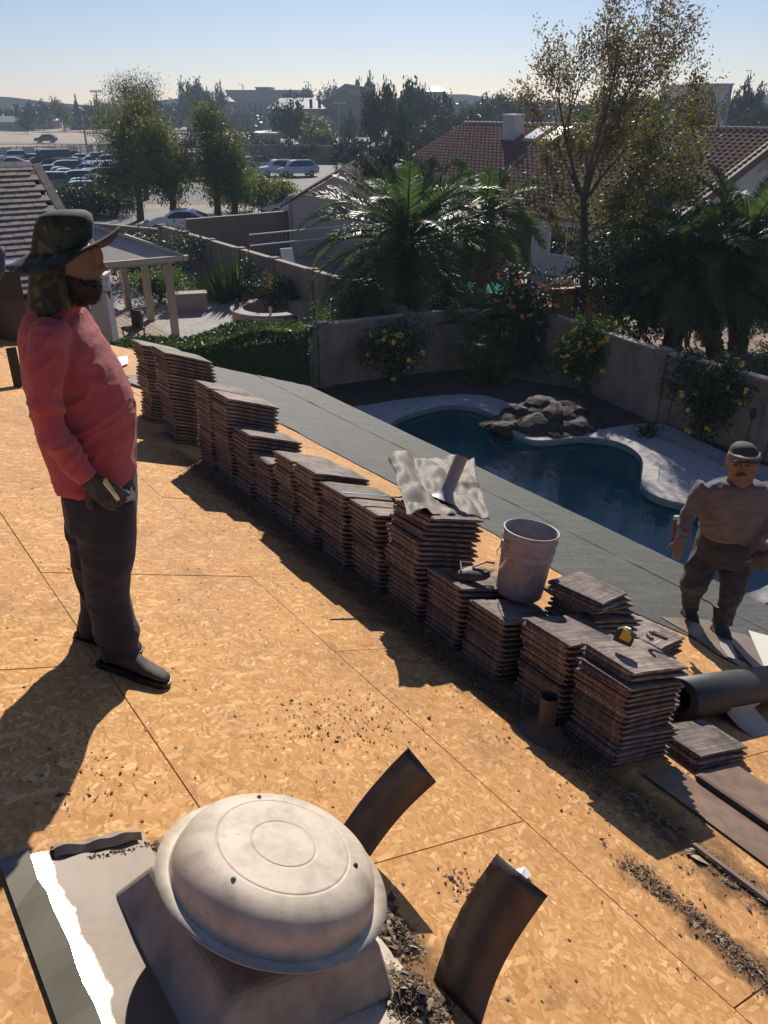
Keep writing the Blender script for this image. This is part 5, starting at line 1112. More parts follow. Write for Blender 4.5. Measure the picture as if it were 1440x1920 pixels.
# local coordinates about its centre
c0 = sum(cs, Vector()) / 4; fl = thing('pipe_flashing', 'crumpled tan metal flashing sheet with short pipe, lying on a tile stack', 'roof flashing', c0)
N = 40; b = MB(); vs = []
for i in range(N + 1):
    for j in range(N + 1):
        x, y = i / N, j / N; p = (cs[0] * (1 - x) + cs[1] * x) * (1 - y) + (cs[3] * (1 - x) + cs[2] * x) * y - c0
        p += D2 * (.025 * noise.noise((x * 3, y * 4, 2))) * (1 if 0 < i < N else 1.4)
        w = abs(noise.noise((x * 3.2 + 1, y * 3.2, 0))) * .11 + abs(noise.noise((x * 7 + 4, y * 6, 3))) * .035; p.z += w + .07 * max(0, (y < .5) * (x - .2) * (1 - y)) - .02
        vs.append(p)
q = N + 1; b.add(vs, [(i * q + j, (i + 1) * q + j, (i + 1) * q + j + 1, i * q + j + 1) for i in range(N) for j in range(N)])
M_lead = mat('dull_tan_metal', (.09, .07, .05), (.20, .165, .13), .7, .0, sc=5, bst=.25, bd=.004, bsc=40)
so = b.build('sheet', M_lead, fl, smooth=True); md = so.modifiers.new('s', 'SOLIDIFY'); md.thickness = .0015
pa = dkp(836, 925, .76) - c0; pb = pa + Vector((.10, .10, .21))
d = (pb - pa).normalized(); MB().tube([pa - d * .05, pa - d * .02, pa + d * .02, pb], [.11, .065, .043, .041], 24, cap=False).build('pipe', mat('grey_pink_pipe', (.36, .29, .27), (.28, .22, .2), .5, sc=10), fl, smooth=True); MB().tube([pb - d * .08, pb + d * .001], [.036, .036], 20, cap=False).build('pipe_bore', M_dkwood, fl)
# ---- pry bar, pouch, tape, pipe
a, c = dkp(642, 927, .595), dkp(760, 937, .60); t = thing('pry_bar', 'flat bright steel pry bar across the stack left of the crumpled sheet', 'pry bar', a); v = c - a
MB().tube([(0, 0, .012), v * .45 + Vector((0, 0, .014)), v * .9 + Vector((0, 0, .012)), v + Vector((0, 0, .03))], [(.011, .004)] * 4, 6).build('bar', mat('bright_steel', (.7, .7, .68), rough=.25, metal=.9), t)
a = dkp(880, 1085, .43); t = thing('tool_pouch', 'dark leather tool pouch with pliers handles lying beside the bucket', 'tool pouch', a)
b = MB(); rs = []
for k in range(9):
    f = k / 8; w = .05 * math.sin(PI * (f * .9 + .05)) + .012; cpt = (U2 * -.14 * (f - .5)) * 1.2 + D2 * (.10 * (f - .5)); rs.append([cpt + D2 * (w * 1.6 * math.cos(g)) + Vector((0, 0, .03 + (.6 * w + .008 * noise.noise((k, g, 0))) * math.sin(g))) for g in np.linspace(0, 2 * PI, 12, endpoint=False)])
b.rings(rs).build('pouch', mat('worn_leather', (.045, .03, .025), (.10, .06, .045), .6, sc=12), t, smooth=True)
MB().tube([D2 * .02 + Vector((0, 0, .07)), D2 * .10 - U2 * .02 + Vector((0, 0, .085)), D2 * .16 - U2 * .03 + Vector((0, 0, .06))], .006, 6).build('pliers_handle', mat('red_grip', (.4, .06, .03), rough=.5), t)
MB().tube([-D2 * .06 + Vector((0, 0, .07)), -D2 * .02 + U2 * .06 + Vector((0, 0, .09)), D2 * .06 + U2 * .05 + Vector((0, 0, .06))], .005, 6).build('wire_loop', M_galv, t)
for k in range(3): MB().box(0, .13, -.008, .008, 0, .004, T(D2 * .05 - U2 * (.01 + .03 * k) + Vector((0, 0, .035 + .012 * k))) @ DR @ RZ(R(10 * k))).build('blade', bpy.data.materials['bright_steel'], t)
tp = dkp(1166, 1205, .60); t = thing('tape_measure', 'small black and yellow tape measure on the front tile stack', 'tape measure', M=T(tp) @ DR @ RZ(R(-62)))
bevel(MB().prism([(-.042, 0), (.042, 0), (.045, .03), (.03, .066), (-.02, .074), (-.042, .055)], -.024, .024, RX(PI / 2)).build('case', M_black, t), .006, 3)
bevel(MB().prism([(-.02, .02), (.03, .018), (.034, .045), (.02, .0665), (-.015, .0745)], -.0255, .0255, RX(PI / 2)).build('yellow_band', mat('yellow_plastic', (.62, .42, .04), rough=.4), t), .003, 2)
MB().box(-.012, .014, -.012, .012, .072, .078).build('white_label', M_white, t); MB().box(.044, .062, -.009, .009, .003, .005).build('tape_hook', bpy.data.materials['bright_steel'], t)
# curved broken chip near the tape
ap = dkp(1232, 1200, .60); b = MB(); rs = []
for k in range(9):
    a_ = R(20 + 18 * k); cc = -D2 * (.06 * math.cos(a_)) + U2 * (.09 * math.sin(a_)) - U2 * .04; rs.append([cc + D2 * x + Vector((0, 0, z - TT * (cc.dot(D2) + x))) for x, z in ((-.012, .0), (.014, .0), (.01, .02 + .006 * (k % 2)), (-.01, .018))])
b.rings(rs); tag(b.build('tile_fragment', M_tile, None, T(ap + Vector((0, 0, .003)))), 'curved broken tile fragment on the top tile by the tape measure', 'tile fragment')
vp = dkp(1022, 1378, 0); t = thing('vent_pipe', 'short dark vent pipe with flashing collar before the tile stacks', 'vent pipe', vp)
M_soot = mat('dark_pipe', (.05, .035, .03), (.09, .065, .05), .7, sc=20)
MB().tube([(0, 0, -.01), (0, 0, .235)], [.042, .04], 20, cap=False).tube([(0, 0, .235), (0, 0, .1)], [.034, .034], 20, cap=False).build('pipe', M_soot, t, smooth=True)
MB().lathe([(.14, .0), (.12, .02), (.07, .045), (.045, .075)], 20, DR).build('collar', mat('dusty_collar', (.11, .08, .06), rough=.9), t, smooth=True)
# ---- round roof ventilator in the foreground
vc = dk(.53, 1.312); vt_ = thing('roof_vent', 'round dusty cream dome roof vent on its square curb', 'roof vent', M=T(vc) @ DR @ T(0, 0, 0))
M_dome = mat('dusty_cream_paint', (.58, .475, .36), (.61, .505, .39), .6, sc=3.5, sc2=14, bst=.12, bd=.003, bsc=60)
m = M_dome; nt = m.node_tree; bs = nt.nodes['Principled BSDF']
cur = bs.inputs['Base Color'].links[0].from_socket
spk = ramp(nt, noi(nt, coords(nt), 75, 3), .66, .72); nt.links.new(mixc(nt, mth(nt, 'MULTIPLY', spk, .5), cur, (.16, .13, .12)), bs.inputs['Base Color'])
RD, RZ0 = .285, .225
prof = [(0, RZ0 + .102), (.04, RZ0 + .1019), (.078, RZ0 + .1016), (.083, RZ0 + .1014), (.0838, RZ0 + .1004), (.0852, RZ0 + .1004), (.086, RZ0 + .1012), (.091, RZ0 + .1010), (.13, RZ0 + .0998), (.166, RZ0 + .0986), (.171, RZ0 + .0984), (.172, RZ0 + .0972), (.174, RZ0 + .0972), (.175, RZ0 + .098), (.180, RZ0 + .0975), (.200, RZ0 + .094), (.224, RZ0 + .085), (.245, RZ0 + .068), (.258, RZ0 + .046), (.265, RZ0 + .022), (.266, RZ0 + .008), (.270, RZ0 + .003)]
MB().lathe(prof[::-1], 72).build('dome', M_dome, vt_, smooth=True)
MB().lathe([(.18, RZ0 - .05), (.225, RZ0 - .05), (.262, RZ0 - .04), (.282, RZ0 - .018), (.302, RZ0 + .0), (.304, RZ0 + .004), (.266, RZ0 + .002)], 72).build('rim', M_dome, vt_, smooth=True)
MB().lathe([(.19, .13), (.192, RZ0 - .03)], 40).build('throat', M_dome, vt_, smooth=True)
for a in (R(200), R(80), R(320)): MB().lathe([(0, .008), (.004, .007), (.0065, .003), (.0065, 0)], 10, T(.192 * math.cos(a), .192 * math.sin(a), RZ0 + .0945)).build('screw', bpy.data.materials['dark_pipe'] if a > 5 else M_steel, vt_, smooth=True)
M_curb = mat('dusty_curb_metal', (.40, .33, .26), (.47, .39, .31), .65, sc=4, sc2=10, bst=.1)
cb = MB().hexa([(-.285, -.29, .0), (.285, -.29, .0), (.285, .29, .0), (-.285, .29, .0)], [(-.225, -.225, .14), (.225, -.225, .14), (.225, .225, .14), (-.225, .225, .14)]).build('curb', M_curb, vt_); bevel(cb, .02, 3)
MB().box(-.34, .36, -.42, .27, .002, .005).build('flange', M_dome, vt_)
# reflective flashing sheet left of it
gm, nt, bs = new_mat('half_painted_galvanised'); v = coords(nt)
pf_ = ramp(nt, mth(nt, 'ADD', noi(nt, v, 9, 5, .65), mth(nt, 'MULTIPLY', nt.nodes.new('ShaderNodeSeparateXYZ').outputs[0], 0)), .42, .5)
bs.inputs['Specular IOR Level'].default_value = .12
sx = [n for n in nt.nodes if n.type == 'SEPXYZ'][0]; nt.links.new(v, sx.inputs[0])
grad = mth(nt, 'ADD', mth(nt, 'MULTIPLY', sx.outputs[0], 6.5), mth(nt, 'MULTIPLY', noi(nt, v, 4, 6, .65), .8))
pm_ = ramp(nt, grad, .30, .52)
nt.links.new(mixc(nt, pm_, (.62, .62, .62), (.23, .165, .115)), bs.inputs['Base Color'])
mm = nt.nodes.new('ShaderNodeMix'); nt.links.new(pm_, mm.inputs[0]); mm.inputs[2].default_value = 1.0; mm.inputs[3].default_value = .0; nt.links.new(mm.outputs[0], bs.inputs['Metallic'])
m2 = nt.nodes.new('ShaderNodeMix'); nt.links.new(pm_, m2.inputs[0]); m2.inputs[2].default_value = .24; m2.inputs[3].default_value = .42; nt.links.new(m2.outputs[0], bs.inputs['Roughness']); bump(nt, bs, noi(nt, v, 4.5, 3), .3, .012)
A = dkp(14, 1634); B_ = dkp(286, 1640); C_ = dkp(60, 1960)
sA, uA = su(A)
ms = MB(); n = 16; vs = []; S0, S1, U0, U1 = sA, .42, .85, 1.80
ft = thing('flashing_sheet', 'shiny half painted metal flashing sheet glaring in the sun left of the vent', 'roof flashing', M=T(dk(S0 + .09, 1.3)) @ DR)
for i in range(n + 1):
    for j in range(n + 1):
        s = (S0 - (.06 if 0 else 0)) + (S1 - S0) * i / n; u = U0 + (U1 - U0) * j / n; vs.append(((s - S0 - .09) / CT, u - 1.3 - .02 * noise.noise((s * 4, 0, 3)) * (j == n), .010 + .008 * noise.noise((s * 3, u * 3, 0))))
q = n + 1; ms.add(vs, [(i * q + j, (i + 1) * q + j, (i + 1) * q + j + 1, i * q + j + 1) for i in range(n) for j in range(n)]); ms.build('sheet', gm, ft, smooth=True)
ls = MB(); vs = []
for j in range(n + 1):
    u = U0 + (U1 - U0) * j / n - 1.3
    for x, z in ((-.105, .012), (-.04 - .008 * noise.noise((u * 9, 0, 0)), .030 + .006 * noise.noise((u * 6, 1, 0)) + (.012 if j < n - 2 else 0))): vs.append((x / CT, u, z))
ls.add(vs, [(2 * j, 2 * j + 1, 2 * j + 3, 2 * j + 2) for j in range(n)])
M_grn = mat('dull_green_metal', (.16, .145, .10), (.20, .18, .13), .5, .3, sc=6)
so = ls.build('turned_edge', M_grn, ft); md = so.modifiers.new('s', 'SOLIDIFY'); md.thickness = .002
M_tearm = mat('torn_brown_metal', (.22, .17, .12), (.30, .24, .18), .5, .1, sc=12)
b = MB(); vs = []   # torn curl along its upper edge
for j in range(21):
    x = .02 + .235 * j / 20; w = .014 + .012 * noise.noise((j * .22, 0, 0)); vs += [(x / CT, .50, .012), (x / CT, .497 - .012 * noise.noise((j * .2, 3, 0)), .012 + w), (x / CT, .475, .02 + w * 1.1), (x / CT, .458 + .014 * noise.noise((j * .25, 7, 0)), .008 + w * .6)]
b.add(vs, [(4 * j + k, 4 * j + k + 1, 4 * j + k + 5, 4 * j + k + 4) for j in range(20) for k in range(3)]); b.build('torn_edge', M_tearm, ft)
# upturned metal strips
M_strip = mat('brown_grey_sheet', (.075, .06, .055), (.12, .095, .085), .42, .55, sc=9, bst=.15)
def strip(label, base, tip, bow):
    """base / tip: pairs of points (edges of the strip)"""
    o = (base[0] + base[1]) / 2; t = thing('metal_strip', label, 'metal strip', o, 0, 'upturned metal strips by the roof vent'); b = MB(); vs = []; n = 14
    for i in range(n + 1):
        f = i / n
        for k, e in ((0, -.003), (0, 0), (.5, .0), (1, 0)):
            pp = base[0].lerp(base[1], k); qq = tip[0].lerp(tip[1], k); p = pp.lerp(qq, f) + bow * math.sin(PI * f) - o
            if k == 0: p += (qq - pp).cross(tip[1] - tip[0]).normalized() * (.010 * noise.noise((f * 7, 0, len(label))) + (.012 if e else 0)) ; 
            vs.append(p)
    b.add(vs, [(4 * i + k, 4 * i + k + 1, 4 * i + k + 5, 4 * i + k + 4) for i in range(n) for k in range(3)]); so = b.build('strip', M_strip, t, smooth=True); md = so.modifiers.new('s', 'SOLIDIFY'); md.thickness = .0012
    for f in (.93, .93): q = base[0].lerp(tip[0], f).lerp(base[1].lerp(tip[1], f), .3) - o
    return t
b0, b1 = dkp(625, 1575), dkp(690, 1612)
strip('short dark metal strip sticking up behind the vent dome', (b0, b1), (gy(766, 1402, b0.y + .12), gy(818, 1466, b1.y + .12)), Vector((-.008, .02, -.008)))
b0, b1 = dkp(812, 1838), dkp(900, 1930)
strip('long dark metal strip bent upward at the lower right of the vent', (b0, b1), (gy(931, 1601, b0.y + .14), gy(1027, 1680, b1.y + .14)), Vector((-.02, .015, -.018)))
tag(MB().add([dkp(966, 1630, .01), dkp(985, 1625, .02), dkp(997, 1640, .015), dkp(985, 1650, .004), dkp(972, 1645, .012)], [(0, 4, 1), (1, 4, 3, 2)]).build('paper_scrap', M_white), 'white paper scrap tucked behind the long metal strip', 'paper scrap')
# ---- felt roll with wrapper
rc = dkp(1303, 1388); s, u = su(rc); Mr = T(dk(3.36, 1.86, 0)) @ DR @ T(0, 0, .122); t = thing('felt_roll', 'thick black felt roll lying down the slope with its paper wrapper', 'felt roll', M=Mr)
Mx = RY(PI / 2); MB().lathe([(.075, 0), (.118, 0), (.122, .004), (.123, .5), (.122, 1.2), (.118, 1.204), (.07, 1.204)], 40, Mx).build('roll', M_blackfelt, t, smooth=True)
MB().lathe([(.075, 0.001), (.075, 1.2)], 30, Mx).build('core', M_dkwood, t)
sp = MB(); pts = [((.076 + .0468 * k / 120), k / 120 * 2 * PI * 6) for k in range(121)]
sp.tube([(-.001, r * math.cos(a), r * math.sin(a)) for r, a in pts], .0012, 4).build('roll_layers', mat('felt_edge', (.06, .06, .06), rough=.8), t)
M_paper = mat('cream_paper', (.46, .39, .31), (.52, .45, .37), .8, sc=4)
b = MB(); vs = []
for i in range(13):
    f = i / 12
    if f < .35: a = R(205 - 60 * f / .35 * 0 + 0) ; 
    prof_y = -.124 * math.cos(R(10 + 60 * f)) if f < .4 else -.124 * math.cos(R(34)) - (f - .4) * .30; pz = -.124 * math.sin(R(10 + 60 * f)) if f < .4 else -.124 * math.sin(R(34)) - (f - .4) * .085 - .012 * math.sin((f - .4) * 5)
    vs += [(.42 + .04 * f, prof_y, pz), (.60 + .06 * f + .02 * math.sin(f * 6), prof_y - .002, pz), (.80, prof_y, pz)]
b.add(vs, [(3 * i + k, 3 * i + k + 1, 3 * i + k + 4, 3 * i + k + 3) for i in range(12) for k in range(2)]); so = b.build('paper_wrapper', M_paper, t, smooth=True); md = so.modifiers.new('s', 'SOLIDIFY'); md.thickness = .0012
# ---- sheets, boards and scraps lying on the deck
def flat(name, label, cat, px, m, h=.006, th=.004, group=None, curl=0):
    ps = [dkp(x, y, h) for x, y in px]; o = sum(ps, Vector()) / len(ps); nrm = Vector((DR @ Vector((0, 0, 1)))[:])
    b = MB(); n = len(ps); b.add([p - o for p in ps] + [p - o + nrm * th for p in ps], [tuple(range(n))[::-1], tuple(range(n, 2 * n))] + [(i, (i + 1) % n, n + (i + 1) % n, n + i) for i in range(n)])
    ob = b.build(name, m, None, T(o)); bmf = bmesh.new(); bmf.from_mesh(ob.data); bmesh.ops.recalc_face_normals(bmf, faces=bmf.faces); bmf.to_mesh(ob.data); bmf.free(); return tag(ob, label, cat, group)
M_tan = mat('tan_valley_metal', (.20, .145, .11), (.27, .20, .155), .5, .25, sc=4)
flat('flashing_piece', 'tan metal flashing strip under the boots of the capped man', 'roof flashing', [(1238, 1157), (1330, 1163), (1372, 1208), (1388, 1248), (1345, 1226), (1290, 1187)], M_tan, .012, .003)
flat('flashing_piece', 'brown metal flashing running right from the capped man into the corner', 'roof flashing', [(1352, 1182), (1398, 1190), (1500, 1268), (1500, 1330), (1430, 1270), (1385, 1222)], M_tan, .014, .003)
flat('felt_scrap', 'pale torn felt scrap beside the boot of the capped man', 'felt scrap', [(1348, 1196), (1362, 1204), (1378, 1228), (1379, 1237), (1366, 1234), (1350, 1212)], mat('pale_felt', (.34, .31, .27), rough=.9), .02, .003)
flat('paper_sheet', 'cream paper sheet at the right edge above the felt roll', 'paper', [(1403, 1182), (1470, 1200), (1470, 1300), (1438, 1262)], mat('pale_paper', (.62, .60, .50), rough=.8), .02, .002)
M_board = mat('brown_painted_board', (.20, .12, .08), (.27, .17, .115), .6, .1, sc=3, sc2=9)
def dbox(name, label, cat, s0, s1, u0, u1, h0, h1, m, yaw=0, group=None):
    c = dk((s0 + s1) / 2, (u0 + u1) / 2, h0); o = bevel(MB().box(-(s1 - s0) / 2 / CT, (s1 - s0) / 2 / CT, -(u1 - u0) / 2, (u1 - u0) / 2, 0, h1 - h0).build(name, m, None, T(c) @ DR @ RZ(R(yaw))), .003); return tag(o, label, cat, group)
dbox('valley_board', 'brown painted metal valley strip below the front tile stack, inner one', 'board', 2.60, 2.86, -.2, 1.52, .006, .012, M_board, -1)
dbox('valley_board', 'brown painted metal valley strip below the front tile stack, outer one', 'board', 2.90, 3.28, -.2, 1.42, .012, .03, M_board, 1)
dbox('batten', 'thin wooden batten between the two brown strips', 'batten', 2.87, 2.90, -.3, 1.4, .008, .04, M_dkwood, 0)
dbox('batten', 'thin pale batten lying in the debris line below the stacks', 'batten', 2.36, 2.385, -.3, 1.1, .006, .025, M_tan, 1)
up = dkp(36, 726); tag(MB().box(-.045, .045, -.006, .006, 0, .38, RZ(R(35))).build('black_strip', M_black, None, T(up)), 'narrow black board standing upright behind the man in red', 'board')
# added dark block standing in for shadowed roof, and odds at the far left
t = thing('shaded_roof_block', 'added black block with metal lips standing for shadowed roof at the far left', 'platform', M=T(dk(1.2, 10.95)) @ RZ(math.atan2(D2.y, D2.x)))
MB().box(-3.4, 1.1, -.45, -.25, .16, .45).build('side_panel', M_black, t); MB().box(-3.5, 1.15, -.47, -.23, .50, .52).build('lip', M_galv, t); MB().box(-3.45, 1.12, -.46, -.24, .45, .50).build('rail', M_black, t); MB().box(-3.5, 1.15, -.47, -.23, .565, .585).build('upper_lip', M_galv, t); MB().box(-3.4, 1.12, -.45, -.25, .52, .565).build('slab', M_black, t)
MB().box(-3.3, 1.1, -.40, -.36, -.45, .155).build('shade_backing', M_dkwood, t)  # dark sheet put where the roof beyond lies in shade
t = thing('white_board', 'white board lying on the dark block under the boot shaped tool', 'board', dk(1.35, 10.62, .62)); MB().box(-.25, .2, -.12, .12, -.02, -.008).build('board', M_white, t)
t = thing('boot', 'worn tan work boot standing on the white board', 'boot', dk(1.45, 10.62, .672)); MB().tube([(0, 0, .0), (0, 0, .1), (.03, 0, .2)], [.05, .035, .05], 10).box(-.04, .14, -.035, .035, 0, .05).build('boot_body', mat('tan_leather', (.30, .20, .13), rough=.7), t, smooth=False)
t = thing('plastic_tarp', 'pale blue white plastic tarp heap behind the tallest tile stack', 'tarp', dk(3.75, 9.3)); b = MB(); n = 14; vs = []
for i in range(n + 1):
    for j in range(n + 1): x, y = i / n - .5, j / n - .5; vs.append(DR @ Vector((x * .75, y * .5, .03 + .14 * abs(noise.noise((x * 4, y * 4, 2))) * (1 - 3.2 * max(x * x, y * y)))))
b.add(vs, [(i * (n + 1) + j, (i + 1) * (n + 1) + j, (i + 1) * (n + 1) + j + 1, i * (n + 1) + j + 1) for i in range(n) for j in range(n)]); b.build('tarp', mat('blue_white_plastic', (.5, .55, .6), rough=.4), t, smooth=True)
flat('paper_sheet', 'white paper panel lying left of the tallest tile stack', 'panel', [(216, 672), (238, 668), (240, 682), (222, 690)], M_white, .03, .01)
# ---- debris: bark, dirt and chips
def chips(name, areas, seed, size=(.003, .010), label=None):
    random.seed(seed); b = MB()
    for (s, u, ss, su_, n, pile) in areas:
        for _ in range(n):
            ds, du = random.gauss(0, ss), random.gauss(0, su_); r = random.uniform(*size) * (1 if random.random() > .04 else 1.8)
            hmax = pile * math.exp(-(ds / ss) ** 2 / 1.2 - (du / su_) ** 2 / 1.2) if pile else 0
            c = Vector(((s + ds) / CT, u + du, .003 + random.random() * hmax)); a = random.uniform(0, 6.3); l, w, t_ = r, r * random.uniform(.25, .7), r * random.uniform(.08, .3)
            Mx = T(c) @ Euler((random.uniform(-.7, .7), random.uniform(-.7, .7), a)).to_matrix().to_4x4(); b.add([Mx @ Vector(p) for p in ((-l, 0, 0), (0, -w, 0), (l, 0, 0), (0, w, 0), (0, 0, t_ + .001))], [(0, 1, 4), (1, 2, 4), (2, 3, 4), (3, 0, 4)])
    m = M_debris; return b.build(name, m, rf, kind='stuff')
M_debris, nt, bs = new_mat('bark_chips'); g = nt.nodes.new('ShaderNodeNewGeometry'); rp = nt.nodes.new('ShaderNodeValToRGB'); nt.links.new(g.outputs['Random Per Island'], rp.inputs[0])
e = rp.color_ramp.elements; e[0].color = (.05, .03, .02, 1); e[1].color = (.45, .36, .25, 1); e[1].position = 1; n1 = e.new(.5); n1.color = (.15, .095, .06, 1); nt.links.new(rp.outputs[0], bs.inputs['Base Color']); bs.inputs['Roughness'].default_value = .9
P1 = su(dkp(770, 1880)); P2 = su(dkp(742, 1745)); P3 = su(dkp(215, 1622)); P4 = su(dkp(215, 1700)); P5 = su(dkp(640, 1360)); P6 = su(dkp(870, 1660)); P7 = su(dkp(230, 1745))
ar = [(P1[0], P1[1], .035, .05, 3200, .05), (P2[0], P2[1], .02, .05, 800, .03), (P3[0], P3[1] + .035, .10, .012, 620, .01), (P7[0] + .04, P7[1], .02, .05, 150, .006), (P5[0], P5[1], .2, .12, 260, 0), (P6[0], P6[1], .05, .05, 90, 0), (su(dkp(150, 1460))[0], su(dkp(150, 1460))[1], .12, .1, 90, 0)]
ar += [(1.97 + .012 * math.sin(u * 9), u, .025 + .02 * abs(noise.noise((u * 3, 0, 0))), .05, int(150 * (.4 + abs(noise.noise((u * 4, 1, 0))) * 2)), .012) for u in np.arange(-.5, 1.15, .07)]
ar += [(2.36, u, .04, .08, 110, .02) for u in np.arange(-.4, 6.2, .12)]
ar += [(2.2, u, .09, .2, 60, 0) for u in np.arange(-.4, 6.2, .5)] + [(1.2, u, 1.0, .4, 50, 0) for u in np.arange(0, 8, 1.0)]
chips('deck_debris', ar, 5)
chips('large_bark_chips', [(P2[0] - .01, P2[1] + .02, .03, .06, 70, .02), (P1[0], P1[1], .04, .05, 90, .05), (1.97, .5, .04, .4, 60, 0), (2.36, 1.2, .05, .6, 80, .01)], 6, (.012, .03))
# dark dirt film at the foot of the stacks and by the vent
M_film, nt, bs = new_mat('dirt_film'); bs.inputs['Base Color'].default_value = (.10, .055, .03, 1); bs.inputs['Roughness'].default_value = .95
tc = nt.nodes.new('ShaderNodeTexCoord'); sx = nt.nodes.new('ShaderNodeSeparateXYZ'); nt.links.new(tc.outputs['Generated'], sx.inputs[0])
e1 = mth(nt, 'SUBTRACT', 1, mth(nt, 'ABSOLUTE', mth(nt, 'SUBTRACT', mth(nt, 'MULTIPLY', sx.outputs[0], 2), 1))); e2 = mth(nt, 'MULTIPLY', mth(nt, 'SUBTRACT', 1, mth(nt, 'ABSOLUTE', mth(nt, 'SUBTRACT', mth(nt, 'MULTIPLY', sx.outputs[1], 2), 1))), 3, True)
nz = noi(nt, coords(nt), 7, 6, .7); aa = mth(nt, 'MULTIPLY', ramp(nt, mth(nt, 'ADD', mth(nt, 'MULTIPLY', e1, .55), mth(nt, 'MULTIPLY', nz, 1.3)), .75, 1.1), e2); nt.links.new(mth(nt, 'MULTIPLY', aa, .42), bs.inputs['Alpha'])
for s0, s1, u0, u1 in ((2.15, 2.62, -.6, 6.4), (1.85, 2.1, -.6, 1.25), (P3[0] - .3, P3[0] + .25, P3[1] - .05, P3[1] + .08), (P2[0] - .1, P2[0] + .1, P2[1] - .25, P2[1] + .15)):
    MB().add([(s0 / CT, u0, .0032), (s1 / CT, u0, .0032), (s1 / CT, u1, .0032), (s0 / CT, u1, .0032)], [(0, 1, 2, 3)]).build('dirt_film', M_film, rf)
# nail heads and scraps of tape on the deck
b = MB()
random.seed(3)
for _ in range(240): s, u = random.uniform(.1, 4.4), random.uniform(.3, 9); b.lathe([(0, .0025), (.006, .002), (.006, 0)], 6, T(s / CT, u, 0))
b.build('nail_heads', M_dkwood, rf, kind='stuff')
# haze over the whole place
hm_, nt, bs = new_mat('haze_air'); nt.nodes.remove(bs); pv = nt.nodes.new('ShaderNodeVolumePrincipled'); pv.inputs['Density'].default_value = .0004; pv.inputs['Color'].default_value = (.60, .78, 1.0, 1); pv.inputs['Anisotropy'].default_value = .3
nt.links.new(pv.outputs[0], nt.nodes['Material Output'].inputs['Volume'])
# ============================================================ people
def fuse(b, name, m, parent, voxel=.012, sm=4, wr=0, wsc=.12, inv=None, folds=None):
    if inv is not None: b.v = [tuple(inv @ Vector(v)) for v in b.v]
    me = b.mesh(name + '_src'); o = bpy.data.objects.new('tmp', me); col.objects.link(o)
    r = o.modifiers.new('r', 'REMESH'); r.mode = 'VOXEL'; r.voxel_size = voxel
    s = o.modifiers.new('s', 'SMOOTH'); s.factor = .5; s.iterations = sm
    if wr:
        tx = bpy.data.textures.new('cloth', 'CLOUDS'); tx.noise_scale = wsc; tx.noise_depth = 2; d = o.modifiers.new('d', 'DISPLACE'); d.texture = tx; d.strength = wr; d.mid_level = .5; d.texture_coords = 'LOCAL'
    dg = bpy.context.evaluated_depsgraph_get(); out = bpy.data.meshes.new_from_object(o.evaluated_get(dg)); out.name = name
    if folds:
        out.update(); vn = [v.normal.copy() for v in out.vertices]
        for v, n_ in zip(out.vertices, vn):
            v.co += n_ * folds(v.co)
    bpy.data.objects.remove(o); out.polygons.foreach_set('use_smooth', [True] * len(out.polygons)); out.materials.clear(); return obj(name, out, m, parent)
def fold_fn(amp, fx, fz, tilt=.6, seed=0, soft=.004):
    def f(p):
        q = Vector((p.x * fx + p.z * tilt * fx * .5, p.y * fx, (p.z - p.x * tilt) * fz)) + Vector((seed, seed * 2, 0)); w = noise.noise(q * .45) * .8
        r = 1 - abs(noise.noise(q + Vector((w, w, w)))) * 2.6; r = max(0, r) ** 2
        mask = .35 + .65 * max(0, min(1, .5 + 1.6 * noise.noise(p * 3.1 + Vector((seed, 0, 4)))))
        return (r - .35) * amp * mask + noise.noise(p * 5) * soft
    return f
def slab(Y0, rows, n=20, power=2.3):
    """horizontal rings: (py, px_left, px_right, half depth, dy)"""
    rs = []
    for r in rows:
        py, xl, xr, hd = r[:4]; dy = r[4] if len(r) > 4 else 0; a, c = gy(xl, py, Y0 + dy), gy(xr, py, Y0 + dy); m = (a + c) / 2; hw = (c.x - a.x) / 2; ring = []
        for k in range(n):
            w = 2 * PI * k / n; cs, sn = math.cos(w), math.sin(w); e = 2 / power; ring.append(Vector((m.x + hw * math.copysign(abs(cs) ** e, cs), m.y + hd * math.copysign(abs(sn) ** e, sn), m.z)))
        rs.append(ring)
    return rs
def limb(b, Y0, pts, n=12): b.tube([gy(p[0], p[1], Y0 + p[2]) for p in pts], [p[3] for p in pts], n)
def cloth(name, c1, c2, wsc=9, bst=.5, rough=.9):
    m, nt, bs = new_mat(name); bs.inputs['Roughness'].default_value = rough; bs.inputs['Sheen Weight'].default_value = .15; v = coords(nt)
    nt.links.new(mixc(nt, ramp(nt, noi(nt, v, wsc, 5), .35, .7), c1, c2), bs.inputs['Base Color'])
    h = mth(nt, 'ADD', mth(nt, 'MULTIPLY', noi(nt, coords(nt, (1, 1, 2.2)), 11, 3, .5), 6), noi(nt, v, 500, 2)); bump(nt, bs, h, bst, .006); return m
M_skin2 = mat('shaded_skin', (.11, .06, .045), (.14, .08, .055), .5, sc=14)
M_skin3 = mat('half_shaded_skin', (.145, .075, .052), (.18, .10, .068), .5, sc=14)  # skin colour darkened to give the capped man a shaded face
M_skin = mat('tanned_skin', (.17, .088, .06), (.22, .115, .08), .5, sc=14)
M_red = cloth('faded_red_shirt', (.36, .055, .07), (.42, .085, .09)); M_jean = cloth('dark_denim', (.010, .012, .024), (.018, .022, .042)); M_grey = cloth('grey_work_shirt', (.095, .085, .10), (.15, .13, .145)); M_jean2 = cloth('brown_grey_trousers', (.02, .024, .04), (.055, .048, .055))
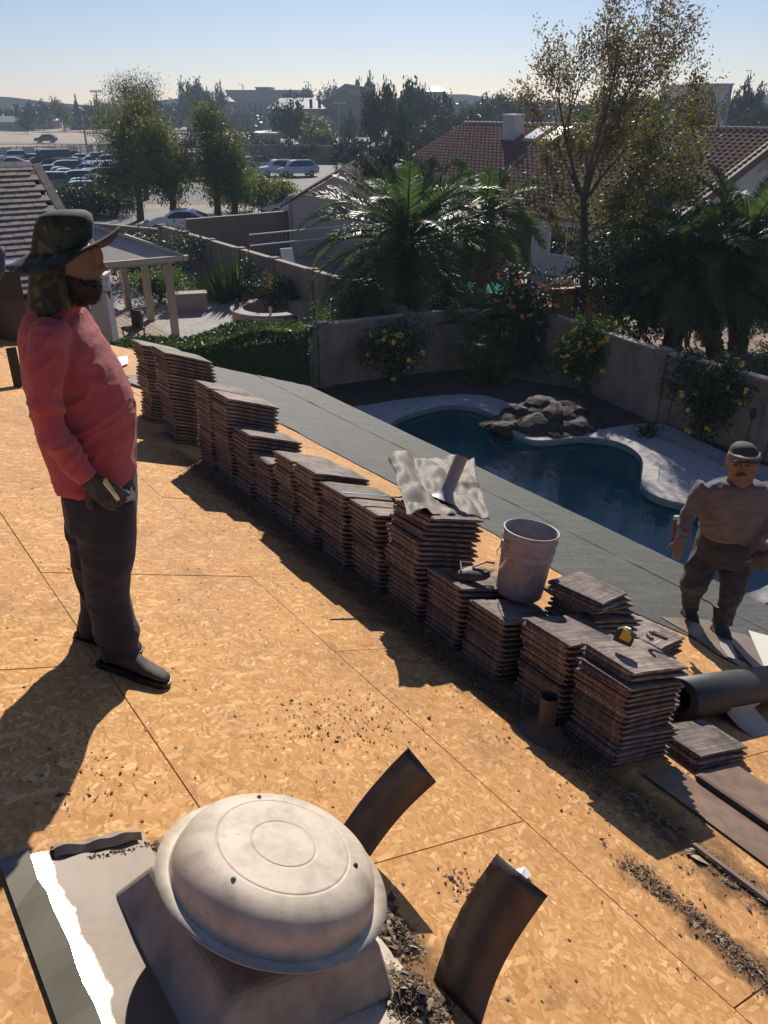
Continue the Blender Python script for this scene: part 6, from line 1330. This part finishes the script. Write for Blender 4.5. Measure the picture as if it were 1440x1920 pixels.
M_boot = mat('worn_boot', (.035, .025, .02), (.07, .05, .04), .7, sc=15); M_hair = mat('dark_hair', (.012, .01, .009), (.025, .02, .018), .7, sc=60, bst=1, bd=.004, bsc=140)
M_glove = mat('dark_work_glove', (.022, .022, .025), (.07, .06, .055), .8, sc=18)
cm, nt, bs = new_mat('camouflage_cloth'); bs.inputs['Roughness'].default_value = .9; v = coords(nt); n1 = noi(nt, v, 13, 2, .5); n2 = noi(nt, coords(nt, (1, 1, 1), (1, 2, 0)), 15, 2, .5)
c = mixc(nt, mth(nt, 'GREATER_THAN', n1, .52), (.032, .040, .024), (.016, .024, .015)); c = mixc(nt, mth(nt, 'GREATER_THAN', n2, .57), c, (.012, .012, .012)); c = mixc(nt, mth(nt, 'LESS_THAN', n2, .40), c, (.08, .075, .05)); nt.links.new(c, bs.inputs['Base Color']); bump(nt, bs, noi(nt, v, 60, 3), .3, .003)
def hand(b, wrist, dirv, palmn, scale=1.0, curl=.5, thumb=1):
    """palm and five separate bent fingers as tubes that fuse into the arm"""
    d = dirv.normalized(); n = palmn.normalized(); s = d.cross(n).normalized()
    pl = .095 * scale; b.rings([[wrist + d * (pl * f) + s * (w * math.cos(a)) + n * (t * math.sin(a)) for a in np.linspace(0, 2 * PI, 12, endpoint=False)] for f, w, t in ((-.25, .026 * scale, .02 * scale), (0, .03 * scale, .019 * scale), (.5, .041 * scale, .017 * scale), (1.0, .043 * scale, .014 * scale))])
    for k, L in enumerate((.072, .082, .077, .060)):
        p = wrist + d * pl * .92 + s * ((-.031 + .0205 * k) * scale); pts = [p]; dd = d.copy(); ax = s
        for j, sg_ in enumerate((.45, .3, .25)):
            dd = (Matrix.Rotation(-curl * (.6 + .5 * j), 3, ax) @ dd); p = p + dd * (L * sg_ * scale); pts.append(p)
        b.tube(pts, [.0095 * scale, .009 * scale, .008 * scale, .0068 * scale], 8)
    p = wrist + d * pl * .25 - s * (.034 * scale * thumb); dd = (d * .6 - s * .75 * thumb - n * .35).normalized(); p2 = p + dd * .038 * scale; dd = (dd + d * .7 - n * .2).normalized(); p3 = p2 + dd * .03 * scale; b.tube([p + s * .015 * scale * thumb, p, p2, p3], [.013 * scale, .0125 * scale, .0105 * scale, .008 * scale], 8)
# ---------- man in the red shirt, seen from his right side
Y0 = 2.72
pe = thing('person', 'man in faded red long sleeve shirt and camouflage sun hat looking right', 'person', dkp(235, 1245)); inv = pe.matrix_basis.inverted() if False else T(-pe.location)
b = MB()
b.rings(slab(Y0, [(424, 108, 150, .05), (440, 92, 166, .068), (460, 86, 177, .077), (480, 84, 181, .079), (500, 84, 182, .078), (520, 88, 182, .073), (540, 94, 181, .066), (556, 102, 178, .055), (568, 112, 168, .04)]))
b.rings(slab(Y0, [(520, 74, 140, .06), (560, 70, 138, .063), (590, 60, 142, .075), (625, 48, 160, .13)]))
limb(b, Y0, [(181, 470, 0, .017), (188, 485, 0, .016), (196, 500, 0, .0165), (186, 508, 0, .014)], 10)     # nose
limb(b, Y0, [(181, 516, 0, .016), (186, 522, 0, .011)], 8); limb(b, Y0, [(180, 528, 0, .014), (185, 529, 0, .010)], 8)   # lips
limb(b, Y0, [(168, 467, -.05, .015), (183, 468, -.03, .012), (184, 468, .03, .012)], 8)                               # brow
limb(b, Y0, [(120, 488, -.079, .012), (124, 505, -.082, .011), (120, 514, -.078, .008)], 8)                             # ear
# trunk and arm under the clothes, so the body is one figure
b.rings(slab(Y0, [(610, 60, 150, .13), (700, 60, 200, .15), (800, 75, 225, .15), (900, 125, 235, .14), (960, 145, 235, .13)]))
for dy, pts in ((-.2, [(90, 655), (88, 720), (106, 818), (140, 866), (168, 897)]), (.2, [(100, 640), (130, 720), (170, 800), (210, 850), (228, 885)])):
    limb(b, Y0 + dy, [(x, y, 0, r) for (x, y), r in zip(pts, (.03, .03, .03, .03, .03))])
for dy, pts in ((-.08, [(195, 930), (200, 1060), (205, 1150), (215, 1215)]), (.10, [(165, 930), (165, 1060), (172, 1130), (172, 1180)])): limb(b, Y0 + dy, [(x, y, 0, r) for (x, y), r in zip(pts, (.05, .035, .028, .025))])
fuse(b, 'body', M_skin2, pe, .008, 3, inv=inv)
b = MB()
b.rings(slab(Y0, [(562, 74, 136, .075), (572, 64, 142, .095), (588, 51, 154, .13), (606, 46, 164, .155), (640, 44, 187, .165), (680, 47, 214, .165), (720, 54, 236, .165), (760, 63, 250, .17), (800, 75, 252, .17), (840, 88, 250, .17), (870, 100, 249, .17), (888, 108, 250, .18), (900, 110, 247, .178)], 28))
limb(b, Y0, [(98, 612, -.11, .058), (90, 645, -.17, .064), (84, 700, -.21, .062), (88, 765, -.235, .057), (104, 818, -.245, .053), (130, 856, -.245, .049), (150, 882, -.242, .044), (165, 899, -.238, .041)], 14)
limb(b, Y0, [(100, 612, .13, .07), (112, 680, .21, .066), (140, 760, .23, .058), (190, 830, .22, .048), (215, 868, .2, .042)], 12)
sh = fuse(b, 'shirt', M_red, pe, .008, 5, inv=inv, folds=fold_fn(.011, 7, 11, .8, 1, .002))
b = MB(); b.lathe([(.066, -.014), (.074, -.012), (.076, .0), (.074, .012), (.068, .013)], 28, T(inv @ gy(108, 566, Y0)) @ RY(R(14)), 1.0, 1.12); b.build('collar', M_red, pe, smooth=True)
b = MB()
b.rings(slab(Y0, [(868, 118, 243, .155), (900, 118, 250, .165), (940, 124, 254, .17), (975, 130, 252, .165)], 24))
b.rings(slab(Y0 - .085, [(930, 132, 255, .085), (1000, 147, 256, .09), (1050, 153, 252, .085), (1080, 158, 243, .08), (1120, 164, 243, .074), (1160, 172, 252, .074), (1185, 180, 262, .078), (1205, 186, 260, .07), (1218, 186, 264, .074), (1226, 190, 258, .068)], 20))
b.rings(slab(Y0 + .11, [(930, 120, 235, .085), (1000, 126, 222, .085), (1050, 136, 215, .08), (1100, 148, 214, .072), (1140, 154, 208, .066), (1170, 150, 206, .068), (1186, 152, 204, .064)], 20))
fuse(b, 'trousers', M_jean, pe, .009, 4, inv=inv, folds=fold_fn(.011, 5, 5, -.9, 5))
b = MB(); fo = dkp(182, 1243); 
def shoe(heel, fwd, L, m, nm, sole=True):
    up = Vector((DR @ Vector((0, 0, 1)))[:]); f = fwd - up * fwd.dot(up); f.normalize(); s = up.cross(f); b = MB(); rs = []
    for x, w, h, zz in ((-.02, .02, .03, .0), (0, .036, .085, 0), (.07, .04, .105, 0), (.13, .043, .085, 0), (.19, .049, .06, 0), (.25, .047, .047, 0), (.285, .036, .036, 0), (.30, .018, .02, 0)):
        x *= L / .3; rs.append([heel + f * x + s * (w * math.cos(a)) + up * (.022 + max(-.012, (h - .01) * .5 * (1 + math.sin(a)) - .0)) for a in np.linspace(0, 2 * PI, 14, endpoint=False)])
    b.rings(rs); o = fuse(b, nm, m, pe_, .008, 2, inv=inv_)
    if sole:
        b2 = MB(); pts = [(x * L / .3, w) for x, w in ((-.022, .02), (0, .037), (.07, .039), (.13, .042), (.19, .05), (.25, .048), (.29, .036), (.305, .015))]; lo = [heel + f * x + s * w for x, w in pts] + [heel + f * x - s * w for x, w in pts[::-1]]; n = len(lo)
        b2.add([inv_ @ p for p in lo] + [inv_ @ (p + up * .024) for p in lo], [tuple(range(n))[::-1], tuple(range(n, 2 * n))] + [(i, (i + 1) % n, n + (i + 1) % n, n + i) for i in range(n)]); b2.build('sole', M_black, o)
    return o
pe_, inv_ = pe, inv
so_ = shoe(dkp(192, 1246), Vector((1, -.12, 0)), .285, M_boot, 'shoe')
for k in range(4):
    q = inv @ (dkp(192, 1246) + Vector((1, -.12, -.30)).normalized() * (.085 + .026 * k)); h_ = .125 - .013 * k; MB().tube([q + Vector((0, -.032, h_ - .02)), q + Vector((.006, 0, h_ + .003)), q + Vector((0, .032, h_ - .02))], .003, 5).build('lace', M_galv if False else M_grey, pe); shoe(dkp(150, 1192), Vector((1, -.1, 0)), .27, M_boot, 'shoe')
b = MB(); w0 = gy(162, 897, Y0 - .225); dh = (gy(200, 925, Y0 - .22) - w0); hand(b, w0 + dh * .1, dh, Vector((.25, -1, .2)), 1.12, .75, thumb=-1)
fuse(b, 'glove', M_glove, pe, .0035, 1, inv=inv)
bz = MB(); k0 = gy(205, 912, Y0 - .25)
t = thing('utility_knife', 'yellow and black utility knife held in the gloved hand', 'knife', gy(196, 898, Y0 - .255)); q = gy(222, 938, Y0 - .255) - t.location; MB().tube([(0, 0, 0), q * .5, q], [(.009, .006), (.011, .007), (.008, .006)], 8).build('handle', bpy.data.materials['yellow_plastic'], t); MB().tube([q * .1 + Vector((-.006, -.008, .0)), q * .9 + Vector((.004, -.008, 0))], .004, 6).build('slider', M_galv, t)
# beard and hair
b = MB(); b.rings(slab(Y0, [(478, 112, 126, .083), (495, 114, 134, .085), (508, 116, 152, .084), (520, 118, 176, .079), (527, 117, 185, .076), (540, 116, 189, .071), (550, 120, 188, .064), (560, 130, 186, .052), (568, 142, 180, .036)], 28)); bd_ = fuse(b, 'beard', M_hair, pe, .006, 3, .008, .02, inv)
b = MB(); b.rings(slab(Y0, [(452, 78, 120, .082), (480, 76, 118, .084), (505, 76, 114, .083), (530, 76, 110, .076), (548, 78, 104, .06)])); fuse(b, 'hair', M_hair, pe, .008, 1, .01, .02, inv)
def tufts(src, n, L, name, parent, droop=.4):
    me = src.data; b = MB(); vs = me.vertices; me.update()
    for _ in range(n):
        v = vs[random.randrange(len(vs))]; d = (v.normal + Vector((random.uniform(-.5, .5), random.uniform(-.5, .5), -droop + random.uniform(-.4, .3)))).normalized() * L * random.uniform(.5, 1.3); s_ = d.cross(Vector((random.random(), random.random(), random.random()))).normalized() * .0012
        b.add([v.co - s_, v.co + s_, v.co + d], [(0, 1, 2)])
    return b.build(name, M_hair, parent, kind='stuff')
tufts(bd_, 5000, .009, 'beard_hair', bd_)
hc = gy(122, 455, Y0)
def hp(x, y, dy=0): return inv @ gy(x, y, Y0 + dy)
b = MB(); rs = [[inv @ p for p in r] for r in slab(Y0, [(394, 112, 135, .03), (397, 88, 158, .075), (404, 76, 168, .092), (418, 70, 172, .1), (436, 67, 171, .103), (455, 65, 170, .106), (470, 64, 168, .108)], 32, 2.2)]
b.rings(rs, True); ho = b.build('hat_crown', cm, pe, smooth=True)
b = MB(); vs = []; NB = 48
ctr = hp(118, 464)
for k in range(NB):
    a = 2 * PI * k / NB; cx_, sy_ = math.cos(a), math.sin(a)
    for f in (0, .33, .66, 1.0):
        rx = .095 + (.080 + (.012 if cx_ > 0 else 0)) * f; ry = .10 + .075 * f; x = cx_ * rx; y = sy_ * ry
        z = .0 + .035 * max(0, cx_) ** 1.5 * (f ** 1.4) * 1.1 + (-.045 * abs(sy_) ** 2 * f) + (-.035 * max(0, -cx_) * f) + x * .10 + .006 * math.sin(a * 5) * f
        vs.append(ctr + Vector((x, y, z)))
b.add(vs, [(4 * k + j, 4 * ((k + 1) % NB) + j, 4 * ((k + 1) % NB) + j + 1, 4 * k + j + 1) for k in range(NB) for j in range(3)]); so = b.build('hat_brim', cm, pe, smooth=True); md = so.modifiers.new('s', 'SOLIDIFY'); md.thickness = .005; md.offset = 0
b = MB(); vs = []; n = 22
for k in range(n + 1):
    a = R(75 + 212 * k / n); cx_, sy_ = math.cos(a), math.sin(a)
    for j in range(7): f = j / 6; vs.append(ctr + Vector((cx_ * (.10 + .035 * f) - .012 * f, sy_ * (.098 + .02 * f), -.02 - .19 * f * (1 - .35 * max(0, cx_ + .3)) + .0)) + Vector((.008 * math.sin(a * 9) * f, .006 * math.cos(a * 11) * f, 0)))
b.add(vs, [(7 * k + j, 7 * (k + 1) + j, 7 * (k + 1) + j + 1, 7 * k + j + 1) for k in range(n) for j in range(6)]); so = b.build('neck_flap', cm, pe, smooth=True); md = so.modifiers.new('s', 'SOLIDIFY'); md.thickness = .004
# ---------- capped man climbing, facing the viewer
Y0 = 5.45
pe = thing('person', 'man in grey long sleeve shirt and dark cap leaning forward on the felt', 'person', dkp(1325, 1185)); inv = T(-pe.location); pe_, inv_ = pe, inv
b = MB(); hy = -.30
b.rings(slab(Y0 + hy, [(842, 1376, 1412, .06), (850, 1368, 1418, .085), (860, 1364, 1420, .10), (872, 1364, 1419, .103), (884, 1366, 1415, .10), (895, 1369, 1409, .09), (904, 1374, 1401, .075), (911, 1380, 1394, .05)], 24))
b.rings(slab(Y0 + hy + .05, [(885, 1368, 1410, .05), (905, 1362, 1412, .06), (925, 1345, 1425, .1)], 16))
yy = hy - .10
limb(b, Y0, [(1389, 868, yy, .012), (1387, 880, yy - .025, .014), (1387, 884, yy - .02, .015)], 8)
limb(b, Y0, [(1373, 866, yy + .01, .010), (1382, 865, yy, .009)], 8); limb(b, Y0, [(1396, 868, yy, .009), (1407, 870, yy + .015, .010)], 8)
limb(b, Y0, [(1379, 893, yy + .01, .010), (1387, 895, yy - .006, .011), (1395, 894, yy + .01, .010)], 8)
limb(b, Y0, [(1378, 904, yy + .03, .014), (1387, 907, yy + .025, .018)], 8)
limb(b, Y0, [(1363, 868, hy, .014), (1362, 880, hy, .014)], 8); limb(b, Y0, [(1420, 872, hy, .014), (1417, 884, hy, .014)], 8)
b.rings(slab(Y0, [(920, 1335, 1425, .1, -.2), (960, 1330, 1415, .12, -.1), (1010, 1325, 1400, .12, 0), (1050, 1320, 1395, .11, 0)]))
la = [(1322, 912, -.2, .05), (1297, 945, -.2, .042), (1284, 975, -.22, .036), (1279, 1004, -.26, .03), (1275, 1012, -.27, .028)]; ra = [(1436, 915, -.2, .05), (1448, 948, -.18, .042), (1444, 978, -.2, .036), (1432, 1006, -.26, .03), (1428, 1014, -.27, .028)]
limb(b, Y0, la); limb(b, Y0, ra)
w0 = gy(1274, 1012, Y0 - .27); hand(b, w0, gy(1271, 1042, Y0 - .30) - w0, Vector((.2, -1, 0)), 1.05, .35, thumb=-1)
w1 = gy(1427, 1014, Y0 - .27); hand(b, w1, gy(1421, 1040, Y0 - .32) - w1, Vector((-.3, -1, 0)), 1.05, .6, thumb=1)
lg = lambda dy, pts, rr: limb(b, Y0, [(x, y, dy + d, r) for (x, y, d), r in zip(pts, rr)])
lg(0, [(1330, 1030, 0), (1307, 1085, -.08), (1296, 1120, .08), (1292, 1150, .18)], (.05, .035, .03, .025)); lg(0, [(1375, 1030, 0), (1374, 1090, -.08), (1366, 1130, -.05), (1356, 1170, 0)], (.05, .035, .03, .025))
fuse(b, 'body', M_skin3, pe, .009, 2, inv=inv)
b = MB()
b.rings(slab(Y0, [(902, 1352, 1420, .075, -.24), (908, 1332, 1436, .11, -.23), (920, 1312, 1446, .135, -.21), (940, 1308, 1442, .15, -.17), (960, 1312, 1434, .165, -.13), (978, 1312, 1427, .17, -.10), (994, 1312, 1421, .165, -.07), (1004, 1318, 1412, .155, -.05)], 28))
limb(b, Y0, [(1326, 912, -.2, .075), (1306, 935, -.2, .07), (1292, 962, -.21, .06), (1284, 985, -.24, .05), (1279, 1008, -.26, .045)], 14); limb(b, Y0, [(1430, 914, -.2, .075), (1446, 938, -.19, .068), (1448, 962, -.19, .06), (1440, 986, -.23, .05), (1430, 1008, -.26, .045)], 14)
fuse(b, 'shirt', M_grey, pe, .010, 3, inv=inv, folds=fold_fn(.022, 5, 9, .7, 8))
b = MB()
b.rings(slab(Y0, [(985, 1316, 1414, .15), (1010, 1306, 1412, .155), (1035, 1300, 1410, .15), (1052, 1298, 1408, .14)], 24))
b.rings(slab(Y0, [(1040, 1296, 1352, .11), (1065, 1286, 1342, .11, -.05), (1090, 1277, 1330, .10, -.08), (1105, 1276, 1320, .085, -.02), (1120, 1279, 1312, .07, .06), (1132, 1281, 1309, .06, .12), (1142, 1281, 1308, .06, .14)], 18))
b.rings(slab(Y0, [(1040, 1352, 1409, .11), (1070, 1348, 1407, .11, -.05), (1100, 1351, 1398, .09, -.07), (1125, 1349, 1388, .075, -.05), (1145, 1343, 1378, .065, -.02), (1160, 1339, 1372, .065, 0), (1168, 1338, 1371, .065, 0)], 18))
fuse(b, 'trousers', M_jean2, pe, .010, 3, inv=inv, folds=fold_fn(.016, 5, 6, .9, 9))
# boots seen from the front
def boot(px, py, topy, dy, w=15):
    topy -= 16
    g0 = dkp(px, py); Yb = g0.y; b = MB(); b.rings(slab(Yb, [(topy, px - w * .95, px + w * .95, .055, .04), (topy + 10, px - w * .8, px + w * .8, .055, .04), (py - 18, px - w * .8, px + w * .8, .065, .03), (py - 10, px - w * .95, px + w * .95, .10, .0), (py - 3, px - w, px + w, .125, -.02), (py + 2, px - w, px + w, .125, -.02)], 18, 2.6)); return fuse(b, 'boot', M_boot, pe, .008, 2, .01, .04, inv=inv)
boot(1294, 1160, 1126, .1, 14); boot(1352, 1191, 1150, 0, 17)
b = MB(); rs = [[inv @ p for p in r] for r in slab(Y0 + hy + .01, [(831, 1390, 1404, .03), (834, 1380, 1414, .07), (840, 1373, 1419, .093), (848, 1369, 1422, .104), (857, 1365, 1424, .108), (864, 1365, 1423, .104)], 30, 2.1)]; b.rings(rs); b.build('cap_crown', mat('dark_cap', (.03, .025, .025), (.05, .042, .04), .8, sc=20), pe, smooth=True)
b = MB(); vs = []; cc = inv @ gy(1393, 847, Y0 + hy)
for k in range(17):
    a = R(190 + 160 * k / 16)
    for f in (0, .5, 1): vs.append(cc + Vector((math.cos(a) * (.108 + .0 * f) , math.sin(a) * (.10 + .055 * f), .004 - .004 * f - .024 * (math.cos(a) ** 2) * f)))
b.add(vs, [(3 * k + j, 3 * (k + 1) + j, 3 * (k + 1) + j + 1, 3 * k + j + 1) for k in range(16) for j in range(2)]); so = b.build('cap_visor', mat('pale_visor_edge', (.16, .14, .13), rough=.7), pe, smooth=True); md = so.modifiers.new('s', 'SOLIDIFY'); md.thickness = .006
for px, py in ((1378, 871), (1402, 873)): MB().lathe([(0, -.006), (.013, -.003), (.014, .002), (0, .006)], 12, T(inv @ gy(px, py, Y0 + hy - .098)) @ RX(PI / 2), 1.2, .6).build('eye', M_hair, pe, smooth=True)
MB().tube([inv @ gy(x, y, Y0 + hy - d) for x, y, d in ((1376, 892, .094), (1383, 889, .115), (1387, 889, .12), (1392, 889, .115), (1399, 892, .094))], [.004, .008, .006, .008, .004], 8).build('moustache', M_hair, pe, smooth=True)
for px, py in ((1377, 866), (1403, 868)): MB().tube([inv @ gy(px - 6, py + 1, Y0 + hy - .10), inv @ gy(px, py - 1, Y0 + hy - .108), inv @ gy(px + 6, py + 1, Y0 + hy - .10)], [.003, .005, .003], 6).build('eyebrow', M_hair, pe)
t = thing('tool_bag', 'dark tool bag hanging from the right hand of the capped man', 'tool bag', gy(1425, 1048, Y0 - .33)); b = MB(); b.rings([[Vector((w * math.cos(a), d * math.sin(a), z)) for a in np.linspace(0, 2 * PI, 14, endpoint=False)] for w, d, z in ((.03, .02, .06), (.075, .04, .03), (.08, .05, -.03), (.06, .045, -.07), (.02, .02, -.08))]); b.build('bag', bpy.data.materials['worn_leather'], t, smooth=True); MB().tube([(-.07, -.02, .01), (-.11, -.03, -.01)], .01, 8).build('hammer_handle', M_tan, t)
t = thing('hammer', 'hammer hanging at the left hip of the capped man', 'hammer', gy(1266, 985, Y0 - .1)); MB().tube([(0, 0, .05), (.0, 0, -.16)], .012, 8).build('handle', mat('dark_red_grip', (.12, .03, .02), rough=.6), t); MB().box(-.02, .05, -.012, .012, .05, .08).build('head', M_galv, t)
# ---------- third worker, only an elbow inside the left edge
Y0 = 9.4
pe = thing('person', 'worker in blue denim at the left edge, only an elbow showing', 'person', gy(-28, 665, Y0)); inv = T(-pe.location); pe_, inv_ = pe, inv
b = MB()
b.rings(slab(Y0, [(398, -48, -22, .09), (410, -50, -19, .1), (425, -48, -22, .08), (432, -42, -28, .06), (445, -46, -22, .07), (500, -60, -12, .1), (540, -56, -16, .1)]))
limb(b, Y0, [(-14, 455, 0, .03), (-4, 480, -.05, .03), (-4, 505, -.08, .03), (-12, 530, -.25, .03)]); w0 = gy(-12, 532, Y0 - .26); hand(b, w0, Vector((-.6, -.6, -.2)), Vector((0, 0, -1)), 1, .6)
limb(b, Y0, [(-56, 455, 0, .06), (-66, 490, 0, .05), (-58, 530, -.25, .04)]); w0 = gy(-58, 532, Y0 - .26); hand(b, w0, Vector((.6, -.6, -.2)), Vector((0, 0, -1)), 1, .6)
limb(b, Y0, [(-24, 540, 0, .09), (-20, 600, 0, .07), (-20, 660, 0, .05)]); limb(b, Y0, [(-46, 540, 0, .09), (-50, 600, 0, .07), (-50, 660, 0, .05)])
fuse(b, 'body', M_skin, pe, .014, 2, inv=inv)
b = MB(); b.rings(slab(Y0, [(440, -46, -22, .09), (452, -62, -8, .13), (490, -62, -9, .14), (545, -58, -13, .14)])); limb(b, Y0, [(-14, 457, 0, .075), (0, 478, -.03, .062), (1, 503, -.06, .058), (-8, 526, -.2, .05)]); limb(b, Y0, [(-56, 457, 0, .07), (-68, 490, 0, .062), (-60, 526, -.2, .05)]); fuse(b, 'shirt', cloth('blue_denim', (.035, .05, .11), (.06, .08, .15)), pe, .014, 2, .03, .1, inv)
b = MB(); b.rings(slab(Y0, [(535, -58, -13, .14), (565, -58, -12, .14)])); b.rings(slab(Y0, [(555, -34, -11, .1), (600, -32, -8, .09), (668, -30, -9, .08)])); b.rings(slab(Y0, [(555, -60, -36, .1), (600, -60, -38, .09), (668, -60, -40, .08)])); fuse(b, 'trousers', M_jean, pe, .014, 2, .03, .1, inv)
if True:
    MB().box(-500, 500, -70, 580, GZ - 3.0, 22).build('haze', hm_, kind='stuff')
